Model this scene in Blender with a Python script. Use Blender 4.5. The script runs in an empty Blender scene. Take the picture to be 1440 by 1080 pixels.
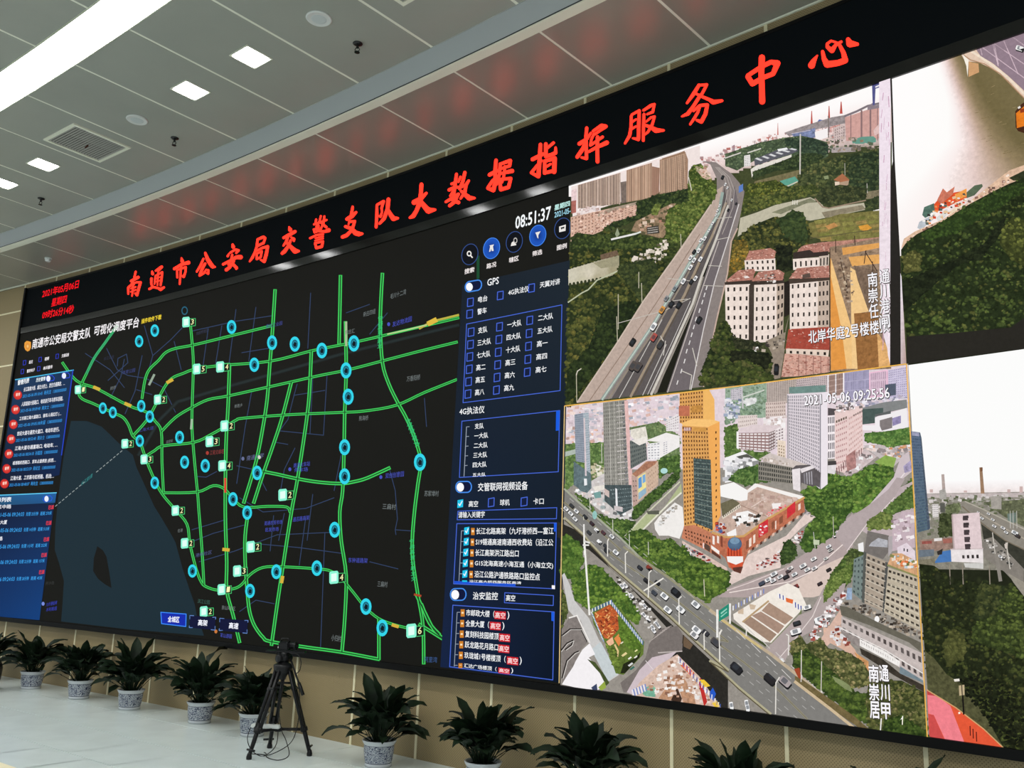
import bpy, bmesh, math, random
from mathutils import Vector, Matrix
from mathutils.geometry import tessellate_polygon
from mathutils import noise as mnoise

sc = bpy.context.scene
COL = sc.collection

# ------------------------------------------------------------------ survey of the room
UNIT = 0.9                       # width of one wall panel, metres
RAD = UNIT / 0.0129              # the video wall and the ceiling bend gently: radius of the bend
ZT = 6.757 * UNIT                # height where wall and soffit meet
ZC = 6.18                        # height of the main ceiling
CAM = Vector((8.59707, -6.49674, 1.71342))
FPX = 1245.8225                  # focal length for a picture 1440 wide
_a, _b, _c = 0.6532, 0.2089, 0.0336
ROT = (Matrix.Rotation(_a, 3, 'Z') @ Matrix(((1, 0, 0), (0, 0, -1), (0, 1, 0)))
       @ Matrix.Rotation(_b, 3, 'X') @ Matrix.Rotation(_c, 3, 'Z'))

# ------------------------------------------------------------------ camera
cam_data = bpy.data.cameras.new('camera')
cam_data.sensor_width = 36.0
cam_data.lens = FPX * 36.0 / 1440.0
cam_data.clip_start = 0.05
cam = bpy.data.objects.new('camera', cam_data)
cam.matrix_world = Matrix.Translation(CAM) @ ROT.to_4x4()
COL.objects.link(cam)
sc.camera = cam

# ------------------------------------------------------------------ light and exposure
world = bpy.data.worlds.new('room_ambient')
sc.world = world
world.use_nodes = True
world.node_tree.nodes['Background'].inputs[0].default_value = (0.86, 0.97, 1.0, 1)
world.node_tree.nodes['Background'].inputs[1].default_value = 0.55
sc.view_settings.view_transform = 'Standard'
sc.view_settings.look = 'None'
sc.view_settings.exposure = 0.0
sc.view_settings.gamma = 1.0
sc.view_settings.use_curve_mapping = False
STRIP_POWER = 16.0
DOWNLIGHT_POWER = 20.0

# ------------------------------------------------------------------ small helpers
def lin(c):
    c = c / 255.0
    return c / 12.92 if c <= 0.04045 else ((c + 0.055) / 1.055) ** 2.4
def rgb(r, g, b, k=1.0):
    return (lin(r) * k, lin(g) * k, lin(b) * k)

def mat(name, color, rough=0.5, metal=0.0, spec=0.5, emit=None, power=0.0):
    m = bpy.data.materials.new(name)
    m.use_nodes = True
    b = m.node_tree.nodes['Principled BSDF']
    b.inputs['Base Color'].default_value = (*color, 1)
    b.inputs['Roughness'].default_value = rough
    b.inputs['Metallic'].default_value = metal
    b.inputs['Specular IOR Level'].default_value = spec
    if emit:
        b.inputs['Emission Color'].default_value = (*emit, 1)
        b.inputs['Emission Strength'].default_value = power
    return m

def noise_tint(m, scale=4.0, amount=0.12, detail=4.0, stretch=(1, 1, 1)):
    """gentle variation of a material's own colour (wear, veining)"""
    nt = m.node_tree
    b = nt.nodes['Principled BSDF']
    base = tuple(b.inputs['Base Color'].default_value)
    tc = nt.nodes.new('ShaderNodeTexCoord')
    mp = nt.nodes.new('ShaderNodeMapping')
    mp.inputs['Scale'].default_value = stretch
    no = nt.nodes.new('ShaderNodeTexNoise')
    no.inputs['Scale'].default_value = scale
    no.inputs['Detail'].default_value = detail
    rp = nt.nodes.new('ShaderNodeValToRGB')
    rp.color_ramp.elements[0].position = 0.3
    rp.color_ramp.elements[1].position = 0.7
    rp.color_ramp.elements[0].color = tuple(c * (1 - amount) for c in base[:3]) + (1,)
    rp.color_ramp.elements[1].color = tuple(min(1, c * (1 + amount)) for c in base[:3]) + (1,)
    nt.links.new(tc.outputs['Object'], mp.inputs['Vector'])
    nt.links.new(mp.outputs[0], no.inputs['Vector'])
    nt.links.new(no.outputs['Fac'], rp.inputs[0])
    nt.links.new(rp.outputs[0], b.inputs['Base Color'])
    return m

def link(name, mesh, parent=None, loc=None):
    o = bpy.data.objects.new(name, mesh)
    if parent: o.parent = parent
    if loc: o.location = loc
    COL.objects.link(o)
    return o

def obj(name, bm, material, parent=None, smooth=False, loc=None):
    me = bpy.data.meshes.new(name)
    bmesh.ops.recalc_face_normals(bm, faces=bm.faces)
    bm.to_mesh(me); bm.free()
    for m in (material if isinstance(material, (list, tuple)) else [material]):
        me.materials.append(m)
    if smooth:
        for p in me.polygons: p.use_smooth = True
    return link(name, me, parent, loc)

def thing(name, label, cat, loc=(0, 0, 0), rotz=0.0, group=None):
    o = bpy.data.objects.new(name, None)
    o.empty_display_size = 0.1
    o.location = loc; o.rotation_euler = (0, 0, rotz)
    COL.objects.link(o)
    o['label'] = label; o['category'] = cat
    if group: o['group'] = group
    return o

def structure(o):
    o['kind'] = 'structure'
    return o

def arc(t, d, z):
    """point at arc length t along the bent wall, d in front of it, height z"""
    th = t / RAD
    return Vector(((RAD - d) * math.sin(th), -(RAD - (RAD - d) * math.cos(th)), z))
def arc_rot(t):
    return -t / RAD

def bx(bm, x0, x1, y0, y1, z0, z1, M=None, mi=0):
    vs = [bm.verts.new(Vector((x, y, z)) if M is None else M @ Vector((x, y, z)))
          for x in (x0, x1) for y in (y0, y1) for z in (z0, z1)]
    for f in ((0, 1, 3, 2), (4, 6, 7, 5), (0, 4, 5, 1), (2, 3, 7, 6), (0, 2, 6, 4), (1, 5, 7, 3)):
        bm.faces.new([vs[i] for i in f]).material_index = mi

def arc_box(bm, t0, t1, d0, d1, z0, z1, step=0.5, mi=0):
    """a box that follows the bend of the wall"""
    n = max(1, int(math.ceil((t1 - t0) / step)))
    rings = []
    for i in range(n + 1):
        t = t0 + (t1 - t0) * i / n
        rings.append([bm.verts.new(arc(t, d, z)) for d, z in ((d0, z0), (d1, z0), (d1, z1), (d0, z1))])
    for a, b in zip(rings, rings[1:]):
        for k in range(4):
            bm.faces.new((a[k], a[(k + 1) % 4], b[(k + 1) % 4], b[k])).material_index = mi
    bm.faces.new(rings[0]).material_index = mi
    bm.faces.new(rings[-1][::-1]).material_index = mi

def tube(bm, pts, r, n=8, r1=None, cap=True, mi=0):
    pts = [Vector(p) for p in pts]
    r1 = r if r1 is None else r1
    rings = []
    prev = None
    for i, p in enumerate(pts):
        d = (pts[min(i + 1, len(pts) - 1)] - pts[max(i - 1, 0)]).normalized()
        ref = Vector((0, 0, 1)) if abs(d.z) < 0.9 else Vector((1, 0, 0))
        u = d.cross(ref).normalized(); v = d.cross(u)
        if prev is not None and u.dot(prev) < 0: u, v = -u, -v
        prev = u
        rr = r + (r1 - r) * i / max(1, len(pts) - 1)
        rings.append([bm.verts.new(p + (u * math.cos(2 * math.pi * k / n) + v * math.sin(2 * math.pi * k / n)) * rr) for k in range(n)])
    for a, b in zip(rings, rings[1:]):
        for k in range(n):
            bm.faces.new((a[k], a[(k + 1) % n], b[(k + 1) % n], b[k])).material_index = mi
    if cap:
        bm.faces.new(rings[0][::-1]).material_index = mi
        bm.faces.new(rings[-1]).material_index = mi

def lathe(bm, profile, n=24, mi=0, center=(0, 0, 0), M=None):
    rings = []
    for r, z in profile:
        ring = []
        for k in range(n):
            p = Vector((center[0] + r * math.cos(2 * math.pi * k / n), center[1] + r * math.sin(2 * math.pi * k / n), center[2] + z))
            ring.append(bm.verts.new(M @ p if M else p))
        rings.append(ring)
    for a, b in zip(rings, rings[1:]):
        for k in range(n):
            bm.faces.new((a[k], a[(k + 1) % n], b[(k + 1) % n], b[k])).material_index = mi
    bm.faces.new(rings[0][::-1]).material_index = mi
    bm.faces.new(rings[-1]).material_index = mi

def smooth_pts(pts, n=6):
    """Catmull-Rom through 3D points"""
    pts = [Vector(p) for p in pts]
    out = []
    for i in range(len(pts) - 1):
        p0, p1, p2, p3 = pts[max(i - 1, 0)], pts[i], pts[i + 1], pts[min(i + 2, len(pts) - 1)]
        for k in range(n):
            s = k / n
            out.append(0.5 * ((2 * p1) + (p2 - p0) * s + (2 * p0 - 5 * p1 + 4 * p2 - p3) * s * s + (3 * p1 - p0 - 3 * p2 + p3) * s ** 3))
    out.append(pts[-1])
    return out

# ------------------------------------------------------------------ materials
M_TILE = noise_tint(mat('polished_porcelain_tile', (0.76, 0.84, 0.835), 0.25, spec=0.5), 2.5, 0.05)
M_GROUT = mat('tile_joint', (0.36, 0.40, 0.385), 0.8)
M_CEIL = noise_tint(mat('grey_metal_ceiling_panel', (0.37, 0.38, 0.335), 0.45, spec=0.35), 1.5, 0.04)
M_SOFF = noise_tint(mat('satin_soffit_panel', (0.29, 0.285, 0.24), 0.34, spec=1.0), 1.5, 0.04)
M_SEAM = mat('cream_ceiling_joint', (0.88, 0.88, 0.76), 0.6)
M_FASC = mat('pale_grey_fascia', (0.36, 0.38, 0.385), 0.4)
M_TRIM = mat('cream_painted_trim', (0.86, 0.86, 0.72), 0.5)
M_BRASS = mat('champagne_metal_strip', (0.86, 0.78, 0.52), 0.35, spec=0.6)
M_BLACK = mat('black_metal_bezel', (0.004, 0.004, 0.004), 0.5, spec=0.12)
M_GLOSS = mat('dark_glossy_strip', (0.006, 0.006, 0.005), 0.10, spec=0.42)
M_BLACKPL = mat('black_plastic', (0.006, 0.006, 0.007), 0.4, spec=0.3)
M_WHITEPL = mat('white_plastic', (0.72, 0.74, 0.72), 0.4)
M_LAMP = mat('lamp_diffuser', (0.9, 0.9, 0.9), 0.5, emit=(1.0, 1.0, 0.97), power=STRIP_POWER)
M_DOWN = mat('downlight_diffuser', (0.9, 0.9, 0.9), 0.5, emit=(1.0, 1.0, 1.0), power=DOWNLIGHT_POWER)
M_CREAM = mat('cream_laminate', (0.80, 0.72, 0.50), 0.4)

def panel_material():
    m = mat('tan_perforated_panel', (0.36, 0.275, 0.145), 0.5, spec=0.3)
    nt = m.node_tree
    b = nt.nodes['Principled BSDF']
    uv = nt.nodes.new('ShaderNodeUVMap')
    mp = nt.nodes.new('ShaderNodeMapping'); mp.inputs['Rotation'].default_value = (0, 0, math.radians(45))
    vo = nt.nodes.new('ShaderNodeTexVoronoi'); vo.voronoi_dimensions = '2D'
    vo.inputs['Scale'].default_value = 62.0; vo.inputs['Randomness'].default_value = 0.0
    rp = nt.nodes.new('ShaderNodeValToRGB')
    rp.color_ramp.elements[0].position = 0.20; rp.color_ramp.elements[0].color = (0.18, 0.14, 0.074, 1)
    rp.color_ramp.elements[1].position = 0.30; rp.color_ramp.elements[1].color = (0.36, 0.275, 0.145, 1)
    bp = nt.nodes.new('ShaderNodeBump'); bp.inputs['Strength'].default_value = 0.3; bp.inputs['Distance'].default_value = 0.002
    nt.links.new(uv.outputs[0], mp.inputs[0]); nt.links.new(mp.outputs[0], vo.inputs['Vector'])
    nt.links.new(vo.outputs['Distance'], rp.inputs[0]); nt.links.new(rp.outputs[0], b.inputs['Base Color'])
    nt.links.new(vo.outputs['Distance'], bp.inputs['Height']); nt.links.new(bp.outputs[0], b.inputs['Normal'])
    return m
M_PANEL = panel_material()

# ------------------------------------------------------------------ floor with tiles
T0, T1 = -13.5, 13.5
bm = bmesh.new(); arc_box(bm, T0, T1, -0.15, 11.5, -0.2, -0.004, 1.0)
floor = structure(obj('floor', bm, M_GROUT))
TS = 0.75
bm = bmesh.new(); g = 0.0055; hz = TS / 2 - g
bx(bm, -hz, hz, -hz, hz, -0.004, 0.0)
tile_mesh = bpy.data.meshes.new('floor_tile')
bmesh.ops.recalc_face_normals(bm, faces=bm.faces); bm.to_mesh(tile_mesh); bm.free()
tile_mesh.materials.append(M_TILE)
rows = [(-0.135 + TS * r, r) for r in range(0, 8)]
for d0, r in rows:
    lo, hi = (-9.5, 8.0) if r < 4 else (-6.5, 7.0)
    off = -0.36 if r % 2 == 0 else -0.735
    k = math.floor((lo - off) / TS)
    while off + k * TS < hi:
        tc = off + (k + 0.5) * TS
        o = link('floor_tile', tile_mesh, floor, arc(tc, d0 + TS / 2, 0.0))
        o.rotation_euler = (0, 0, arc_rot(tc))
        k += 1
# the rest of the floor, past the tiles that show, in one polished surface
bm = bmesh.new()
arc_box(bm, T0, -10.2, -0.1, 11.4, -0.004, -0.0005, 1.0); arc_box(bm, 8.8, T1, -0.1, 11.4, -0.004, -0.0005, 1.0)
arc_box(bm, -10.2, 8.8, 5.9, 11.4, -0.004, -0.0005, 1.0)
o = obj('floor_tile_field', bm, M_TILE, floor); o['kind'] = 'stuff'

# ------------------------------------------------------------------ front wall: tan panels with champagne joints
bm = bmesh.new(); arc_box(bm, T0, T1, -0.16, -0.012, -0.2, ZT + 0.4, 1.0)
wall_front = structure(obj('wall_front', bm, mat('wall_backing', (0.10, 0.08, 0.05), 0.8)))
JW = 0.028
def wall_panel(t0, t1, z0, z1):
    bm = bmesh.new()
    uvl = bm.loops.layers.uv.new('UVMap')
    arc_box(bm, t0, t1, -0.012, 0.0, z0, z1, 1.0)
    inv = {}
    for f in bm.faces:
        for l in f.loops:
            v = l.vert.co
            l[uvl].uv = (math.atan2(v.x, v.y + RAD) * RAD, v.z)
    return obj('wall_panel', bm, M_PANEL, wall_front)
def wall_joint(t0, t1, z0, z1, name='joint_strip'):
    bm = bmesh.new(); arc_box(bm, t0, t1, -0.012, 0.006, z0, z1, 1.0)
    return obj(name, bm, M_BRASS, wall_front)
T_OFF = -0.01
SEAMS_Z = [0.0, 0.99, 1.90, 2.81, 3.715, 4.721, 5.63, ZT - 0.012]
for k in range(-8, 22):
    t0, t1 = (k - 7) * UNIT + T_OFF, (k - 6) * UNIT + T_OFF
    a, b = t0 + JW / 2, t1 - JW / 2
    behind = -6.3 < t0 + 0.1 and t1 < 10.5
    if behind:
        wall_panel(a, b, 0.0, ZT - 0.012)
    else:
        for z0, z1 in zip(SEAMS_Z, SEAMS_Z[1:]):
            wall_panel(a, b, z0 + (0.012 if z0 > 0 else 0), z1 - 0.012)
            if z0 > 0 and k % 1 == 0: wall_joint(a, b, z0 - 0.012, z0 + 0.012)
    wall_joint(t0 - JW / 2, t0 + JW / 2, 0.0, ZT - 0.012)
bm = bmesh.new(); arc_box(bm, T0, T1, -0.01, 0.016, ZT - 0.012, ZT + 0.01, 1.0)
structure(obj('trim_1', bm, M_TRIM))

# ------------------------------------------------------------------ ceiling: soffit by the wall, lip, fascia, main ceiling
bm = bmesh.new(); arc_box(bm, T0, T1, 0.0, 1.05, ZT + 0.003, ZT + 0.25, 0.9)
soffit = structure(obj('ceiling_1', bm, M_SEAM)); soffit.name = 'ceiling_soffit'
SP = 0.9977
def ceil_panel(parent, t0, t1, d0, d1, z, m, gap=0.016, ins=0.003):
    bm = bmesh.new(); arc_box(bm, t0 + gap, t1 - gap, d0, d1, z, z + ins, 0.6)
    return obj('ceiling_panel', bm, m, parent)
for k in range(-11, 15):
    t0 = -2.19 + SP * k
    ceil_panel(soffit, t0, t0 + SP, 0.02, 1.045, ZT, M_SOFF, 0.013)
bm = bmesh.new(); arc_box(bm, T0, T1, 1.055, 1.160, ZT - 0.008, ZT + 0.1, 0.9)
lip = structure(obj('trim_2', bm, M_TRIM))
bm = bmesh.new(); arc_box(bm, T0, T1, 1.160, 1.173, ZT + 0.002, ZT + 0.1, 0.9)
obj('shadow_gap', bm, mat('shadow_gap_dark', (0.03, 0.03, 0.03), 0.8), lip)  # dark strip in the gap before the fascia; its shade is put into the colour
bm = bmesh.new()
n = 60; pr = [(1.172, ZT + 0.002), (1.335, ZC - 0.002), (1.335, ZC + 0.2), (1.176, ZC + 0.2), (1.170, ZT + 0.01)]
rings = [[bm.verts.new(arc(T0 + (T1 - T0) * i / n, d, z)) for d, z in pr] for i in range(n + 1)]
for a, b in zip(rings, rings[1:]):
    for k in range(5): bm.faces.new((a[k], a[(k + 1) % 5], b[(k + 1) % 5], b[k]))
structure(obj('trim_3', bm, M_FASC))
D_L0, D_L1 = 3.10, 3.44
bm = bmesh.new()
arc_box(bm, T0, T1, 1.33, D_L0 - 0.01, ZC + 0.003, ZC + 0.3, 0.9)
arc_box(bm, T0, T1, D_L1 + 0.01, 6.20, ZC + 0.003, ZC + 0.3, 0.9)
arc_box(bm, T0, T1, 6.54, 9.2, ZC + 0.003, ZC + 0.3, 0.9)
ceiling = structure(obj('ceiling', bm, M_SEAM))
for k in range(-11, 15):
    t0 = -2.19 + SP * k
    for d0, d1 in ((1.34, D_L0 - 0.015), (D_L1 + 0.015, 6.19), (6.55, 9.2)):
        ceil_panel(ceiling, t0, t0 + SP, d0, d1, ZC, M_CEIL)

# linear lights
def linear_light(d0, d1, label, group=None):
    t = thing('linear_ceiling_light', label, 'ceiling light', arc(0, (d0 + d1) / 2, ZC), 0, None)
    off = -t.location
    bm = bmesh.new()
    arc_box(bm, T0 + 0.2, T1 - 0.2, d0 - 0.008, d0, ZC - 0.004, ZC + 0.05, 0.9)
    arc_box(bm, T0 + 0.2, T1 - 0.2, d1, d1 + 0.008, ZC - 0.004, ZC + 0.05, 0.9)
    o = obj('light_frame', bm, M_TRIM, t); o.location = off
    bm = bmesh.new()
    arc_box(bm, T0 + 0.2, T1 - 0.2, d0 + 0.001, d1 - 0.001, ZC - 0.002, ZC + 0.02, 0.9)
    o = obj('diffuser', bm, M_LAMP, t); o.location = off
linear_light(D_L0, D_L1, 'long glowing white strip light across the upper left of the grey ceiling')
linear_light(6.21, 6.53, 'second strip light of the room, behind the viewer, parallel to the first')

# ------------------------------------------------------------------ ceiling fittings
def downlight(t, label):
    th = thing('square_downlight', label, 'ceiling light', arc(t, 2.21, ZC), arc_rot(t), 'square downlights')
    bm = bmesh.new(); h = 0.125; e = 0.012
    for a in ((-h - e, h + e, -h - e, -h), (-h - e, h + e, h, h + e), (-h - e, -h, -h, h), (h, h + e, -h, h)):
        bx(bm, a[0], a[1], a[2], a[3], -0.006, 0.004)
    obj('trim_ring', bm, M_TRIM, th)
    bm = bmesh.new()
    vs = [bm.verts.new((h * x, h * y, -0.003)) for x, y in ((-1, -.8), (-.8, -1), (.8, -1), (1, -.8), (1, .8), (.8, 1), (-.8, 1), (-1, .8))]
    f = bm.faces.new(vs)
    r = bmesh.ops.extrude_face_region(bm, geom=[f])
    for v in r['geom']:
        if isinstance(v, bmesh.types.BMVert): v.co.z += 0.006
    obj('diffuser', bm, M_DOWN, th)
downlight(2.33, 'rightmost lit square downlight, nearest the round white speaker at the top')
downlight(1.32, 'lit square downlight, second from right, above the round speaker cover')
downlight(-1.71, 'lit square downlight just left of and below the slatted air vent')
downlight(-2.71, 'lit square downlight cut by the left edge of the picture')

def speaker(t, d, label):
    th = thing('ceiling_speaker', label, 'speaker', arc(t, d, ZC), 0, 'round ceiling speakers')
    bm = bmesh.new(); lathe(bm, [(0.105, 0.002), (0.108, -0.006), (0.100, -0.014), (0.094, -0.012)], 32)
    obj('rim', bm, M_WHITEPL, th, True)
    bm = bmesh.new(); lathe(bm, [(0.094, -0.004), (0.094, -0.011), (0.05, -0.0125), (0.01, -0.013)], 32)
    obj('grille', bm, mat('pale_speaker_mesh', (0.60, 0.65, 0.65), 0.5), th, True)
speaker(3.324, 2.21, 'round white ceiling speaker near the top edge, right of the downlights')
speaker(0.303, 2.20, 'round white ceiling speaker between the air vent and the second downlight')

def vent(t, d, label):
    th = thing('air_vent', label, 'air vent', arc(t, d, ZC), arc_rot(t), 'ceiling air vents')
    h = 0.325; e = 0.035
    bm = bmesh.new()
    for a in ((-h, h, -h, -h + e), (-h, h, h - e, h), (-h, -h + e, -h + e, h - e), (h - e, h, -h + e, h - e)):
        bx(bm, a[0], a[1], a[2], a[3], -0.014, 0.004)
    obj('vent_frame', bm, M_TRIM, th)
    bm = bmesh.new(); bx(bm, -h + e, h - e, -h + e, h - e, 0.0, 0.003)
    obj('backing', bm, mat('vent_dark', (0.03, 0.03, 0.028), 0.7), th)
    n = 19; ms = mat('vent_slat_grey', (0.40, 0.385, 0.35), 0.5)
    w = (2 * (h - e)) / n
    sl = None
    for i in range(n):
        if sl is None:
            bm = bmesh.new(); M = Matrix.Rotation(math.radians(-12), 4, 'X')
            bx(bm, -h + e, h - e, -0.0085, 0.0085, -0.0008, 0.0008, M)
            o = obj('slat', bm, ms, th); sl = o.data
        else:
            o = link('slat', sl, th)
        o.location = (0, -h + e + w * (i + 0.5), -0.006)
    bm = bmesh.new(); tube(bm, [(-0.02, 0.02, -0.012), (-0.03, -0.005, -0.05)], 0.008, 6)
    obj('damper_lever', bm, mat('red_brown_lever', (0.10, 0.03, 0.015), 0.5), th)
vent(-0.70, 2.215, 'square slatted air vent with a red lever, left of the round speaker')
vent(4.375, 2.225, 'square slatted air vent cut by the top edge of the picture')

def sprinkler(t, d, z, label):
    th = thing('fire_sprinkler', label, 'sprinkler', arc(t, d, z), 0.4, 'dark fire sprinklers')
    mc = mat('dark_chrome', (0.02, 0.02, 0.02), 0.25, metal=0.4)
    bm = bmesh.new(); lathe(bm, [(0.042, 0.001), (0.044, -0.004), (0.030, -0.014), (0.014, -0.018)], 20)
    obj('escutcheon', bm, mc, th, True)
    bm = bmesh.new(); tube(bm, [(0, 0, -0.01), (0, 0, -0.045)], 0.011, 10)
    for s in (-1, 1): tube(bm, [(0.010 * s, 0, -0.04), (0.022 * s, 0, -0.06), (0.010 * s, 0, -0.082)], 0.004, 6)
    obj('yoke', bm, mc, th)
    bm = bmesh.new(); lathe(bm, [(0.004, -0.078), (0.024, -0.084), (0.024, -0.088), (0.004, -0.09)], 14)
    obj('deflector', bm, mc, th)
sprinkler(3.305, 1.773, ZC, 'dark sprinkler below the round speaker near the top edge')
sprinkler(0.267, 1.742, ZC, 'dark sprinkler between the round speaker cover and the grey fascia')
sprinkler(-2.76, 1.71, ZC, 'dark sprinkler at far left below the cut off downlight')
th = thing('smoke_detector', 'small white smoke detector on the soffit above the clock readout', 'smoke detector', arc(-4.69, 0.559, ZT))
bm = bmesh.new(); lathe(bm, [(0.05, 0.001), (0.052, -0.012), (0.046, -0.02)], 20); obj('base', bm, M_WHITEPL, th, True)
bm = bmesh.new(); lathe(bm, [(0.04, -0.018), (0.042, -0.04), (0.03, -0.055), (0.008, -0.06)], 20); obj('sensor_head', bm, M_WHITEPL, th, True)
# ================================================================== the video wall
D_SCR = 0.06                      # screen surface stands this far off the wall
KN = 0.475                        # width of one flat LED cabinet column
def surf(t, z, lift):
    """screen surface: flat cabinets set along the bend; lift = thickness of a picture layer"""
    i = math.floor(t / KN); f = t / KN - i
    a = arc(i * KN, D_SCR + lift, z); b = arc((i + 1) * KN, D_SCR + lift, z)
    return a + (b - a) * f

_r = [list(r) for r in ROT]
def on_wall(x, y):
    """where a point surveyed in the photograph (1440 wide) lies on the wall: (arc length, height)"""
    u, v = (x - 720) / FPX, -(y - 540) / FPX
    vx = _r[0][0] * u + _r[0][1] * v - _r[0][2]
    vy = _r[1][0] * u + _r[1][1] * v - _r[1][2]
    vz = _r[2][0] * u + _r[2][1] * v - _r[2][2]
    r = RAD - D_SCR; ox, oy = CAM.x, CAM.y + RAD
    a = vx * vx + vy * vy; b = ox * vx + oy * vy; c = ox * ox + oy * oy - r * r
    s = (-b + math.sqrt(b * b - a * c)) / a
    return math.atan2(ox + s * vx, oy + s * vy) * RAD, CAM.z + s * vz

def surf_d(t, d, z):
    return arc(t, d, z)

def led_material():
    m = bpy.data.materials.new('led_picture'); m.use_nodes = True
    nt = m.node_tree; b = nt.nodes['Principled BSDF']
    b.inputs['Base Color'].default_value = (0.001, 0.001, 0.001, 1)
    b.inputs['Roughness'].default_value = 0.6; b.inputs['Specular IOR Level'].default_value = 0.03
    at = nt.nodes.new('ShaderNodeAttribute'); at.attribute_name = 'pic'
    tc = nt.nodes.new('ShaderNodeTexCoord')
    n1 = nt.nodes.new('ShaderNodeTexNoise'); n1.inputs['Scale'].default_value = 38.0; n1.inputs['Detail'].default_value = 5.0
    n1.inputs['Roughness'].default_value = 0.7
    mr = nt.nodes.new('ShaderNodeMapRange'); mr.inputs[1].default_value = 0.3; mr.inputs[2].default_value = 0.7
    mr.inputs[3].default_value = -1.0; mr.inputs[4].default_value = 1.0
    ma = nt.nodes.new('ShaderNodeMath'); ma.operation = 'MULTIPLY_ADD'; ma.inputs[2].default_value = 1.0
    vm = nt.nodes.new('ShaderNodeVectorMath'); vm.operation = 'SCALE'
    nt.links.new(tc.outputs['Object'], n1.inputs['Vector'])
    nt.links.new(n1.outputs['Fac'], mr.inputs[0])
    nt.links.new(mr.outputs[0], ma.inputs[0]); nt.links.new(at.outputs['Alpha'], ma.inputs[1])
    nt.links.new(at.outputs['Color'], vm.inputs[0]); nt.links.new(ma.outputs[0], vm.inputs['Scale'])
    nt.links.new(vm.outputs[0], b.inputs['Emission Color'])
    b.inputs['Emission Strength'].default_value = 1.0
    return m
M_LED = led_material()

GRAIN = [0.0]                     # default grain of a picture's flat tones
def col(c, k=1.0):
    """sRGB 0-255 triple (or quad with grain) to linear rgba"""
    a = c[3] if len(c) > 3 else (0.0 if min(c[:3]) > 232 else GRAIN[0])
    return (lin(c[0]) * k, lin(c[1]) * k, lin(c[2]) * k, a)

LIFT = [0.0004]
def bump(mm=0.05):
    LIFT[0] += mm * 0.001
    return LIFT[0]

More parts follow.
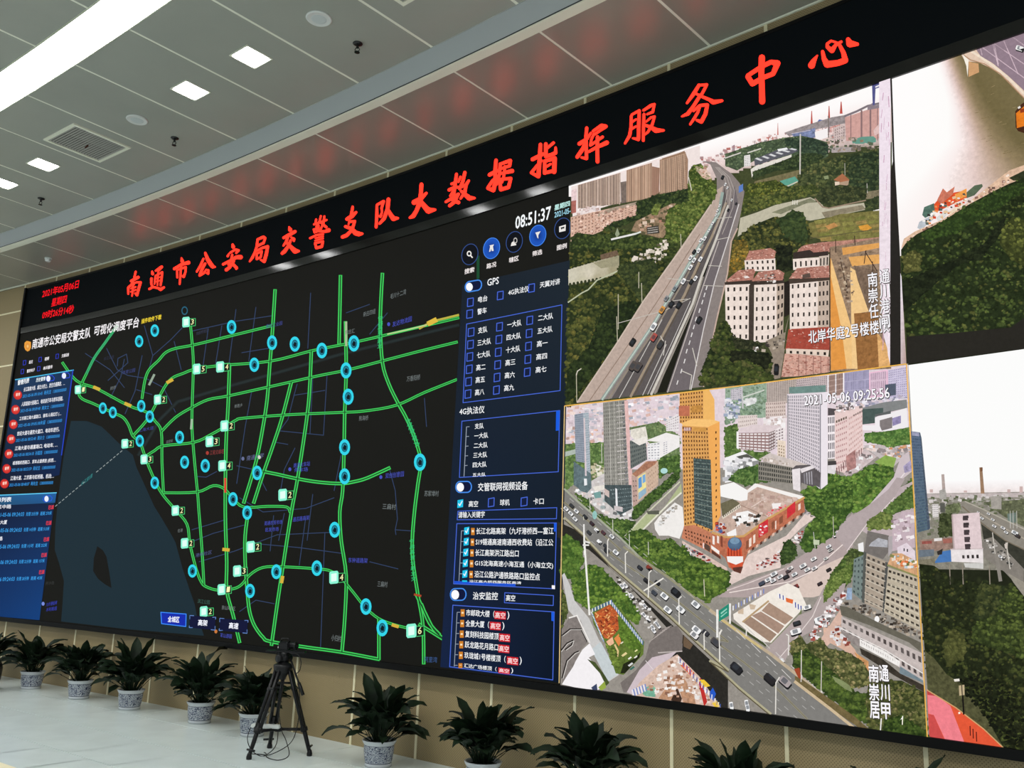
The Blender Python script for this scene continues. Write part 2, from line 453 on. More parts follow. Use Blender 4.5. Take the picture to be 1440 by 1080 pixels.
class Layer:
    """one printed layer of a screen picture: faces with their own emitted colour"""
    def __init__(self, name, parent, mm=0.05):
        self.name, self.parent = name, parent
        self.v, self.f, self.c = [], [], []
        bump(mm)
    def tri(self, p, lift=None):
        """p: three ((t, z), colour); cut along the cabinet joints"""
        lift = LIFT[0] if lift is None else lift
        ts = [q[0][0] for q in p]
        i0, i1 = math.floor(min(ts) / KN), math.floor(max(ts) / KN)
        if i0 == i1:
            self._add(p, lift); return
        for i in range(i0, i1 + 1):
            poly = _clip(_clip(p, i * KN, 1), (i + 1) * KN, -1)
            if len(poly) >= 3: self._add(poly, lift, i)
    def _add(self, poly, lift, cell=None):
        n = len(self.v)
        for (t, z), c in poly:
            self.v.append(surf(t, z, lift)); self.c.append(c)
        self.f.append(list(range(n, n + len(poly))))
    def raw(self, pts, c, lift=None):
        lift = LIFT[0] if lift is None else lift
        n = len(self.v)
        for t, z in pts: self.v.append(surf(t, z, lift)); self.c.append(c)
        self.f.append(list(range(n, n + len(pts))))
    # ---- shapes, points surveyed on the photograph
    def poly(self, pts, c, grad=None, step=True):
        if step: bump(0.015)
        w = [on_wall(*q) for q in pts]
        cs = [col(c)] * len(w) if grad is None else [col(g) for g in grad]
        if len(w) == 3:
            self.tri([(w[i], cs[i]) for i in range(3)]); return
        if len(w) == 4 and grad is not None:      # smooth quad: subdivide
            N = 6
            def lerp(a, b, s): return tuple(a[k] + (b[k] - a[k]) * s for k in range(len(a)))
            def P(i, j):
                u, v = i / N, j / N
                return (lerp(lerp(w[0], w[1], u), lerp(w[3], w[2], u), v), lerp(lerp(cs[0], cs[1], u), lerp(cs[3], cs[2], u), v))
            for i in range(N):
                for j in range(N):
                    self.tri([P(i, j), P(i + 1, j), P(i + 1, j + 1)]); self.tri([P(i, j), P(i + 1, j + 1), P(i, j + 1)])
            return
        for a, b, d in tessellate_polygon([[Vector((q[0], q[1], 0)) for q in w]]):
            self.tri([(w[a], cs[a]), (w[b], cs[b]), (w[d], cs[d])])
    def line(self, pts, width, c, closed=False, step=True, round_=False):
        if step: bump(0.015)
        pts = list(pts) + ([pts[0]] if closed else [])
        cc = col(c)
        for (x0, y0), (x1, y1) in zip(pts, pts[1:]):
            dx, dy = x1 - x0, y1 - y0; L = math.hypot(dx, dy)
            if L < 1e-6: continue
            ex, ey = (dx / L * width * 0.25, dy / L * width * 0.25)
            nx, ny = -dy / L * width / 2, dx / L * width / 2
            q = [on_wall(*p) for p in ((x0 - ex + nx, y0 - ey + ny), (x1 + ex + nx, y1 + ey + ny), (x1 + ex - nx, y1 + ey - ny), (x0 - ex - nx, y0 - ey - ny))]
            self.tri([(q[0], cc), (q[1], cc), (q[2], cc)]); self.tri([(q[0], cc), (q[2], cc), (q[3], cc)])
    def disc(self, x, y, rx, ry, c, c2=None, n=16, step=True, r0=0.0):
        if step: bump(0.012)
        c = col(c); c2 = col(c2) if c2 else c
        ring = [on_wall(x + rx * math.cos(2 * math.pi * k / n), y + ry * math.sin(2 * math.pi * k / n)) for k in range(n)]
        if r0:
            inn = [on_wall(x + r0 * rx * math.cos(2 * math.pi * k / n), y + r0 * ry * math.sin(2 * math.pi * k / n)) for k in range(n)]
            for k in range(n):
                j = (k + 1) % n
                self.tri([(inn[k], c), (ring[k], c2), (ring[j], c2)]); self.tri([(inn[k], c), (ring[j], c2), (inn[j], c)])
            return
        m = on_wall(x, y)
        for k in range(n):
            self.tri([(m, c), (ring[k], c2), (ring[(k + 1) % n], c2)])
    def rect(self, x, y, w, h, c, sl=0.0, step=True):
        """upright box on the wall given by its lower left corner; sl = slope of its base in the picture"""
        self.poly([(x, y), (x + w, y + sl * w), (x + w, y + sl * w - h), (x, y - h)], c, step=step)
    def frame(self, pts, width, c):
        self.line(pts, width, c, closed=True)
    def brush(self, pts, ox, oy, s, c):
        """one stroke of brush writing: (x, y, width) triples in a local grid of the survey"""
        q = []
        for i, (x, y, w) in enumerate(pts):
            q.append((ox + x / s, oy + y / s, w / s))
        cc = col(c) if len(c) < 5 else c[:4]
        for (x0, y0, w0), (x1, y1, w1) in zip(q, q[1:]):
            L = math.hypot(x1 - x0, y1 - y0)
            if L < 1e-6: continue
            nx, ny = -(y1 - y0) / L / 2, (x1 - x0) / L / 2
            e = [on_wall(x0 + nx * w0, y0 + ny * w0), on_wall(x1 + nx * w1, y1 + ny * w1), on_wall(x1 - nx * w1, y1 - ny * w1), on_wall(x0 - nx * w0, y0 - ny * w0)]
            self.tri([(e[0], cc), (e[1], cc), (e[2], cc)]); self.tri([(e[0], cc), (e[2], cc), (e[3], cc)])
        for x, y, w in q:
            ring = [on_wall(x + w / 2 * math.cos(k * math.pi / 4), y + w / 2 * math.sin(k * math.pi / 4)) for k in range(8)]
            for k in range(1, 7): self.tri([(ring[0], cc), (ring[k], cc), (ring[k + 1], cc)])
    def text(self, s, p0, p1, h, c, bold=0.0, vertical=False):
        """lettering whose foot runs from p0 to p1, h tall at p0"""
        bump(0.03)
        V, F, (x0, y0, x1, y1) = glyphs(s)
        a, b = on_wall(*p0), on_wall(*p1)
        hz = on_wall(p0[0], p0[1] - h)[1] - a[1]
        cc = col(c)
        for ox, oy in (((-bold, 0), (bold, 0), (0, bold), (0, -bold)) if bold else ((0, 0),)):   # struck several times for a bolder face
            n = len(self.v)
            for x, y in V:
                u, w = (x + ox - x0) / (x1 - x0), (y + oy - y0) / (y1 - y0)
                self.v.append(surf(a[0] + (b[0] - a[0]) * u, a[1] + (b[1] - a[1]) * u + hz * w, LIFT[0])); self.c.append(cc)
            for f in F: self.f.append([n + i for i in f])
    def done(self, kind=None):
        me = bpy.data.meshes.new(self.name)
        me.from_pydata(self.v, [], self.f)
        at = me.color_attributes.new('pic', 'FLOAT_COLOR', 'POINT')
        at.data.foreach_set('color', [x for c in self.c for x in c])
        me.materials.append(M_LED)
        o = link(self.name, me, self.parent)
        if kind: o['kind'] = kind
        return o

def _clip(p, t, s):
    out = []
    for i in range(len(p)):
        a, b = p[i], p[(i + 1) % len(p)]
        da, db = s * (a[0][0] - t), s * (b[0][0] - t)
        if da >= 0: out.append(a)
        if (da > 0 > db) or (da < 0 < db):
            f = da / (da - db)
            out.append(((a[0][0] + (b[0][0] - a[0][0]) * f, a[0][1] + (b[0][1] - a[0][1]) * f), tuple(a[1][k] + (b[1][k] - a[1][k]) * f for k in range(4))))
    return out

def gradient(L, pts, ctrl, nx=26, ny=26, p=2.5):
    """soft tones blended between control points (x, y, colour) inside the outline pts"""
    bump(0.015)
    xs = [q[0] for q in pts]; ys = [q[1] for q in pts]
    x0, x1, y0, y1 = min(xs), max(xs), min(ys), max(ys)
    cl = None if callable(ctrl) else [(x, y, col(c)) for x, y, c in ctrl]
    def C(x, y):
        if cl is None: return col(ctrl(x, y))
        w = [1.0 / (((x - a) ** 2 + (y - b) ** 2) ** (p / 2) + 1e-3) for a, b, _ in cl]; s = sum(w)
        return tuple(sum(wi * c[k] for wi, (_, _, c) in zip(w, cl)) / s for k in range(4))
    V = {}
    def P(i, j):
        if (i, j) not in V:
            x, y = x0 + (x1 - x0) * i / nx, y0 + (y1 - y0) * j / ny
            V[i, j] = (on_wall(x, y), C(x, y))
        return V[i, j]
    for i in range(nx):
        for j in range(ny):
            if inside(x0 + (x1 - x0) * (i + .5) / nx, y0 + (y1 - y0) * (j + .5) / ny, pts):
                L.tri([P(i, j), P(i + 1, j), P(i + 1, j + 1)]); L.tri([P(i, j), P(i + 1, j + 1), P(i, j + 1)])

_gl = {}
def glyphs(s):
    key = s
    if key not in _gl:
        cu = bpy.data.curves.new('lettering', 'FONT'); cu.body = s; cu.resolution_u = 2
        o = bpy.data.objects.new('lettering', cu); COL.objects.link(o)
        dg = bpy.context.evaluated_depsgraph_get(); dg.update()
        me = bpy.data.meshes.new_from_object(o.evaluated_get(dg))
        V = [(v.co.x, v.co.y) for v in me.vertices]; F = [list(p.vertices) for p in me.polygons]
        bpy.data.objects.remove(o); bpy.data.curves.remove(cu); bpy.data.meshes.remove(me)
        xs = [v[0] for v in V]; ys = [v[1] for v in V]
        _gl[key] = (V, F, (min(xs), min(ys), max(xs), max(ys)))
    return _gl[key]

def inside(x, y, pts):
    r = False; j = len(pts) - 1
    for i in range(len(pts)):
        if (pts[i][1] > y) != (pts[j][1] > y) and x < (pts[j][0] - pts[i][0]) * (y - pts[i][1]) / (pts[j][1] - pts[i][1]) + pts[i][0]: r = not r
        j = i
    return r

def mixc(a, b, s): return tuple(a[k] + (b[k] - a[k]) * s for k in range(3))

def foliage(L, pts, dark, light, n, r0, r1, seed, fill=True, warm=None, grain=0.5):
    """tree crowns seen from above inside the outline pts: clumps of leaves, each its own blob, lit on top"""
    rnd = random.Random(seed)
    if fill: L.poly(pts, (*dark, grain))
    xs = [p[0] for p in pts]; ys = [p[1] for p in pts]
    y0, y1 = min(ys), max(ys)
    bump(0.02); base = LIFT[0]
    n = int(n * 2.9); R = 0.62
    k = 0; tries = 0
    while k < n and tries < n * 12:
        tries += 1
        x, y = rnd.uniform(min(xs), max(xs)), rnd.uniform(y0, y1)
        if not inside(x, y, pts): continue
        k += 1
        f = (y - y0) / max(1, y1 - y0)
        rr0 = (r0 + (r1 - r0) * f) * R
        r = rr0 * rnd.uniform(0.55, 1.3)
        cl = mnoise.noise(Vector((x / (rr0 * 5), y / (rr0 * 4), seed * 3.7))) * 1.25
        tone = min(1.0, max(0.0, 0.40 + cl + rnd.uniform(-0.40, 0.40)))
        hi = mixc(dark, light, tone)
        if warm and rnd.random() < 0.14: hi = mixc(hi, warm, 0.6)
        lift = base + (0.1 + 0.9 * tone * 0.5 + rnd.random() * 0.5) * 0.0003
        m = 8; ring = []; ph = rnd.random() * 6
        for q in range(m):
            a = ph + 2 * math.pi * q / m; rr = r * rnd.uniform(0.5, 1.25)
            ring.append(on_wall(x + rr * math.cos(a), y + rr * 0.85 * math.sin(a)))
        cn = on_wall(x - r * 0.1, y - r * 0.3)
        cc = col((*mixc(hi, light, 0.12), grain)); ce = col((*mixc(dark, hi, 0.5), grain))
        for q in range(m):
            L.tri([(cn, cc), (ring[q], ce), (ring[(q + 1) % m], ce)], lift)
    LIFT[0] = base + 0.00033

def facade(L, q, nx, ny, wall, win, fx=0.5, fy=0.55, seed=0, jit=25, wall2=None, skip=0.0, grain=0.15):
    """a face of a building: q = its corners top left, top right, bottom right, bottom left; nx by ny windows"""
    rnd = random.Random(seed)
    if wall: L.poly(q, (*wall, grain)) if wall2 is None else L.poly(q, wall, grad=[(*wall, grain), (*wall, grain), (*wall2, grain), (*wall2, grain)])
    bump(0.015)
    def P(u, v):
        a = (q[0][0] + (q[1][0] - q[0][0]) * u, q[0][1] + (q[1][1] - q[0][1]) * u)
        b = (q[3][0] + (q[2][0] - q[3][0]) * u, q[3][1] + (q[2][1] - q[3][1]) * u)
        return (a[0] + (b[0] - a[0]) * v, a[1] + (b[1] - a[1]) * v)
    for i in range(nx):
        for j in range(ny):
            if rnd.random() < skip: continue
            u0 = (i + 0.5 - fx / 2) / nx; u1 = (i + 0.5 + fx / 2) / nx
            v0 = (j + 0.5 - fy / 2) / ny; v1 = (j + 0.5 + fy / 2) / ny
            k = rnd.uniform(-jit, jit)
            c = col(tuple(max(0, min(255, x + k)) for x in win))
            L.raw([on_wall(*P(u0, v0)), on_wall(*P(u1, v0)), on_wall(*P(u1, v1)), on_wall(*P(u0, v1))], c)

def clutter(L, pts, n, cols, s0, s1, seed, asp=0.7, rot=0.3):
    """small far roofs, parked cars, goods: many little boxes inside the outline"""
    rnd = random.Random(seed); bump(0.02); base = LIFT[0]
    xs = [p[0] for p in pts]; ys = [p[1] for p in pts]
    k = tries = 0
    while k < n and tries < n * 12:
        tries += 1
        x, y = rnd.uniform(min(xs), max(xs)), rnd.uniform(min(ys), max(ys))
        if not inside(x, y, pts): continue
        k += 1
        s = rnd.uniform(s0, s1); a = rnd.uniform(-rot, rot)
        c = rnd.choice(cols); j = rnd.uniform(-14, 14)
        cc = col(tuple(max(0, min(255, v + j)) for v in c))
        dx, dy = math.cos(a) * s, math.sin(a) * s; ex, ey = -math.sin(a) * s * asp, math.cos(a) * s * asp
        L.raw([on_wall(x - dx - ex, y - dy - ey), on_wall(x + dx - ex, y + dy - ey), on_wall(x + dx + ex, y + dy + ey), on_wall(x - dx + ex, y - dy + ey)], cc, base + rnd.randrange(20) * 0.00001)
    LIFT[0] = base + 0.00021

def cars(L, spots, s, ang, cols=None, seed=0, asp=0.5):
    """cars on a road: body, glass and a dark painted shadow beneath"""
    rnd = random.Random(seed); 
    cols = cols or [(238, 238, 240), (225, 225, 228), (40, 40, 44), (245, 245, 245), (70, 72, 76)]
    bump(0.02); l1 = LIFT[0]; bump(0.015); l2 = LIFT[0]; bump(0.015); l3 = LIFT[0]
    for sp in spots:
        x, y = sp[0], sp[1]; k = sp[2] if len(sp) > 2 else 1.0
        c = sp[3] if len(sp) > 3 else rnd.choice(cols)
        S = s * k; a = ang
        ux, uy = math.cos(a), math.sin(a); wx, wy = -uy, ux
        def q(cx, cy, l, w):
            return [on_wall(cx + ux * i * l + wx * j * w, cy + uy * i * l + wy * j * w) for i, j in ((-1, -0.75), (-0.75, -1), (0.75, -1), (1, -0.75), (1, 0.75), (0.75, 1), (-0.75, 1), (-1, 0.75))]
        L.raw(q(x + 0.5, y + S * 0.28, S * 1.05, S * asp * 1.1), col((30, 30, 32)), l1)  # shadow under the car, painted as a dark offset shape
        L.raw(q(x, y, S, S * asp), col(c), l2)
        L.raw(q(x - ux * S * 0.1, y - uy * S * 0.1 - S * 0.05, S * 0.5, S * asp * 0.75), col(mixc(c, (60, 66, 74), 0.55)), l3)

# ------------------------------------------------------------------ housing
video_wall = thing('video_wall', 'huge gently curved black LED video wall showing a road map and street views', 'video wall')
TL_, TR_ = -6.16, 10.14
Z_BOT, Z_S0, Z_S1, Z_G1, Z_H1, Z_TOP = 0.765, 0.825, 5.195, 5.29, 5.935, 5.966
bm = bmesh.new()
arc_box(bm, TL_, TR_, 0.008, 0.092, Z_BOT, Z_S0, KN)
arc_box(bm, TL_, TL_ + 0.045, 0.008, 0.092, Z_S0, Z_TOP, KN)
arc_box(bm, TR_ - 0.045, TR_, 0.008, 0.092, Z_S0, Z_TOP, KN)
arc_box(bm, TL_ + 0.045, TR_ - 0.045, 0.008, 0.064, Z_H1, Z_TOP, KN)
obj('bezel', bm, M_BLACK, video_wall)
bm = bmesh.new()
rings = [[bm.verts.new(surf_d(TL_ + 0.045 + (TR_ - TL_ - 0.09) * i / 90, d, z)) for d, z in ((0.008, Z_S1), (0.079, Z_S1), (0.084, Z_G1), (0.008, Z_G1))] for i in range(91)]
for ra, rb in zip(rings, rings[1:]):
    for k in range(4): bm.faces.new((ra[k], ra[(k + 1) % 4], rb[(k + 1) % 4], rb[k]))
bm.faces.new(rings[0]); bm.faces.new(rings[-1][::-1])
o = obj('divider_strip', bm, M_GLOSS, video_wall); o['label'] = 'glossy dark strip between banner and screen, mirroring the ceiling lights'
bm = bmesh.new(); arc_box(bm, TL_ + 0.045, TR_ - 0.045, 0.008, D_SCR - 0.001, Z_S0, Z_S1, KN)
obj('cabinet', bm, M_BLACK, video_wall)

def panel_layer(name, parent, t0, t1, z0, z1, c, lift=0.0003):
    L = Layer(name, parent, 0)
    cc = col(c)
    L.tri([((t0, z0), cc), ((t1, z0), cc), ((t1, z1), cc)], lift); L.tri([((t0, z0), cc), ((t1, z1), cc), ((t0, z1), cc)], lift)
    return L.done()

# ------------------------------------------------------------------ the banner of red brush writing on top
banner = thing('led_banner', 'long black LED banner with red brush lettering above the video wall', 'banner')
bm = bmesh.new(); arc_box(bm, TL_ + 0.045, TR_ - 0.045, 0.008, D_SCR - 0.001, Z_G1, Z_H1, KN)
obj('cabinet', bm, M_BLACK, banner)
panel_layer('banner_screen', banner, TL_ + 0.046, TR_ - 0.046, Z_G1 + 0.001, Z_H1 - 0.001, (5, 8, 10))
RED = (3.2, 0.068, 0.034, 0.0, 1)
GL = [  # ox, oy, scale, strokes
 (170, 370, 20.57, [[(430,250,60),(395,400,62)],[(300,520,80),(500,410,90)],[(400,420,60),(310,620,65),(215,710,70),(215,890,55)],
   [(330,600,60),(470,550,55),(570,560,75),(520,720,80),(470,930,70),(410,870,50)],[(380,610,50),(330,700,45)],[(290,740,40),(430,690,45)],[(285,830,40),(430,775,45)],[(360,680,48),(325,950,45)]]),
 (170, 370, 20.57, [[(905,240,50),(920,310,90)],[(885,450,80),(880,600,60),(920,690,60)],[(825,750,65),(930,690,65),(1080,725,65),(1150,760,95),(1250,700,60)],
   [(1010,220,60),(1180,110,85),(1090,225,50)],[(1000,370,50),(975,600,50)],[(1000,370,50),(1200,260,55),(1180,450,65),(1150,640,60)],[(1080,250,48),(1060,640,45)],[(1000,450,34),(1180,390,34)],[(1000,545,34),(1170,490,34)]]),
 (236, 346, 20.57, [[(398,350,50),(420,440,105)],[(190,660,85),(400,530,80),(600,480,110)],[(270,700,55),(275,910,55)],[(280,690,50),(520,610,65),(510,760,60),(460,890,75),(400,860,40)],[(390,560,60),(370,800,60),(345,1100,55)]]),
 (236, 346, 20.57, [[(1030,370,60),(950,560,72),(840,740,60)],[(1085,200,70),(1150,380,110),(1240,520,120),(1300,595,110),(1370,605,50)],
   [(1080,510,75),(1000,650,85),(925,850,75),(1050,780,60),(1110,680,45),(1180,700,55),(1170,800,62),(1120,780,50)]]),
 (305, 330, 18, [[(400,250,60),(415,310,95)],[(275,545,60),(310,480,40)],[(340,455,50),(470,375,58),(550,400,65),(490,465,50)],[(390,510,55),(370,620,62),(290,765,42)],
   [(160,750,65),(380,640,75),(500,570,90),(600,570,115)],[(400,600,55),(430,670,62),(330,820,75),(240,890,85)],[(300,750,45),(420,760,75),(500,840,75),(490,870,50)]]),
 (305, 330, 18, [[(1030,130,60),(1010,300,62),(960,450,58),(900,580,72),(830,680,40)],[(1030,120,60),(1180,60,75),(1225,85,60),(1180,225,55)],[(1020,290,62),(1170,215,62)],
   [(990,420,50),(1150,335,62),(1290,300,72),(1250,500,85),(1200,680,80),(1110,640,40)],[(1010,480,52),(1010,610,55)],[(1010,480,52),(1140,420,52),(1110,570,52),(1010,620,55)]]),
 (385, 295, 16, [[(345,390,40),(370,450,95)],[(225,630,65),(340,570,80),(480,490,72)],[(320,600,62),(280,720,62),(215,810,40)],[(390,620,40),(450,660,75),(455,700,50)],
   [(380,690,55),(330,820,65),(240,940,85),(190,980,70)],[(300,750,62),(400,850,85),(480,930,115),(560,930,60)]]),
 (385, 295, 16, [[(955,220,50),(940,300,50)],[(905,330,45),(1190,230,45)],[(1060,140,45),(1030,260,45),(960,380,45)],[(1140,150,50),(1120,300,50),(1060,430,45),(950,500,50)],
   [(1060,290,40),(1180,390,62)],[(905,450,50),(1000,400,40),(960,500,40)],[(900,440,45),(920,510,50)],[(1020,480,62),(1150,490,62),(1235,460,95)],[(1000,350,60),(1000,480,62)],
   [(820,640,50),(960,570,46),(1110,550,50)],[(940,640,36),(1110,600,40)],[(930,695,36),(1110,645,40)],[(930,750,50),(960,860,62),(1080,830,62),(1110,710,50),(930,750,50)]]),
 (470, 270, 14.4, [[(375,300,50),(350,450,62)],[(260,550,72),(360,490,85),(445,410,50)],[(310,590,50),(290,660,30)],[(330,600,50),(420,590,50),(380,710,62),(330,800,62),(250,880,72),(170,910,72)],
   [(230,700,62),(350,740,72),(430,830,95),(500,850,95),(570,845,50)]]),
 (470, 270, 14.4, [[(865,270,50),(865,450,62),(850,710,60)],[(870,260,50),(1000,190,60),(960,330,50),(970,400,40),(940,500,50),(890,480,30)],[(1100,150,80),(1080,350,78),(1010,540,72),(920,640,50)],
   [(1090,360,62),(1150,470,85),(1200,540,100),(1290,530,50)]]),
 (566, 235, 13.09, [[(350,320,72),(340,480,72),(320,650,85),(260,800,72),(200,900,80),(140,930,50)],[(215,650,95),(330,590,85),(440,480,50)],[(340,640,80),(430,750,95),(480,800,115),(600,785,50)]]),
 (566, 235, 13.09, [[(995,130,55),(975,280,62),(950,450,62),(940,560,60)],[(1070,180,45),(1030,270,45)],[(905,310,50),(980,280,50)],[(860,420,62),(960,370,52),(1080,370,50),(1190,310,50)],[(880,530,42),(940,430,42)],
   [(800,640,50),(930,560,62),(1030,500,62)],[(1020,520,50),(960,640,62),(870,710,62)],[(900,600,50),(1030,650,72)],[(1150,100,62),(1110,270,62),(1050,400,50)],[(1220,250,50),(1170,330,62),(1150,460,62),(1070,580,42)],
   [(1080,440,50),(1160,510,75),(1230,570,95),(1330,570,42)]]),
 (676, 190, 12, [[(260,425,60),(245,600,62),(250,780,62),(215,930,72),(120,900,50)],[(150,670,65),(280,600,62)],[(120,890,52),(200,770,52),(285,690,42)],
   [(330,490,52),(500,430,62),(490,520,52),(330,570,46)],[(330,490,56),(320,650,52),(270,830,46)],[(340,650,42),(530,605,74)],[(410,530,46),(390,700,46)],[(320,750,52),(510,730,52),(470,880,62),(340,920,62),(320,760,52)],[(390,690,42),(360,800,40)]]),
 (676, 190, 12, [[(1010,160,62),(1000,330,66),(985,560,68),(975,695,70),(855,640,42)],[(875,410,66),(1050,320,62)],[(855,635,52),(950,520,52),(1030,430,42)],
   [(1100,150,62),(1100,360,62),(1200,330,64),(1265,300,62),(1265,210,40)],[(1100,240,42),(1230,130,50)],[(1080,440,52),(1080,640,62)],[(1080,440,58),(1250,390,72),(1240,620,75)],[(1080,640,52),(1240,600,62)],[(1090,545,42),(1180,490,42)]]),
 (800, 160, 13.5, [[(340,270,62),(325,430,62),(330,600,62),(335,850,64),(240,830,42)],[(200,570,75),(340,480,64),(420,365,44)],[(160,820,72),(270,660,75),(300,560,50)],
   [(460,330,52),(620,220,64),(700,240,74),(590,320,52),(500,385,52)],[(480,380,52),(430,480,46),(410,600,50),(640,440,54)],[(380,720,52),(520,640,62),(720,550,84)],[(545,440,64),(540,640,66),(545,910,72)]]),
 (870, 140, 15.43, [[(275,360,62),(270,600,68),(240,780,72),(140,950,50)],[(285,330,52),(450,240,62),(440,500,78),(430,865,75),(310,840,42)],[(300,480,52),(380,430,42)],[(300,630,52),(380,580,42)],
   [(550,320,62),(540,600,66),(535,890,62)],[(540,235,56),(700,130,72),(780,100,50),(740,270,62),(620,320,46)],[(600,480,42),(700,390,52),(780,370,52),(730,540,62),(640,700,56),(570,760,42)],[(560,550,62),(700,600,72),(810,670,112),(980,670,50)]]),
 (950, 110, 15.43, [[(510,150,72),(400,330,84),(250,540,52)],[(530,150,52),(680,140,62),(580,330,64),(500,430,72),(380,620,72),(270,770,84),(140,830,42)],[(430,330,52),(600,410,64),(740,470,74),(820,520,104),(1010,490,60)],
   [(390,710,52),(530,590,62),(690,580,76),(650,780,84),(560,945,84),(460,910,52)],[(540,590,52),(480,750,62),(400,880,62),(320,1000,50)]]),
 (1040, 70, 12.7, [[(150,480,92),(230,610,92),(420,500,82),(600,430,82),(680,240,105),(560,220,82),(380,310,78),(150,460,72)],[(400,140,112),(390,400,102),(400,700,102),(405,925,110)]]),
 (1125, 45, 16, [[(390,530,36),(310,650,112),(260,750,160)],[(510,440,72),(540,600,102),(610,730,150),(850,700,132),(1020,640,132),(980,470,102),(890,290,72)],
   [(930,220,60),(800,300,74),(720,420,115),(620,340,84),(610,270,62),(700,200,52),(830,240,50)],[(1085,170,100),(1125,265,165),(1290,275,80)]]),
]
bump(0.3)
for ox, oy, s, strokes in GL:
    L = Layer('character', banner, 0)
    for st in strokes: L.brush(st, ox, oy, s, RED)
    L.done()
RD = (255, 22, 34)
L = Layer('date_lettering', banner)
L.text('2021年05月06日', (59, 419), (110, 405), 11, RD, 0.02)
L.text('星期四', (72, 431.5), (93, 426), 11, RD, 0.02)
L.text('09时26分14秒', (59, 449), (103, 440), 11, RD, 0.02)
L.done()
# ------------------------------------------------------------------ the road map, left half of the wall
LIFT[0] = 0.0004
T_MAP = 4.385
map_screen = panel_layer('map_screen', video_wall, TL_ + 0.046, T_MAP, Z_S0 + 0.001, Z_S1 - 0.001, (24, 24, 21))
LIFT[0] = 0.0008
L = Layer('river', map_screen)
L.poly([(82, 700), (90, 640), (100, 592), (122, 592), (143, 600), (167, 623), (187, 640), (192, 657), (203, 681), (217, 712), (227, 728), (240, 750), (247, 763), (257, 800), (267, 830), (274, 850), (277, 867), (284, 885), (287, 894), (180, 885), (86, 874), (88, 850), (90, 817), (84, 795), (77, 773), (78, 740)], (29, 46, 55))
L.poly([(137, 768), (145, 774), (150, 783), (154, 806), (157, 827), (148, 822), (138, 814), (131, 803), (132, 785)], (24, 24, 22))
L.done()
L = Layer('small_streets', map_screen)
SG = (50, 66, 98)
for pl in [[(268,466),(330,452),(383,444)],[(293,462),(285,519)],[(312,458),(303,514)],[(332,435),(322,513)],[(360,432),(350,508)],[(437,412),(433,490)],[(340,496),(383,489)],
           [(203,458),(215,500),(200,553)],[(215,500),(240,478),(262,455)],[(120,497),(155,520),(175,545)],[(150,490),(165,520),(180,528),(205,532),(230,545),(247,580)],[(152,535),(180,510),(178,498),(166,504),(165,515)],
           [(155,560),(170,530),(175,505)],[(192,548),(214,555)],[(176,582),(190,550),(200,500)],[(245,480),(255,520)],[(418,540),(412,562),(405,590),(393,606)],[(413,556),(457,549)],[(460,528),(455,612),(394,606)],[(440,530),(436,610)],
           [(354,551),(345,600),(333,680)],[(333,655),(360,661),(375,690)],[(388,622),(405,625)],[(415,630),(400,660),(393,700)],[(270,745),(320,730)],[(262,765),(300,750),(345,738)],[(280,790),(330,775),(390,752),(480,748)],[(365,765),(420,770),(480,778)],[(385,725),(380,775)],[(400,722),(392,760)],[(430,728),(421,795)],
           [(337,860),(360,844),(386,849)],[(457,750),(451,910)],[(277,670),(290,671),(305,663)],[(337,700),(370,720),(430,715),(470,700)],[(440,695),(432,760)],[(470,690),(480,640)],
           [(557,752),(556,745),(584,747)],[(548,660),(556,690),(559,730),(556,745)],[(520,470),(530,458),(545,440)],[(487,440),(520,428)],[(600,600),(597,560)],[(520,790),(560,800)]]:
    L.line(pl, 1.1, SG)
for pl in [[(195,640),(225,590),(250,565),(330,541),(480,498),(520,488)],[(520,488),(600,468),(645,457)]]:
    L.line(pl, 5, (30, 36, 36), step=False); L.line(pl, 2.5, (37, 46, 46))
for i in range(20):
    f0, f1 = i / 20, (i + 0.55) / 20
    if 0.42 < f0 < 0.58: continue
    P = lambda f: (78 + (174 - 78) * f, 712 + (632 - 712) * f)
    L.line([P(f0), P(f1)], 1.0, (150, 160, 160), step=False)
L.done()
L = Layer('road_network', map_screen)
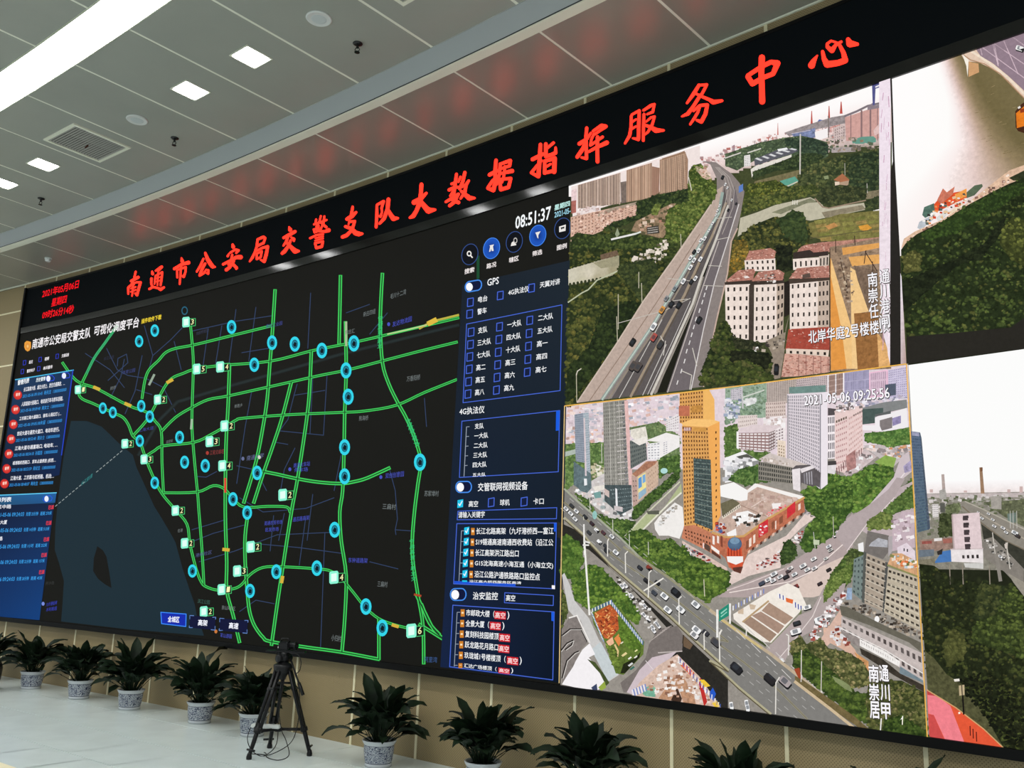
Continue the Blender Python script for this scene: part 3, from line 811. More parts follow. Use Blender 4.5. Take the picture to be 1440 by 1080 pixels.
ROADS = [
 [(387,408),(385,440),(383,470),(379,520),(376,560),(370,600),(360,650),(343,707)], [(479,388),(478,440),(477,483)],
 [(187,613),(205,593),(217,573),(230,547),(242,532),(258,525),(275,519),(310,514),(380,508),(440,493),(500,481),(560,467),(645,447)],
 [(227,607),(247,587),(270,573),(293,562),(320,557),(365,547),(410,537),(450,528),(490,520),(540,507),(590,494),(643,481)],
 [(203,643),(217,634),(230,627),(273,622),(297,611),(320,598),(332,591),(343,588),(410,583),(480,580),(513,578),(557,570),(597,552),(642,534)],
 [(268,457),(271,490),(272,520),(270,593),(273,640),(278,693),(280,720),(284,770),(287,823)],
 [(323,513),(321,570),(318,627),(317,720),(319,790),(319,830),(328,865),(337,903)],
 [(410,537),(397,587),(384,627),(370,667),(357,707)], [(438,493),(436,540),(433,577),(426,627),(418,677),(410,720),(398,797),(390,850),(382,907)],
 [(230,693),(277,692),(300,683),(315,687),(327,700),(343,713),(377,712),(403,713),(408,720)],
 [(370,663),(390,667),(417,673),(448,678),(480,680),(500,677),(517,672),(548,658)],
 [(197,620),(207,650),(220,680),(230,697),(247,717),(263,737),(267,763),(272,785),(277,803),(283,818),(290,825),(307,830),(328,828),(340,822),(352,808),(370,798),(397,797),(447,800),(465,803),(480,813),(497,833),(513,853),(533,870),(560,880),(593,887)],
 [(538,385),(536,420),(535,460),(538,510),(547,540),(560,567),(570,585),(580,607),(587,627),(592,650),(588,680),(583,720),(580,760),(581,790),(588,837),(595,880),(596,933)],
 [(486,453),(487,520),(485,577),(484,630),(482,690),(478,720),(480,760),(487,810),(485,870),(481,917)],
 [(350,715),(345,753),(345,790),(347,820),(350,853),(354,870),(360,883),(370,896),(380,902),(430,910),(480,917),(533,927)], [(533,870),(533,927)],
 [(586,837),(598,862),(610,885),(622,897)], [(590,878),(606,888),(622,898)], [(593,850),(604,876),(618,892)],
 [(165,458),(148,482),(133,503),(122,525),(115,540),(111,553),(116,561),(130,567),(143,573),(160,581),(173,587),(181,598),(187,613),(197,620)],
 [(88,510),(100,527),(112,538),(137,547),(180,570),(207,580),(218,592),(227,607),(228,650),(230,693)],
 [(200,560),(204,535),(210,520),(223,507),(233,496),(247,490),(273,485),(330,471),(383,458)],
]
def smooth2(pl, n=4):
    return [(p.x, p.y) for p in smooth_pts([(x, y, 0) for x, y in pl], n)]
RS = [smooth2(r) for r in ROADS]
for r in RS:
    w = 3.7 if min(p[0] for p in r) < 300 else 4.8
    L.line(r, w, (64, 206, 92), step=False)
bump(0.06)
for r in RS:
    w = 1.1 if min(p[0] for p in r) < 300 else 1.5
    L.line(r, w, (26, 72, 38), step=False)
L.line(smooth2([(165,458),(148,482),(133,503),(122,525)]), 3.6, (58, 176, 112), step=False)
bump(0.05)
for x, y, a in [(136,546,0.4),(180,569,0.4),(239,536,-0.5),(318,773,0.1),(397,815,-1.4),(556,880,0.3)]:
    L.line([(x - 4 * math.cos(a), y - 4 * math.sin(a)), (x + 4 * math.cos(a), y + 4 * math.sin(a))], 4.6, (214, 176, 62), step=False)
L.line([(590,462),(608,452),(645,443)], 3.0, (188, 176, 70)); L.line([(603,455),(613,450)], 7, (222, 186, 66))
L.line([(545,470),(572,464),(600,457)], 1.6, (196, 205, 150)); L.line([(487,453),(487,486)], 3.0, (170, 190, 150))
L.line([(317,673),(317,692)], 3.0, (220, 60, 50)); L.line([(217,527),(210,541)], 3.2, (150, 168, 150)); L.line([(270,590),(269,603)], 3.2, (160, 190, 160))
L.line([(583,836),(592,838)], 3.0, (170, 70, 40))
L.done()
L = Layer('road_names', map_screen)
G2 = (52, 196, 120)
for pl, n in [([(535,445),(534,490)], 7),([(573,590),(588,628)], 8),([(579,758),(582,818)], 8)]:
    for i in range(n):
        f = (i + 0.5) / n
        x = pl[0][0] + (pl[1][0] - pl[0][0]) * f; y = pl[0][1] + (pl[1][1] - pl[0][1]) * f
        L.text('宁启高速公路立交'[i % 8], (x - 3.2, y + 3), (x + 3.2, y + 2), 6.0, G2, 0.01)
L.text('长江航道', (114, 684), (130, 671), 6, (60, 150, 150), 0.0)
LB = (74, 84, 190); LG = (120, 128, 128)
for s, p0, p1, h, c in [('友达物流园',(552,460),(579,452),7.5,LB),('双创创意园',(542,673),(568,670),7.5,LB),('毛川十二湾',(549,421),(571,414),7.5,LG),('新庄四组',(511,446),(528,441),7,LG),
        ('万香阳桥',(572,537),(591,534),7.5,LG),('熊海桥',(505,592),(518,591),7,LG),('苏家埭村',(597,698),(617,698),8,LG),('三扁村',(538,716),(557,717),8,LG),('三扁村',(531,825),(545,826),8,LG),
        ('小归村',(466,901),(480,903),9,LG),('东钟道路架',(490,791),(517,792),7,LB),('南通大学',(347,648),(371,644),7,(104,112,150)),('南通火车站',(413,658),(436,655),6.5,LB),('停车场',(414,664),(433,663),6,LB),
        ('秦灶工业园',(374,462),(397,457),5.5,(70,78,150)),('市经济开发区',(276,472),(292,467),5,(62,66,90)),('体育公园',(172,527),(190,523),5.5,(64,74,130)),('长江公园',(146,507),(160,504),4.5,(52,56,80)),
        ('江南文峰塔',(295,640),(315,638),6.5,(140,60,60)),('滨江公园',(278,848),(295,850),6,(64,100,90)),('狼山风景区',(312,857),(331,859),6,LG),('港闸社区',(275,784),(298,779),5.5,(84,92,140)),
        ('南通农贸市场',(372,739),(397,737),6,LB),('批发市场',(373,748),(392,747),6,LB),('通吕路高架',(412,734),(435,731),6.5,LB),('九圩港船闸',(65,853),(80,850),5.5,(60,70,190)),('水利枢纽',(65,860),(80,858),5.5,(60,70,190)),
        ('军山游园',(310,896),(326,898),6,LB),('姚桥',(155,549),(163,547),5,LG),('新胜乡',(330,574),(341,572),5,LG),('江海大道',(195,608),(216,604),5,(66,72,150)),('段家坝',(234,624),(243,622),4.5,LG),
        ('任港',(250,749),(257,748),5,LG),('开沙岛',(64,823),(76,822),5,(60,62,60)),('阿里湾',(597,931),(615,932),8,(60,90,140)),('李庄汇',(485,471),(499,468),6,LG)]:
    L.text(s, p0, p1, h, c, 0.0)
for x, y, c in [(547,456,LB),(536,671,LB),(342,645,(104,112,150)),(408,660,LB),(292,637,(170,60,50)),(304,888,(200,120,60)),(61,849,(120,140,220)),(365,643,(210,215,200))]:
    L.disc(x, y, 2.2, 2.8, c, n=8)
L.done()
L = Layer('map_markers', map_screen)
CY = (50, 214, 236)
CIRC = [(196,480),(218,465),(326,460),(383,482),(415,484),(358,513),(453,493),(498,483),(145,574),(159,580),(199,571),(211,586),(197,620),(253,615),(260,650),(289,655),(218,679),(362,665),(328,702),(348,721),(487,521),(490,558),(485,629),(485,670),(591,650),(271,803),(352,831),(389,804),(446,799),(471,745),(515,853),(538,883)]
for x, y in CIRC:
    s = max(5.0, 5.4 + (x - 150) / 340 * 2.2)
    L.disc(x, y, s * 1.02, s * 1.5, CY, r0=0.56, step=False)
bump(0.05)
for x, y in CIRC:
    s = max(5.0, 5.4 + (x - 150) / 340 * 2.2)
    L.disc(x, y, s * 0.60, s * 0.9, (52, 190, 216), (18, 70, 92), step=False)
bump(0.05)
for x, y in CIRC:
    s = max(5.0, 5.4 + (x - 150) / 340 * 2.2)
    L.poly([(x - s * 0.34, y + s * 0.1), (x - s * 0.05, y - s * 0.5), (x + s * 0.35, y - s * 0.2), (x + s * 0.3, y + s * 0.5), (x - s * 0.2, y + s * 0.5)], (8, 26, 36), step=False)
L.disc(260, 437, 4.5, 6.2, (40, 96, 120), r0=0.7)
SQ = [(110,548,'1'),(277,519,'5'),(310,516,'4'),(222,562,'2'),(176,624,'2'),(203,646,'3'),(316,599,'2'),(295,621,'3'),(313,655,'4'),(398,696,'2'),(247,718,'2'),(260,764,'2'),(353,769,'2'),(334,803,'3'),(312,829,'1'),(287,860,'2'),(470,812,'4'),(579,887,'6'),(262,453,'3')]
for x, y, n in SQ:
    s = 4.4 + (x - 110) / 400 * 2.3
    L.frame([(x, y + s * 1.25), (x + s * 2.5, y + s * 0.95), (x + s * 2.5, y - s * 0.95), (x, y - s * 0.8)], 0.9, (70, 190, 110))
for x, y, n in SQ:
    s = 4.4 + (x - 110) / 400 * 2.3
    L.poly([(x + s * 0.6, y + s * 1.0), (x + s * 2.4, y + s * 0.8), (x + s * 2.4, y - s * 0.8), (x + s * 0.6, y - s * 0.65)], (16, 22, 16), step=False)
bump(0.05)
for x, y, n in SQ:
    s = 4.4 + (x - 110) / 400 * 2.3
    q = [(-1, -0.95), (-0.75, -1.3), (0.75, -1.45), (1, -1.1), (1, 0.95), (0.75, 1.3), (-0.75, 1.45), (-1, 1.1)]
    L.poly([(x + s * a, y + s * b) for a, b in q], (140, 246, 214), step=False)
bump(0.05)
for x, y, n in SQ:
    s = 4.4 + (x - 110) / 400 * 2.3
    q = [(-0.6, -0.75), (0.6, -0.95), (0.6, 0.75), (-0.6, 0.95)]
    L.poly([(x + s * a, y + s * b) for a, b in q], (226, 255, 246), step=False)
for x, y, n in SQ:
    s = 4.4 + (x - 110) / 400 * 2.3
    L.text(n, (x + s * 1.3, y + s * 0.7), (x + s * 2.0, y + s * 0.6), s * 1.35, (250, 246, 180), 0.01)
L.done()
# heading and layer switches at the top left of the map
L = Layer('map_heading', map_screen)
WH = (250, 246, 248)
L.text('南通市公安局交警支队', (45, 491), (127, 474.5), 13.5, WH, 0.018)
L.text('可视化调度平台', (132, 472.5), (195, 460), 13.5, WH, 0.018)
L.text('插件软件下载', (199, 455.5), (227, 449), 6.5, (250, 220, 60), 0.02)
L.poly([(35,482),(38,479.5),(41,480),(44,481),(44,489),(42,493),(39,494.5),(36,492),(34.5,488)], (232, 158, 62))
L.disc(39.4, 487, 2.6, 4.0, (250, 214, 130), (214, 120, 40), n=10)
for s, x, y, w in [('路况',41,512,5.0),('视频',63,507.5,6.0),('交通设施',87,503,10),('警用电子',38,524.5,11),('单兵警务',61,520.5,13)]:
    L.text(s, (x, y), (x + w, y - w * 0.2), 4.6, (236, 232, 236), 0.03)
    L.frame([(x - 8, y + 1.5), (x - 4.5, y + 0.8), (x - 4, y - 5.2), (x - 7.6, y - 4.6)], 0.8, (48, 62, 190))
L.done()
# event list, left edge
L = Layer('event_panel', map_screen)
L.poly([(22, 534), (104, 520.5), (84, 668), (-2, 690)], (16, 26, 50), grad=[(30, 58, 92), (24, 50, 84), (14, 34, 72), (14, 20, 40)])
L.line([(22, 534), (104, 520.5)], 1.4, (80, 190, 235)); L.line([(103, 521), (87, 640)], 1.4, (40, 70, 200))
L.poly([(-40, 698), (80, 693), (78, 707), (-40, 713)], (40, 96, 132), grad=[(30, 90, 124), (36, 96, 160), (30, 84, 140), (40, 76, 90)])
L.line([(-40, 698), (80, 693)], 1.4, (96, 200, 240))
L.poly([(-45, 713), (77, 707), (56, 872), (-62, 862)], (14, 30, 66), grad=[(14, 24, 46), (18, 36, 70), (16, 62, 122), (14, 40, 84)])
L.done()
L = Layer('event_lettering', map_screen)
L.text('警情列表', (25, 542), (41, 538.5), 7, (240, 244, 248), 0.03)
L.text('历史警情', (51, 537.5), (64, 535), 5.5, (226, 238, 244), 0.03)
for x, y in [(71, 532.5), (93, 528.5)]:
    L.frame([(x - 5, y - 3), (x + 3, y - 4.5), (x + 6, y - 1), (x + 5, y + 2.5), (x - 3, y + 4), (x - 5.5, y + 2)], 1.0, (44, 76, 220))
    L.disc(x - 2.5, y, 3.0, 4.2, (236, 240, 255), n=12)
EV = ['长江路南大街、城北大桥上、发生交通事故、…','人民路南大街路口、电动自行车与轿车刮碰。','工农路江海大道路口、骑车人闯红灯 (…','世纪大道与通京大道口、电动车逆行。','江海大道与通富路口, 电动车, …','城港路校西路口、货车占道停放 (校西…','江海大道、工农路与虹桥路、机动…']
E2 = ['2021-05-06 09:10:45  杨先生  13800000000','2021-05-06 09:09:40  姚女士  13800000000','2021-05-06 09:05:38未留  13800000000','2021-05-06 08:53:40  周女士  13800000000','2021-05-06 08:54:18  孙国圣  13800000000','2021-05-06 08:53:59  吴纪生  13800000000','2021-05-06 08:48:07  韩先生  13800000000']
for i in range(7):
    x = 33.5 - i * 3.1; y = 551 + i * 20.6 + (i * i) * 0.03; sl = 0.16 - i * 0.017
    L.text(EV[i], (x + (0 if i else 0), y), (x + 58 + 0.5 * i, y - 58 * sl), 6.0, (238, 240, 248), 0.02)
    L.text(E2[i], (x - 1.5, y + 9), (x + 60, y + 9 - 60 * sl), 5.4, (56, 150, 226), 0.012)
    L.disc(x - 8, y + 4.5, 6.0, 6.6, (238, 84, 70), (196, 36, 34), n=14)
    L.text('警情', (x - 11, y + 6.4), (x - 5, y + 5.4), 4.2, (255, 214, 200), 0.02)
L.text('派单列表', (-12, 707), (16, 705.5), 6.5, (240, 244, 248), 0.03)
L.frame([(62, 698.5), (71, 697), (74, 700), (73, 704), (64, 706), (61, 703)], 1.0, (44, 90, 225)); L.disc(66, 701.5, 3.0, 4.2, (238, 242, 255), n=12)
for i, (y, a, b, c) in enumerate([(724, '处理 25分钟', '距离 270米', '人民中路'), (746, '处理 14分钟', '距离 513米', '洪江路大厦'), (769, '处理 1小时', '距离 252米', '工农路'), (791, '处理 22分钟', '距离 157米', '青年路'), (815, '处理 28分钟', '距离 45米', '钟秀路')]):
    x = 73 - i * 3.3
    L.text(b, (x - 16, y + 1), (x, y), 5.4, (60, 158, 232), 0.015)
    L.text(a, (x - 36, y + 1.6), (x - 19, y + 1), 5.4, (60, 158, 232), 0.015)
    L.text('2021-05-06 09:24:03', (x - 80, y + 3), (x - 39, y + 1.8), 5.4, (60, 158, 232), 0.012)
    if i < 4:
        L.text(c, (-10 - i * 4, y - 8), (16 - i * 6, y - 9), 5.6, (236, 238, 246), 0.02)
    L.text('已派', (x - 4.5, y - 7.5), (x + 3, y - 8), 5.6, (226, 60, 74), 0.04)
L.done()
# buttons at the foot of the map
L = Layer('map_buttons', map_screen)
for q, hot, s in [([(227, 861), (262.5, 863.5), (262, 881), (228, 877)], True, '全城区'), ([(268, 865.5), (304, 868), (303, 886), (267, 882.5)], False, '高架'), ([(310, 869.5), (349.5, 872.5), (348, 890.5), (309, 886.5)], False, '高速')]:
    L.poly(q, (22, 44, 170) if hot else (18, 22, 56))
    if hot: L.frame(q, 1.2, (60, 140, 255))
    else:
        for (ax, ay), (bx_, by), (cx, cy) in ((q[3], q[0], q[1]), (q[0], q[1], q[2]), (q[1], q[2], q[3]), (q[2], q[3], q[0])):
            L.line([(bx_ + (ax - bx_) * 0.12, by + (ay - by) * 0.3 if abs(ay - by) > 6 else by), (bx_, by), (bx_ + (cx - bx_) * 0.15, by + (cy - by) * 0.15)], 1.0, (110, 150, 220), step=False)
    m = ((q[0][0] + q[2][0]) / 2, (q[0][1] + q[2][1]) / 2); w = 8 if len(s) > 2 else 6.5
    L.text(s, (m[0] - w, m[1] + 3.6), (m[0] + w, m[1] + 4.6), 8.4, (242, 244, 255), 0.03)
L.done()

# ------------------------------------------------------------------ control panel between the map and the camera pictures
L = Layer('control_panel', map_screen)
NV = (23, 33, 45)
L.poly([(651, 401), (802, 366.5), (795, 660), (636, 660)], NV, grad=[(24, 32, 42), (28, 38, 48), (20, 31, 44), (20, 32, 50)])
L.poly([(636, 660), (795, 660), (788.6, 960), (620, 938)], NV, grad=[(20, 32, 50), (20, 31, 44), (9, 20, 36), (20, 34, 66)])
L.poly([(671, 360), (675, 360), (675, 392), (671, 393)], (26, 74, 46))
L.done()
L = Layer('control_buttons', map_screen)
BL = (72, 104, 214)
for x, y, hot in [(661.5, 358, 0), (692, 349.5, 1), (724, 340.5, 0), (757, 331.5, 1), (792, 321.5, 0)]:
    rx, ry = 11.5, 14.5
    pts = [(x + rx * math.cos(k * math.pi / 12) , y + ry * math.sin(k * math.pi / 12) - 0.18 * rx * math.cos(k * math.pi / 12)) for k in range(24)]
    pts = [p for p in pts if p[0] < 802.5]
    L.poly(pts, (30, 84, 186) if hot else (13, 16, 24))
    if hot:
        L.disc(x, y, 8.5, 10.5, (16, 44, 116), (30, 84, 186), n=18)
        L.frame(pts, 1.0, (70, 136, 236))
    else: L.frame(pts, 1.0, (54, 80, 140))
IW = (236, 232, 228)
L.disc(660.5, 357, 3.4, 4.0, IW, r0=0.55); L.line([(662.5, 359.5), (665, 362.5)], 1.8, IW)
L.poly([(688.5, 354.5), (690, 347), (689, 345.5), (695.5, 344), (694, 347), (695, 353), (692.5, 353.5), (691.5, 350), (690.5, 354)], IW)
L.poly([(719, 346.5), (720, 342), (722, 340), (724, 339.5), (727, 345)], IW); L.disc(725.5, 338.5, 2.8, 4.2, (190, 186, 182), r0=0.6)
L.poly([(753.5, 327.5), (761, 325.5), (757.8, 331), (757.8, 336), (756, 334), (755.5, 331.5)], IW)
L.poly([(787, 319), (796.5, 316), (796, 325), (787, 327)], IW); L.poly([(789, 320.5), (794.5, 319), (794, 322), (792, 321.5), (790.5, 323.5)], (20, 24, 30))
for s, x, y in [('搜索', 654, 386), ('路况', 685, 378.5), ('辖区', 716.5, 370), ('筛选', 749.5, 361), ('图例', 784, 352.5)]:
    L.text(s, (x, y), (x + 13.5, y - 3.4), 7.0, (236, 228, 226), 0.03)
L.text('08:51:37', (725.5, 322.5), (775, 308), 17, (246, 250, 252), 0.02)
L.text('星期四', (780.5, 296.5), (802, 290), 7.5, (190, 232, 226), 0.035)
L.text('2021-05-', (780.5, 306.5), (803, 300), 7.5, (160, 214, 232), 0.02)
# GPS switches
def toggle(x, y, w=23, h=13):
    pts = []
    for k in range(20):
        a = (math.pi / 2 + (k / 9) * math.pi) if k < 10 else (-math.pi / 2 + ((k - 10) / 9) * math.pi)
        px = x + h * 0.42 + h * 0.42 * math.cos(a) if k < 10 else x + w - h * 0.42 + h * 0.42 * math.cos(a)
        pts.append((px, y - 0.17 * (px - x - h * 0.4) * (1 if y < 500 else 0.1) - h * 0.55 * math.sin(a)))
    L.poly(pts, (14, 22, 58))
    L.frame(pts, 1.6, (70, 140, 236))
    L.disc(x + h * 0.45, y + 0.3, h * 0.37, h * 0.45, (252, 252, 255), n=14)
def box(x, y, on=False, w=8, h=11):
    q = [(x, y), (x + w, y - w * 0.17), (x + w - 0.4, y + h - w * 0.17), (x - 0.4, y + h)]
    if on: 
        L.poly(q, (30, 196, 236)); L.line([(x + 1.5, y + h * 0.45), (x + 3, y + h * 0.7), (x + w - 1.5, y + h * 0.12)], 1.3, (240, 250, 255))
    else:
        L.poly(q, (18, 28, 60)); L.frame(q, 1.2, BL)
def word(s, x, y, w, h=8.6, sl=-0.2, c=(244, 246, 248), b=0.015): L.text(s, (x, y), (x + w, y + sl * w), h, c, b)
toggle(655, 403.5); word('GPS', 686, 402.5, 16, 9.5, -0.2)
for s, bx_, by, tx, ty, w in [('电台', 658.5, 420.5, 673, 426, 13), ('4G执法仪', 700.5, 411, 715.5, 416, 29), ('天翼对讲', 744.5, 400.5, 760, 405.5, 28), ('警车', 657.5, 437, 672, 443, 13)]:
    box(bx_, by); word(s, tx, ty, w, 8.2, -0.2)
L.frame([(657, 456), (791, 429), (788.5, 549.5), (652, 566.5)], 1.1, BL)
for (s, c, r) in [('支队',0,0),('一大队',1,0),('二大队',2,0),('三大队',0,1),('四大队',1,1),('五大队',2,1),('七大队',0,2),('十大队',1,2),('高一',2,2),('高二',0,3),('高三',1,3),('高四',2,3),('高五',0,4),('高六',1,4),('高七',2,4),('高八',0,5),('高九',1,5)]:
    bx_ = [659.5, 699.5, 742][c] - r * 0.85; by = [462.5, 455, 446][c] + r * [17.4, 17.8, 18.2][c]
    w = 19 if len(s) == 3 else 13
    tx = bx_ + [13.5, 14.5, 15.5][c]; sl = -0.17 + r * 0.012
    box(bx_, by); word(s, tx, by + [7, 6.5, 6][c], w + c, 8.4, sl)
word('4G执法仪', 647, 584, 35, 10, -0.09)
L.frame([(650.5, 592.5), (788, 577.5), (786, 663.5), (647, 671.5)], 1.1, BL)
L.poly([(783, 578), (788, 577.5), (787, 605.5), (782.5, 606)], (24, 92, 224))
L.line([(657, 600.5), (653.5, 670)], 1.0, (150, 160, 176))
for i, s in enumerate(['支队', '一大队', '二大队', '三大队', '四大队']):
    y = 600.5 + i * 13.6; L.line([(657 - i * 0.7, y), (661 - i * 0.7, y - 0.3)], 0.9, (150, 160, 176))
    word(s, 668.5 - i * 0.7, y + 3, 12.5 if i == 0 else 19.5, 7.6, -0.06)
word('五大队', 665.5, 670.5, 18.5, 5.2, -0.03)
toggle(642, 685, 22, 14); word('交管联网视频设备', 673, 691, 70, 11.5, -0.03)
box(644.5, 703.5, True, 8, 11); box(688, 701.5, False, 8, 11.5); box(734, 700.5, False, 8.5, 11.5)
word('高空', 660, 713, 13, 8.4, -0.02); word('球机', 704, 711, 13.5, 8.4, -0.02); word('卡口', 751, 709.5, 14.5, 8.6, -0.02)
L.frame([(645, 719), (784, 714), (783.5, 729.5), (644, 731)], 1.1, BL); word('请输入关键字', 645.5, 728.5, 37, 8.6, -0.02)
L.frame([(643.5, 736.5), (783.5, 735.5), (781, 828), (639, 821)], 1.1, BL)
L.poly([(780, 736), (784, 736), (783, 747.5), (780, 747.5)], (28, 92, 224)); L.poly([(640, 817), (726, 821), (726, 824.5), (640, 820.5)], (28, 82, 210)); L.poly([(777, 823), (781.5, 823.3), (781.5, 828.5), (777, 828)], WH)
L.line([(650, 746.5), (646.5, 817)], 0.9, (150, 160, 176))
for i, (s, w) in enumerate([('长江北路高架（九圩港桥西---富江', 109), ('S19锡通高速南通西收费站（沿江公', 109), ('长江高架洪江路出口', 61), ('G15沈海高速小海互通（小海立交)', 110), ('沿江公路沪通铁路路口监控点', 92)]):
    x = 670.5 - i * 0.6; y = 751.5 + i * 15.1
    L.line([(650 - i * 0.7, y - 5), (654 - i * 0.6, y - 5)], 0.9, (150, 160, 176))
    box(x - 16.5, y - 9.5, True, 7, 10.5)
    L.poly([(x - 7, y - 9), (x - 2, y - 9), (x - 2, y + 1), (x - 7, y + 1)], (206, 128, 42)); L.poly([(x - 6, y - 6), (x - 3, y - 6), (x - 3, y - 3), (x - 6, y - 3)], (250, 228, 190))
    word(s, x, y, w, 9.2, 0.012 * i)
L.poly([(651, 816), (658, 816.2), (658, 818.5), (651, 818.2)], (30, 196, 236)); word('沿江高大桥西服务区高清', 661, 819, 73, 3.6, 0.035)
toggle(634.5, 836, 22, 15); word('治安监控', 666, 843, 35, 10.5, 0.02)
L.frame([(711, 833.5), (779.5, 837.5), (779, 851.5), (710.5, 847.5)], 1.1, BL); word('高空', 712.5, 845, 13, 8.6, 0.04)
L.frame([(638, 851), (780.5, 860.5), (778.5, 956), (633.5, 937.5)], 1.2, BL)
L.poly([(776.5, 860.5), (780.5, 861), (780, 873.5), (776.5, 873)], (28, 92, 224))
L.line([(644, 861.5), (640, 937)], 0.9, (150, 160, 176))
for i, (s, w, r, rx, rw, ap) in enumerate([('市邮政大楼（', 40, '高空', 696.5, 16, ')'), ('全景大厦（', 33, '高空', 690, 15.5, ')'), ('复刻科技园楼顶', 47, '高空', 703, 15.5, ''), ('跃龙路花月路口', 47, '高空', 702, 15.5, ''), ('玖珑城1号楼楼顶（', 58, '高空', 714, 16, ')'), ('汇达广场楼顶（', 46, '高空', 702, 16, ')')]):
    x = 656.5 - i * 0.6; y = 866 + i * 14.9; sl = 0.06 + 0.012 * i
    h = 9.2 if i < 5 else 6
    yy = y if i < 5 else y - 2
    L.line([(644 - i * 0.7, y - 5), (648 - i * 0.7, y - 5)], 0.9, (150, 160, 176))
    L.poly([(x - 7.5, yy - h), (x - 2, yy - h), (x - 2, yy + 1), (x - 7.5, yy + 1)], (206, 128, 42)); L.poly([(x - 6.3, yy - h * .6), (x - 3.3, yy - h * .6), (x - 3.3, yy - 3), (x - 6.3, yy - 3)], (250, 228, 190))
    word(s, x, yy, w, h, sl)
    ry = yy + sl * (rx - x)
    L.poly([(rx, ry - h), (rx + rw, ry - h + sl * rw), (rx + rw, ry + 2 + sl * rw), (rx, ry + 2)], (206, 34, 44))
    word(r, rx + 1, ry + 0.6, rw - 2, h * 0.9, sl, (255, 226, 226))
    if ap: word(ap, rx + rw + 2, ry + 2.6, 2.6, h + 2, sl)
L.done()
# ------------------------------------------------------------------ four camera pictures, right half of the wall
def G(ox, oy, s, pts):
    return [(ox + p[0] / s, oy + p[1] / s) for p in pts]
def table(v, rows):
    for (v0, *a), (v1, *b) in zip(rows, rows[1:]):
        if v <= v1 or (v1, *b) == tuple(rows[-1]):
            s = min(1.0, max(0.0, (v - v0) / (v1 - v0))); return tuple(p + (q - p) * s for p, q in zip(a, b))
T_V, T_R = 7.247, TR_ - 0.046
Z_M = 3.136
LIFT[0] = 0.0008
GRAIN[0] = 0.12
# ======== picture 1: expressway, river and apartment blocks
view1 = panel_layer('street_view', video_wall, T_MAP, T_V, Z_M, Z_S1 - 0.001, (66, 72, 44, 0.3), 0.0004)
fa = lambda *p: G(795, 170, 6, p)
fb = lambda *p: G(1020, 100, 6, p)
fc = lambda *p: G(795, 330, 4.5, p)
fd = lambda *p: G(1000, 260, 3.857, p)
L = Layer('sky', view1)
SKY = [(800, 255), (1256, 100), (1256, 200), (1090, 225), (1010, 250), (960, 262), (806, 300)]
def low(x): return 226 - (x - 1000) * 0.30
gradient(L, SKY, lambda x, y: table(y - low(x), [(-60, 255, 253, 252), (-22, 254, 251, 250), (-8, 250, 240, 238), (4, 236, 216, 212), (16, 218, 196, 190), (40, 200, 180, 174)]), 80, 60)
clutter(L, [(965, 228), (1060, 197), (1130, 178), (1190, 166), (1190, 195), (1090, 212), (1030, 222), (975, 242)], 260, [(228, 200, 196), (205, 170, 168), (236, 220, 216), (176, 140, 140), (190, 120, 112), (160, 150, 150)], 0.8, 3.2, 5, 0.6)
rnd = random.Random(3)
for i in range(34):
    x = rnd.uniform(1025, 1190); y = 226 - (x - 1000) * 0.24; h = rnd.uniform(4, 15)
    L.line([(x, y), (x + rnd.uniform(-0.6, 0.6), y - h)], rnd.uniform(0.6, 1.5), rnd.choice([(206, 140, 130), (190, 110, 100), (170, 150, 150), (150, 120, 130)]), step=False)
    if rnd.random() < 0.4: L.line([(x - 3, y - h * 0.8), (x + 5, y - h * 0.8 - 2)], 0.8, (206, 140, 130), step=False)
for x, y, h, w in [(1141.5, 176, 20, 3.2), (1166, 172, 23, 3.4), (1183, 160, 17, 4.0), (1094, 190, 17, 1.6)]:
    L.poly([(x - w / 2, y), (x - w * 0.15, y - h), (x + w * 0.15, y - h), (x + w / 2, y)], (190, 84, 74), step=False)
L.poly([(1146, 176), (1152, 168), (1158, 169), (1160, 175), (1150, 179)], (90, 110, 170))
L.done()
L = Layer('harbour', view1)
L.poly(fb((500,520),(640,470),(900,390),(1020,370),(1020,440),(780,490),(640,530),(540,550)), (150, 140, 140, 0.4))
L.poly(fb((560,530),(760,480),(760,560),(600,590)), (120, 130, 165, 0.5))
L.poly(fb((755,515),(865,480),(865,560),(765,590)), (246, 240, 240)); L.line(fb((870,380),(872,560)), 1.4, (120, 110, 105))
L.poly(fb((910,480),(1015,440),(1015,590),(915,600)), (206, 186, 182, 0.3)); facade(L, fb((920,490),(1010,455),(1010,580),(920,595)), 5, 5, None, (150, 130, 128), 0.4, 0.5, 4)
L.poly(fb((1010,390),(1310,290),(1310,560),(1250,590),(1020,590)), (206, 160, 152, 0.15), grad=None)
for a in (1060, 1150, 1225, 1285): L.line(fb((a, 380 - (a - 1010) * 0.33), (a, 585)), 2.4 if a in (1150, 1225) else 1.2, (140, 112, 112))
L.line(fb((1010,380),(1110,340),(1200,295),(1310,270)), 3.0, (126, 116, 122)); L.poly(fb((1200,300),(1240,270),(1270,290),(1310,280),(1310,310),(1200,330)), (140, 128, 136))
L.poly(fb((1238,115),(1310,100),(1310,135),(1268,150),(1262,285),(1244,290),(1240,170)), (84, 86, 138)); L.poly(fb((1265,130),(1300,115),(1300,128),(1268,142)), (240, 236, 240))
L.poly(fb((1250,500),(1310,430),(1310,520),(1260,545)), (222, 190, 186)); L.poly(fb((1070,580),(1150,555),(1250,550),(1272,570),(1270,600),(1180,615),(1075,615)), (104, 152, 136, 0.1))
L.line(fb((880,650),(1310,620)), 3, (176, 160, 150)); L.poly(fb((870,650),(1090,640),(1100,680),(900,690)), (170, 160, 158, 0.3))
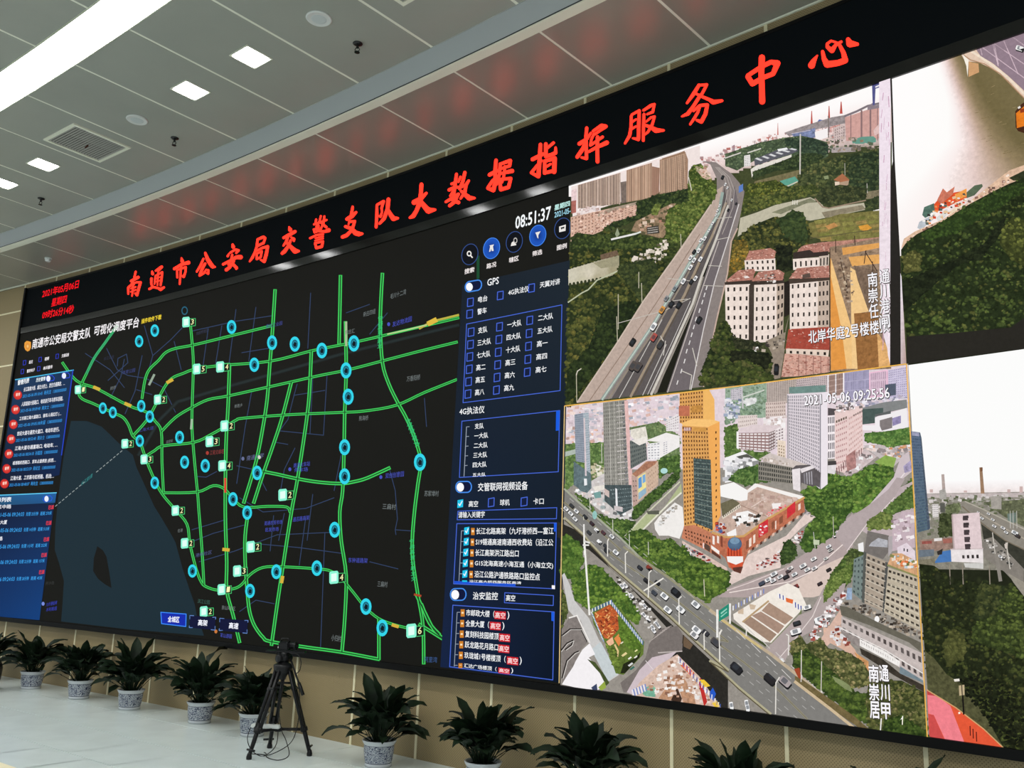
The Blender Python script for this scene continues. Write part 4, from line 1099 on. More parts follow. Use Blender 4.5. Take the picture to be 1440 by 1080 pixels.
clutter(L, fb((850,560),(1070,560),(1310,610),(1310,660),(860,680)), 60, [(150,130,110),(190,170,160),(110,100,90),(90,100,80)], 1, 3, 8)
L.done()
L = Layer('far_trees', view1)
foliage(L, fb((0,700),(300,600),(520,560),(640,545),(760,570),(860,600),(870,720),(780,760),(640,720),(240,760),(100,840),(0,800)), (70, 84, 62), (128, 144, 104), 170, 2.0, 3.2, 11)
foliage(L, fb((500,570),(740,565),(870,620),(870,700),(640,700),(520,630)), (44, 58, 46), (86, 104, 76), 60, 2.5, 4, 12)
L.poly(fb((160,715),(210,705),(215,800),(160,808)), (232, 228, 224)); facade(L, fb((163,720),(207,710),(210,800),(163,805)), 3, 6, None, (150, 150, 150), 0.5, 0.4, 3)
L.line(fb((190,690),(300,655)), 1.6, (214, 210, 200)); L.line(fb((0,735),(130,690)), 1.6, (214, 206, 200))
L.poly(fb((245,745),(440,665),(520,650),(620,672),(560,700),(250,800)), (92, 92, 100))
for i in range(6): L.poly(fb((250+i*58,740-i*16),(300+i*58,760-i*18),(318+i*58,752-i*18),(270+i*58,730-i*16)), (212, 212, 214))
L.poly(fb((440,660),(520,646),(530,662),(450,680)), (236, 236, 236)); L.poly(fb((215,830),(250,805),(560,705),(560,735),(250,850),(225,900)), (226, 220, 210))
foliage(L, fb((230,850),(480,760),(620,700),(760,690),(840,720),(760,800),(640,830),(440,840),(240,905)), (44, 56, 36), (86, 100, 60), 90, 2.6, 4, 13)
L.poly(fb((250,930),(640,830),(640,900),(480,930),(240,960)), (120, 112, 80, 0.35))
foliage(L, fb((640,840),(760,770),(880,740),(1060,700),(1300,650),(1310,1010),(1100,1030),(1010,1000),(900,1000),(760,1080),(560,1010),(620,900)), (50, 60, 38), (112, 118, 70), 230, 3.2, 5.5, 14, warm=(140, 130, 80))
foliage(L, fb((1050,730),(1180,690),(1310,680),(1310,1000),(1130,1030),(1040,960)), (40, 52, 36), (78, 92, 58), 120, 3, 4.5, 15, warm=(120,120,70))
L.poly(fb((1130,1030),(1310,1000),(1310,1080),(1100,1080)), (128, 118, 94, 0.5))
L.line(fb((635,535),(632,870)), 1.8, (206, 200, 190)); L.line(fb((560,530),(720,500)), 0.9, (200, 190, 200))
L.poly(fb((460,930),(590,890),(620,930),(540,985),(500,960)), (96, 160, 140)); L.line(fb((520,975),(610,935)), 1.4, (214, 200, 180))
L.poly(fb((915,920),(990,865),(1050,920),(1010,950),(960,935)), (168, 108, 76)); L.poly(fb((925,935),(965,935),(965,1010),(930,1000)), (226, 206, 184)); L.poly(fb((965,940),(1045,925),(1040,960),(968,1000)), (176, 150, 126))
L.poly(fb((830,890),(870,880),(875,910),(840,915)), (140, 150, 110))
L.line(fb((1005,1000),(1007,1080)), 0.9, (190,186,176)); L.line(fb((1010,780),(1012,880)), 0.8, (180,176,160)); L.line(fb((1197,950),(1200,1030)), 0.9, (190,186,176))
foliage(L, fb((180,960),(420,920),(560,990),(640,1010),(560,1080),(170,1080)), (56, 66, 30), (134, 140, 66), 110, 2.6, 4.0, 16, warm=(160, 150, 60))
L.done()
L = Layer('river', view1)
L.poly(fd((160,180),(250,150),(350,110),(540,68),(590,95),(640,125),(830,98),(842,135),(700,165),(540,195),(400,170),(250,215),(145,282)), (190, 184, 162, 0.12))
L.poly(fd((330,150),(540,72),(580,95),(520,100),(380,160)), (128, 128, 104, 0.3)); L.poly(fd((600,150),(820,110),(840,132),(620,180)), (140, 130, 108, 0.3))
for a in (445, 456, 468): L.line(fd((a, 85), (a, 108)), 1.0, (230, 226, 214))
foliage(L, fd((160,80),(300,60),(420,10),(560,0),(600,40),(480,70),(350,105),(240,140),(160,170)), (54, 64, 34), (120, 126, 62), 120, 3.5, 5, 17, warm=(150,140,70))
foliage(L, fd((565,75),(600,20),(700,0),(850,20),(840,80),(700,110),(620,120)), (48, 56, 36), (92, 96, 58), 80, 3, 4.5, 18)
L.line(fd((565,75),(605,120),(640,128),(840,85)), 1.8, (150, 130, 110)); L.poly(fd((880,140),(915,132),(915,150),(885,155)), (236, 230, 226))
L.done()
L = Layer('fields', view1)
L.poly(fd((530,210),(700,160),(915,140),(915,290),(640,310),(540,280)), (122, 116, 66, 0.4))
rnd = random.Random(21)
for i in range(5):
    for j in range(5):
        x = 560 + i * 72 + j * 8; y = 195 + j * 24 - i * 6
        L.poly(fd((x, y), (x + 58, y - 8), (x + 64, y + 9), (x + 6, y + 17)), rnd.choice([(136, 140, 66, .4), (150, 146, 80, .4), (116, 122, 60, .4), (168, 140, 84, .4), (108, 112, 58, .4)]), step=False)
L.poly(fd((620,225),(670,205),(690,225),(640,245)), (190, 140, 84, .3)); L.poly(fd((800,225),(850,215),(875,235),(840,252),(810,245)), (214, 152, 62, .3))
L.line(fd((540,290),(700,270),(915,240)), 1.2, (96, 90, 60)); 
foliage(L, fd((835,90),(915,60),(915,130),(845,140)), (44,54,36), (88,96,56), 22, 3, 4.5, 41)
L.poly(fd((440,380),(500,330),(600,312),(700,305),(915,285),(915,330),(690,350),(650,365),(460,380)), (176, 128, 112, 0.5))
foliage(L, fd((110,330),(170,270),(230,220),(340,175),(400,180),(440,145),(500,150),(540,260),(530,320),(480,340),(440,390),(410,460),(350,440),(220,360),(130,440)), (40, 48, 28), (118, 116, 58), 200, 4.0, 6.5, 19, warm=(140, 128, 60))
foliage(L, fd((360,200),(440,140),(500,150),(530,280),(500,320),(400,270)), (42, 56, 34), (78, 92, 50), 70, 4, 6, 20)
foliage(L, fd((350,330),(440,330),(440,460),(360,470)), (24, 28, 20), (50, 56, 34), 40, 4, 6, 22)
foliage(L, fd((95,470),(130,300),(190,300),(210,360),(190,440),(90,500)), (84, 76, 36), (170, 140, 62), 60, 3, 5, 23, warm=(206, 140, 40))
L.done()
# towers on the left
L = Layer('tower_blocks', view1)
L.poly([(804, 263), (880, 240), (930, 222), (985, 205), (985, 250), (806, 305)], (240, 226, 222, 0.05))
facade(L, fa((110,545),(470,440),(470,700),(110,745)), 15, 17, (182, 158, 142), (110, 92, 84), 0.42, 0.55, 31, 18)
for i in range(8): L.line(fa((140+i*46, 540-i*13),(140+i*46, 740-i*5)), 1.5 if i % 2 else 0.8, (206, 184, 168) if i % 2 else (120, 104, 96), step=False)
L.poly(fa((470,520),(520,510),(520,690),(475,700)), (120, 106, 98, .3))
facade(L, fa((520,420),(735,355),(735,650),(520,690)), 12, 20, (192, 158, 134), (118, 92, 76), 0.42, 0.5, 32, 16)
for i in range(5): L.line(fa((560+i*42, 410-i*13),(560+i*42, 680-i*8)), 1.3 if i % 2 else 0.8, (210, 180, 156) if i % 2 else (120, 98, 84), step=False)
facade(L, fa((735,385),(800,400),(795,610),(735,640)), 4, 16, (168, 130, 110), (112, 84, 72), 0.5, 0.45, 33, 14)
L.poly(fa((55,590),(100,570),(100,690),(55,700)), (232, 206, 206, .2)); L.poly(fa((55,680),(95,672),(95,775),(55,785)), (170, 104, 94, .25))
facade(L, fa((800,330),(1020,265),(1035,575),(800,620)), 13, 20, (188, 156, 132), (108, 86, 72), 0.42, 0.5, 34, 16)
L.poly(fa((820,320),(960,275),(1010,255),(1015,275),(820,335)), (150, 118, 94)); L.poly(fa((1020,275),(1040,330),(1035,575),(1018,575)), (160, 128, 106))
for i in range(4): L.line(fa((850+i*48, 330-i*13),(852+i*48, 612-i*9)), 0.9, (120, 98, 84), step=False)
L.poly(fa((115,745),(190,735),(300,715),(305,790),(110,800)), (236, 222, 218, .2)); clutter(L, fa((110,740),(300,720),(300,780),(110,790)), 30, [(236,224,222),(214,190,186),(200,170,160)], 1, 2.6, 9)
facade(L, fa((50,815),(290,760),(610,690),(610,800),(340,920),(50,1040)) [0:1] + fa((612,688),(612,806),(50,1040)), 20, 7, (214, 176, 156), (150, 116, 102), 0.42, 0.4, 35, 18)
L.poly(fa((270,790),(400,735),(610,684),(612,706),(400,765),(280,812)), (168, 150, 132, .3)); 
clutter(L, fa((60,830),(610,700),(600,800),(60,1000)), 90, [(226,190,172),(196,150,130),(236,206,190),(150,112,98)], 0.8, 2.0, 36, 0.8, 0.1)
L.done()
L = Layer('park_trees', view1)
P1 = fa((610,690),(740,640),(800,625),(1030,575),(1060,560),(1080,720),(850,760),(720,800),(600,840),(440,900),(330,960),(340,900),(430,850),(600,800))
foliage(L, P1, (34, 46, 28), (84, 98, 52), 150, 3.2, 4.6, 51)
L.poly(fa((600,850),(780,760),(900,700),(940,700),(860,790),(850,960),(820,1000),(760,980),(600,940),(560,930)), (148, 124, 98, .5))
clutter(L, fa((620,850),(900,710),(850,880),(640,960)), 46, [(196,160,136),(120,104,80),(214,190,170),(90,84,60),(170,120,100)], 1.2, 3.2, 52)
L.poly(fa((690,900),(790,885),(800,950),(695,960)), (60, 56, 50)); 
for k in range(3): L.line(fa((700,912+k*18),(785,900+k*18)), 1.2, (214, 206, 196), step=False)
foliage(L, fa((730,760),(760,710),(800,700),(810,730),(780,790),(740,795)), (84, 96, 46), (140, 150, 78), 18, 2.5, 3.5, 53)
P2 = fa((1040,560),(1045,430),(1080,380),(1150,360),(1180,420),(1240,500),(1280,560),(1275,650),(1200,740),(1130,830),(1080,930),(1000,1050),(990,1080),(860,1000),(850,820),(880,740),(1050,680))
foliage(L, P2, (60, 76, 34), (140, 152, 78), 260, 2.8, 5.2, 54, warm=(160,150,80))
L.poly(fa((1120,430),(1190,400),(1240,490),(1200,500),(1160,480)), (206, 176, 156, .3)); clutter(L, fa((1100,390),(1200,390),(1240,500),(1150,480)), 30, [(226,200,186),(190,150,130),(150,140,110)], 1, 2.4, 55)
L.line(fa((1046,480),(1070,590)), 1.2, (214, 206, 190))
P3 = [(797, 571), (798, 470), (800, 425), (803, 345), (850, 325), (880, 332), (905, 345), (935, 352), (962, 345), (938, 378), (906, 423), (868, 483), (812, 566)]
foliage(L, P3, (40, 50, 26), (112, 112, 54), 420, 4.2, 7.5, 56, warm=(140, 124, 60))
foliage(L, fa((60,990),(110,950),(330,970),(480,920),(720,990),(860,1000),(1000,1060),(960,1080),(760,1080),(560,1080),(50,1080)), (40, 52, 28), (96, 108, 54), 160, 3.5, 5, 57)
L.line(fa((395,1003),(600,955)), 2.6, (232, 230, 226)); L.line(fa((600,955),(640,940)), 2.2, (220, 226, 220)); L.poly(fa((425,960),(445,905),(465,960),(440,985)), (150, 160, 130))
L.poly(fc((225,130),(330,100),(345,130),(230,165)), (112, 92, 74, .4))
L.poly(fc((28,222),(120,195),(240,160),(345,135),(340,230),(300,260),(225,282),(120,305),(24,322)), (190, 182, 156, .08)); gradient(L, fc((28,222),(120,195),(240,160),(345,135),(340,230),(300,260),(225,282),(120,305),(24,322)), [(806,388,(206,200,180)),(830,385,(214,206,186)),(850,378,(190,182,158)),(866,368,(168,160,132)),(862,380,(160,152,122)),(820,398,(196,190,164)),(840,392,(176,168,140))], 40, 30)
L.poly(fc((180,180),(345,135),(340,200),(230,215)), (158, 152, 124, .2))
for k in range(9): L.disc(*fc((35 + k * 24, 318 - k * 4.5))[0], 2.0, 2.8, (52, 58, 36), n=7, step=False)
L.line(fc((22,430),(110,370),(150,350),(205,290),(230,280),(330,235)), 1.8, (186, 190, 160))
clutter(L, fc((430,150),(560,90),(640,30),(650,120),(560,190),(440,190)), 70, [(206,196,180),(150,140,116),(96,90,70),(226,214,200),(64,70,44)], 1.2, 3.6, 58)
foliage(L, fc((340,200),(470,170),(560,150),(600,240),(540,400),(490,440),(420,330),(350,260)), (44, 54, 32), (86, 94, 50), 90, 4, 6, 59)
foliage(L, fc((630,150),(720,60),(760,20),(740,90),(650,200)), (40, 50, 28), (84, 94, 48), 40, 3.5, 5, 60)
foliage(L, fc((240,480),(430,420),(480,440),(330,680),(180,880),(60,1030),(15,1060),(15,860),(150,720)), (30, 40, 22), (62, 76, 38), 150, 4, 7, 61)
for x0, y0, x1, y1 in [(75,880,78,1060),(330,520,335,690),(340,380,340,600),(470,240,470,340),(487,310,490,430),(735,0,738,95)]: L.line(fc((x0, y0), (x1, y1)), 1.1, (190, 184, 160), step=False)
L.line(fc((75,890),(82,865),(105,850)), 1.4, (214, 206, 190))
L.done()
L = Layer('expressway', view1)
EDL = [(812, 567), (868, 483), (906, 423), (938, 378), (960, 348), (976, 323), (1003, 284), (1009, 270), (1009, 252), (1000, 232), (988, 227)]
EDR = [(990.5, 544), (1008, 454), (1024, 386), (1029.5, 340), (1038, 322), (1043, 300), (1048, 270), (1041, 258), (1030, 245), (1020, 238), (1008, 229)]
L.poly(EDL + EDR[::-1], (138, 128, 124, .12))
L.poly([(812,567),(845,562),(919,455),(964,379),(990,335),(1014,290),(1018,262),(1009,268),(1003,284),(976,323),(938,378),(868,483)], (186, 166, 154, .15))
L.line([(830, 564), (880, 492), (925, 425), (960, 370), (985, 330)], 1.0, (140, 118, 104)); L.line([(813, 566), (868, 484), (906, 424), (938, 379), (960, 349), (977, 324), (1003, 285)], 1.8, (206, 188, 174))
L.poly([(861,561),(915,554),(950,481),(975,428),(988,388),(1008,339),(1024,290),(1020,262),(1016,290),(992,340),(964,388),(922,460)], (94, 88, 87, .12))
L.poly([(937,552),(973,548),(990.5,463),(1006,397),(1026,334),(1040,290),(1034,262),(1028,290),(1009,339),(990,392),(973,441)], (112, 104, 106, .1))
L.poly([(925,553),(938,552),(974,444),(990,396),(1006,346),(1000,356),(986,392),(973,430)], (32, 32, 24))
L.line([(848,562),(919,458),(964,382),(987,342),(1012,300),(1017,272)], 4.2, (150, 168, 160)); L.line([(848,562),(919,458),(964,382),(987,342),(1012,300)], 1.4, (196, 206, 196)); L.line([(857,561),(926,458),(966,390),(990,345)], 2.2, (146, 134, 120))
L.line([(888,558),(933,472),(964,414.5),(984,370),(1002,334),(1022,286)], 3.4, (158, 142, 122)); L.line([(893,557),(936,474),(967,415),(986,371)], 1.2, (92, 80, 66))
L.line([(917,555),(951,481),(975,428),(988,388),(1007,340),(1025,290)], 3.2, (206, 200, 190)); L.line([(922,554),(955,481),(977,431),(990,390)], 2.0, (150, 142, 132))
L.line([(912,555),(947,480),(972,424)], 0.8, (214, 210, 206))
for a, b in [((872,560),(905,500)),((905,500),(932,450)),((905,556),(938,485))]: L.line([a, b], 1.1, (200, 196, 190), step=False)
L.line([(973,548),(990.5,463),(1006,397),(1026,334),(1040,288)], 1.4, (214, 208, 206)); L.line([(940,552),(976,444),(993,394),(1012,340)], 1.2, (196, 186, 180))
for x, y in [(953,541),(958.5,525),(963,511),(966,497),(970,485),(973,474),(976,463),(979,452),(984,440),(988,428),(991,418),(994,408)]: L.line([(x, y), (x + 1.6, y - 5.5)], 1.4, (226, 222, 220), step=False)
L.line([(990.5,544),(1008,454),(1024,386),(1029.5,340),(1038,322)], 2.0, (196, 170, 156))
for off in (4, 9, 14): L.line([(1000 + off * 1.2, 330), (1015 + off * 1.2, 292), (1021 + off * 0.9, 268), (1017 + off * 0.7, 250), (1006 + off * 0.4, 236)], 0.9, (176, 166, 160), step=False)
for a, b in [((870,455),(936,437)),((936,437),(972,420)),((940,392),(975,396)),((990,402),(1018,403)),((998,374),(1016,375)),((937,425),(968,421)),((1008,338),(1028,334)),((1008,308),(1030,306))]: L.line([a, b], 0.9, (196, 190, 180), step=False)
for x0, y0, x1, y1 in [(971,548,974,528),(974,528,960,522),(975,490,981,515),(934,500,937,480),(930,473,934,480)]: L.line([(x0, y0), (x1, y1)], 1.2, (206, 200, 190), step=False)
W1, K1 = (244, 242, 240), (38, 38, 38)
cars(L, [(992,336,.7,W1),(986.5,338.5,.7,W1),(983.5,353,.75,W1),(977,354.5,.75,K1),(972,363,.8,W1),(977,366.5,.8,W1),(986,365,.8,W1),(972,376.5,.85,W1),(962,396,.95,W1),(950,406,1.0,(150,160,160)),(979,392,.8,W1),(973,396.5,.85,K1),(932,436,1.15,(214,150,70)),(945,428,1.05,K1),(955.5,429,1.1,K1),(920,459.5,1.25,W1),(920.5,474.5,1.25,(176,84,76)),(929.5,484.5,1.3,(64,62,60)),(891,514.5,1.45,(84,76,72)),(898.5,516,1.45,(84,76,72)),(984,450,1.1,K1),(890.5,481,1.2,K1),(938,420,.9,(150,150,150))], 4.6, -1.0, seed=2, asp=0.55)
cars(L, [(1010,297,.7,W1),(1003,315,.8,W1),(1021,260,.7,W1),(1017,250,.9,K1),(1024,265,.6,W1),(1008,303,.6,W1),(1013,290,.6,W1),(1030,282,.6,W1),(1025,296,.7,K1),(998,325,.7,W1),(1036,287,.6,K1)], 3.2, -1.1, seed=4, asp=0.55)
L.poly([(1040,263),(1046,259),(1046,269),(1040,272)], (96, 130, 196))
foliage(L, fd((0,0),(30,0),(30,60),(0,110)), (60, 76, 34), (130, 146, 70), 18, 3, 5, 62)
L.done()
L = Layer('apartment_blocks', view1)
RF, RF2 = (176, 122, 108), (206, 160, 144)
def roof(pts, c=RF, n=70, seed=0):
    L.poly(pts, (*c, .3)); clutter(L, pts, n, [(196,140,124),(150,96,84),(220,180,164),(170,112,98)], 0.6, 1.6, seed, 0.5, 0.1)
WL, WD = (236, 220, 210), (52, 46, 42)
facade(L, fd((185,412),(352,400),(355,470),(190,470)), 6, 2, WL, WD, 0.34, 0.5, 71); roof(fd((188,412),(212,362),(325,345),(355,362),(348,402)), RF, 60, 72)
L.poly(fd((230,540),(240,460),(160,465),(80,540)), RF)
L.poly(fd((78,530),(400,505),(400,540),(78,550)), (62, 52, 46))
facade(L, fd((80,545),(215,540),(210,850),(85,850)), 4, 6, WL, WD, 0.32, 0.42, 73, 12)
facade(L, fd((238,545),(360,540),(360,850),(235,860)), 4, 6, WL, WD, 0.3, 0.42, 74, 12)
facade(L, fd((360,540),(402,535),(395,815),(360,850)), 2, 6, (190, 170, 154), WD, 0.5, 0.5, 75, 12)
L.poly(fd((210,545),(236,545),(234,850),(208,850)), (70, 60, 54, .3))
roof(fd((82,525),(150,468),(235,458),(245,475),(215,520)), RF, 70, 76); roof(fd((225,525),(262,475),(370,462),(402,480),(392,520)), RF, 70, 77)
L.poly(fd((180,500),(200,495),(215,505),(190,510)), (236, 226, 220)); clutter(L, fd((260,490),(360,485),(360,530),(260,530)), 22, [(230,224,220),(90,70,64),(160,150,140)], 0.8, 2, 78)
facade(L, fd((448,405),(590,395),(590,450),(450,465)), 5, 1, WL, WD, 0.3, 0.5, 79); facade(L, fd((590,390),(645,378),(642,450),(590,455)), 3, 1, (206, 190, 176), WD, 0.4, 0.6, 80)
roof(fd((450,385),(520,328),(645,312),(670,330),(640,365),(470,380)), RF, 80, 81); L.poly(fd((450,370),(540,355),(560,370),(640,362),(640,385),(450,405)), (58, 48, 44))
facade(L, fd((432,530),(585,518),(582,780),(432,785)), 5, 5, WL, WD, 0.3, 0.42, 82, 12); facade(L, fd((585,515),(645,508),(645,775),(582,778)), 3, 5, (196, 176, 160), WD, 0.45, 0.45, 83, 12)
L.poly(fd((400,530),(432,520),(430,705),(402,720)), (40, 34, 30, .3)); L.poly(fd((425,515),(645,490),(645,520),(430,540)), (70, 58, 50))
roof(fd((427,512),(470,455),(645,440),(645,505)), RF, 110, 84); L.poly(fd((500,490),(540,480),(545,505),(500,510)), (92, 76, 68))
foliage(L, fd((80,790),(140,830),(280,860),(300,900),(120,890)), (38, 42, 28), (84, 86, 56), 50, 2.5, 4, 85)
L.poly(fd((300,850),(410,800),(430,700),(410,780),(400,900),(340,1060),(325,1060),(335,920)), (150, 136, 120, .3)); L.poly(fd((335,915),(405,890),(380,1050),(330,1060)), (146, 132, 118, .2))
clutter(L, fd((210,880),(330,850),(400,820),(400,880),(220,915)), 26, [(236,232,228),(60,54,50),(180,166,150),(110,100,90)], 1, 3, 86)
cars(L, [(1092.8, 519, 1, (34, 32, 32))], 7, -1.5, asp=0.45)
roof(fd((408,895),(425,785),(650,772),(648,900)), (164, 74, 60), 40, 87); L.poly(fd((412,890),(645,898),(640,940),(412,925)), (226, 206, 190)); facade(L, fd((420,895),(640,902),(640,935),(420,922)), 6, 1, None, WD, 0.35, 0.5, 88)
roof(fd((385,1045),(405,918),(480,920),(650,935),(646,1018),(480,1040)), RF2, 190, 89)
for k in range(5): L.line(fd((480 + k * 40, 925 + k * 3), (480 + k * 40, 1038 - k * 5)), 0.8, (130, 84, 78), step=False)
foliage(L, fd((0,900),(20,820),(70,740),(110,770),(130,900),(240,905),(330,930),(330,1065),(190,1080),(-60,1090),(-25,980)), (34, 44, 24), (92, 102, 48), 240, 4.5, 7.5, 90, warm=(120, 110, 70))
foliage(L, fd((110,900),(320,915),(330,960),(300,1000),(200,940),(120,960)), (24, 28, 18), (50, 54, 34), 60, 4, 6, 91)
L.done()
L = Layer('rooftop_timber', view1)
L.poly(fd((650,340),(720,330),(920,290),(980,470),(982,1000),(650,1015)), (150, 126, 104, .5))
L.poly(fd((715,345),(917,318),(917,345),(720,385)), (222, 160, 88, .15)); L.poly(fd((750,395),(917,380),(920,430),(770,445)), (226, 168, 96, .15))
L.poly(fd((652,395),(740,780),(740,1000),(655,1010)), (226, 152, 72, .12)); L.poly(fd((655,500),(655,400),(765,770),(800,1000),(740,1000),(715,800)), (240, 196, 132, .1))
L.poly(fd((760,450),(790,470),(860,690),(800,700),(800,1000),(770,1000),(765,700)), (240, 200, 140, .12)); L.poly(fd((780,440),(910,470),(900,690),(860,690),(800,520)), (120, 100, 84, .5))
L.poly(fd((780,700),(910,690),(915,1000),(800,1005)), (150, 104, 60, .35)); L.poly(fd((905,800),(975,900),(975,985),(915,995)), (222, 172, 112, .3))
for a, b in [((650,350),(650,1010)),((705,400),(745,590)),((840,365),(905,470)),((835,430),(845,360)),((880,420),(882,470)),((680,300),(682,370)),((783,280),(786,330)),((740,520),(742,590))]: L.line(fd(a, b), 1.2, (66, 50, 42), step=False)
clutter(L, fd((690,400),(760,440),(790,640),(720,640)), 40, [(170,150,130),(110,90,76),(196,176,150)], 0.8, 2.4, 92)
L.done()
L = Layer('wall_edge', view1)
L.poly([(1237.5, 116), (1254, 110), (1253.5, 240), (1253.5, 515), (1250, 500), (1238, 380)], (240, 226, 236, .08)); L.poly(fd((917,0),(985,0),(982,960),(940,820),(918,470)), (238, 224, 232, .12))
rnd = random.Random(8)
for i in range(26):
    x = rnd.uniform(1241, 1252); y = rnd.uniform(125, 480); L.line([(x, y), (x + rnd.uniform(-2, 1), y + rnd.uniform(5, 18))], rnd.uniform(0.5, 1.2), (206, 166, 190), step=False)
L.poly([(1253, 110.5), (1255.5, 110), (1259.5, 226), (1266, 340), (1268, 380), (1268, 514), (1253, 516), (1253.5, 244), (1257, 228)], (40, 37, 34)); L.poly([(1267.5, 385), (1269, 390), (1276, 513), (1268, 514)], (226, 214, 222), grad=[(240, 232, 240), (240, 232, 240), (180, 150, 140), (200, 180, 180)])
L.done()
L = Layer('view_captions', view1)
WHT = (250, 248, 252)
def caption(s, p0, p1, h, b=0.02):
    L.text(s, (p0[0] + 0.6, p0[1] + 0.6), (p1[0] + 0.6, p1[1] + 0.6), h * 1.04, (60, 52, 48), b + 0.03); L.text(s, p0, p1, h, WHT, b)
caption('北岸华庭2号楼楼顶', (1138.5, 484), (1252, 467.5), 18, 0.012)
for s, x, y in [('南', 1222.5, 405), ('崇', 1223, 427), ('任', 1224, 449)]: caption(s, (x, y), (x + 13, y - 1.8), 20, 0.012)
for s, x, y in [('通', 1238.5, 400), ('川', 1239, 421), ('港', 1239, 442), ('闸', 1239, 463)]: caption(s, (x, y), (x + 14, y - 2), 19, 0.012)
L.done()

# ======== picture 2: river bend with a bridge, boats and a green bank
LIFT[0] = 0.0008
view2 = panel_layer('river_view', video_wall, T_V, T_R, Z_M, Z_S1 - 0.001, (40, 38, 34), 0.0004)
ga = lambda *p: G(1240, 40, 3.6, p)
gb = lambda *p: G(1240, 240, 3.855, p)
L = Layer('river', view2)
WT = [(1250, 108), (1330, 76), (1480, 20), (1620, -40), (1900, -90), (1900, 330), (1620, 330), (1440, 330), (1300, 360), (1262, 360)]
def water(x, y):
    xa, xb = table(y, [(60, 1312, 1338), (85, 1320, 1346), (150, 1338, 1374), (200, 1340, 1402), (250, 1305, 1448), (300, 1268, 1530), (345, 1236, 1610)])
    return table((x - xa) / (xb - xa), [(-1, 255, 253, 252), (-0.1, 254, 252, 250), (0.18, 250, 238, 236), (0.45, 228, 204, 198), (0.7, 190, 164, 144), (1.0, 144, 126, 94), (1.5, 112, 100, 66), (2.5, 118, 106, 72)])
gradient(L, WT, water, 150, 80)
rnd = random.Random(5)
for i in range(70):
    x = rnd.uniform(1365, 1440); y = rnd.uniform(120, 250)
    if (x - 1350) * 1.3 + 74 < y - 90: continue
    L.line([(x, y), (x + rnd.uniform(3, 8), y - rnd.uniform(1, 2.5))], 0.7, rnd.choice([(120, 104, 68), (166, 144, 104), (104, 92, 56)]), step=False)
L.done()
L = Layer('bridge', view2)
L.poly(ga((398,125),(430,100),(560,65),(720,10),(1200,-160),(1200,640),(720,350),(640,265),(560,205),(490,172),(440,168),(415,155)), (226, 200, 178))
L.poly(ga((470,95),(560,65),(720,10),(1200,-160),(1200,590),(720,315),(640,240),(560,175),(500,140)), (146, 126, 138, .1))
for a, b in [((500,90),(720,250)),((560,70),(720,180)),((500,100),(508,135)),((560,70),(590,190)),((610,45),(690,230)),((650,35),(720,85)),((570,80),(590,180))]: L.line(ga(a, b), 1.3, (222, 196, 206), step=False)
L.line(ga((430,100),(560,185),(640,250),(720,330),(1000,520)), 3.2, (238, 220, 200)); L.line(ga((405,128),(450,160),(520,180),(600,230),(720,352)), 1.4, (180, 140, 110))
L.poly(ga((408,130),(440,160),(435,245),(428,190)), (248, 240, 226)); L.poly(ga((440,168),(490,178),(493,222),(440,246)), (206, 158, 112))
cars(L, [(1434, 68, 1, (240, 238, 236))], 5.5, 0.3, asp=0.6)
L.done()
L = Layer('boats', view2)
L.poly(ga((676,420),(705,385),(720,375),(900,330),(900,520),(720,530),(690,520),(678,500)), (70, 40, 26, .3)); L.poly(ga((680,430),(720,395),(800,380),(800,480),(720,495),(684,505)), (226, 124, 34, .2)); L.poly(ga((688,400),(700,392),(704,402),(692,408)), (232, 226, 220)); L.poly(ga((700,410),(740,400),(740,420),(702,428)), (150, 60, 30))
L.poly(ga((430,830),(470,795),(508,788),(512,800),(470,845),(430,860)), (90, 106, 84, .2))
L.poly(ga((265,890),(300,850),(370,830),(430,820),(430,860),(380,880),(290,925),(268,920)), (222, 84, 44, .25)); L.poly(ga((280,870),(310,810),(330,830),(370,800),(360,840),(300,890)), (206, 120, 96, .3)); L.poly(ga((370,840),(430,810),(430,850),(380,870)), (240, 160, 80, .2))
L.poly(ga((205,945),(215,905),(265,885),(270,935),(220,960)), (84, 112, 100, .4)); L.poly(ga((180,1010),(190,980),(265,940),(275,955),(200,1020)), (190, 196, 202, .2)); L.poly(ga((275,960),(330,910),(345,930),(290,985)), (222, 220, 216, .2)); L.poly(ga((340,930),(410,880),(420,900),(350,955)), (236, 216, 190, .2))
clutter(L, ga((190,1000),(280,890),(430,830),(430,880),(280,980)), 70, [(206,70,40),(240,236,230),(90,100,90),(220,130,70),(60,60,56),(236,200,160)], 0.8, 2.6, 15)
L.done()
L = Layer('wooded_bank', view2)
BANK = gb((105,430),(130,395),(190,345),(330,275),(470,185),(620,105),(690,72),(771,40),(1500,-200),(1500,700),(771,810),(700,850),(400,885),(135,900),(110,620))
L.poly(gb((105,425),(120,370),(180,330),(330,265),(460,180),(600,70),(690,0),(771,-30),(1500,-300),(1500,-100),(771,60),(690,75),(620,105),(470,190),(330,285),(190,350),(130,400)), (222, 186, 158, .3))
clutter(L, gb((110,410),(190,330),(330,265),(600,80),(690,20),(690,60),(620,100),(330,280),(190,345)), 60, [(236,214,196),(150,110,96),(206,160,140),(240,230,220),(120,96,84)], 0.8, 2.4, 16)
foliage(L, gb((690,40),(771,0),(1500,-220),(1500,-100),(771,50),(715,55)), (48, 54, 34), (96, 100, 60), 60, 4, 6, 17)
foliage(L, BANK, (36, 46, 24), (92, 108, 52), 900, 3.5, 5.6, 18, warm=(120, 116, 60), grain=0.6)
foliage(L, gb((200,350),(470,195),(690,80),(771,65),(771,110),(640,200),(400,340),(250,380)), (40, 56, 26), (70, 92, 40), 150, 3, 4.5, 19)
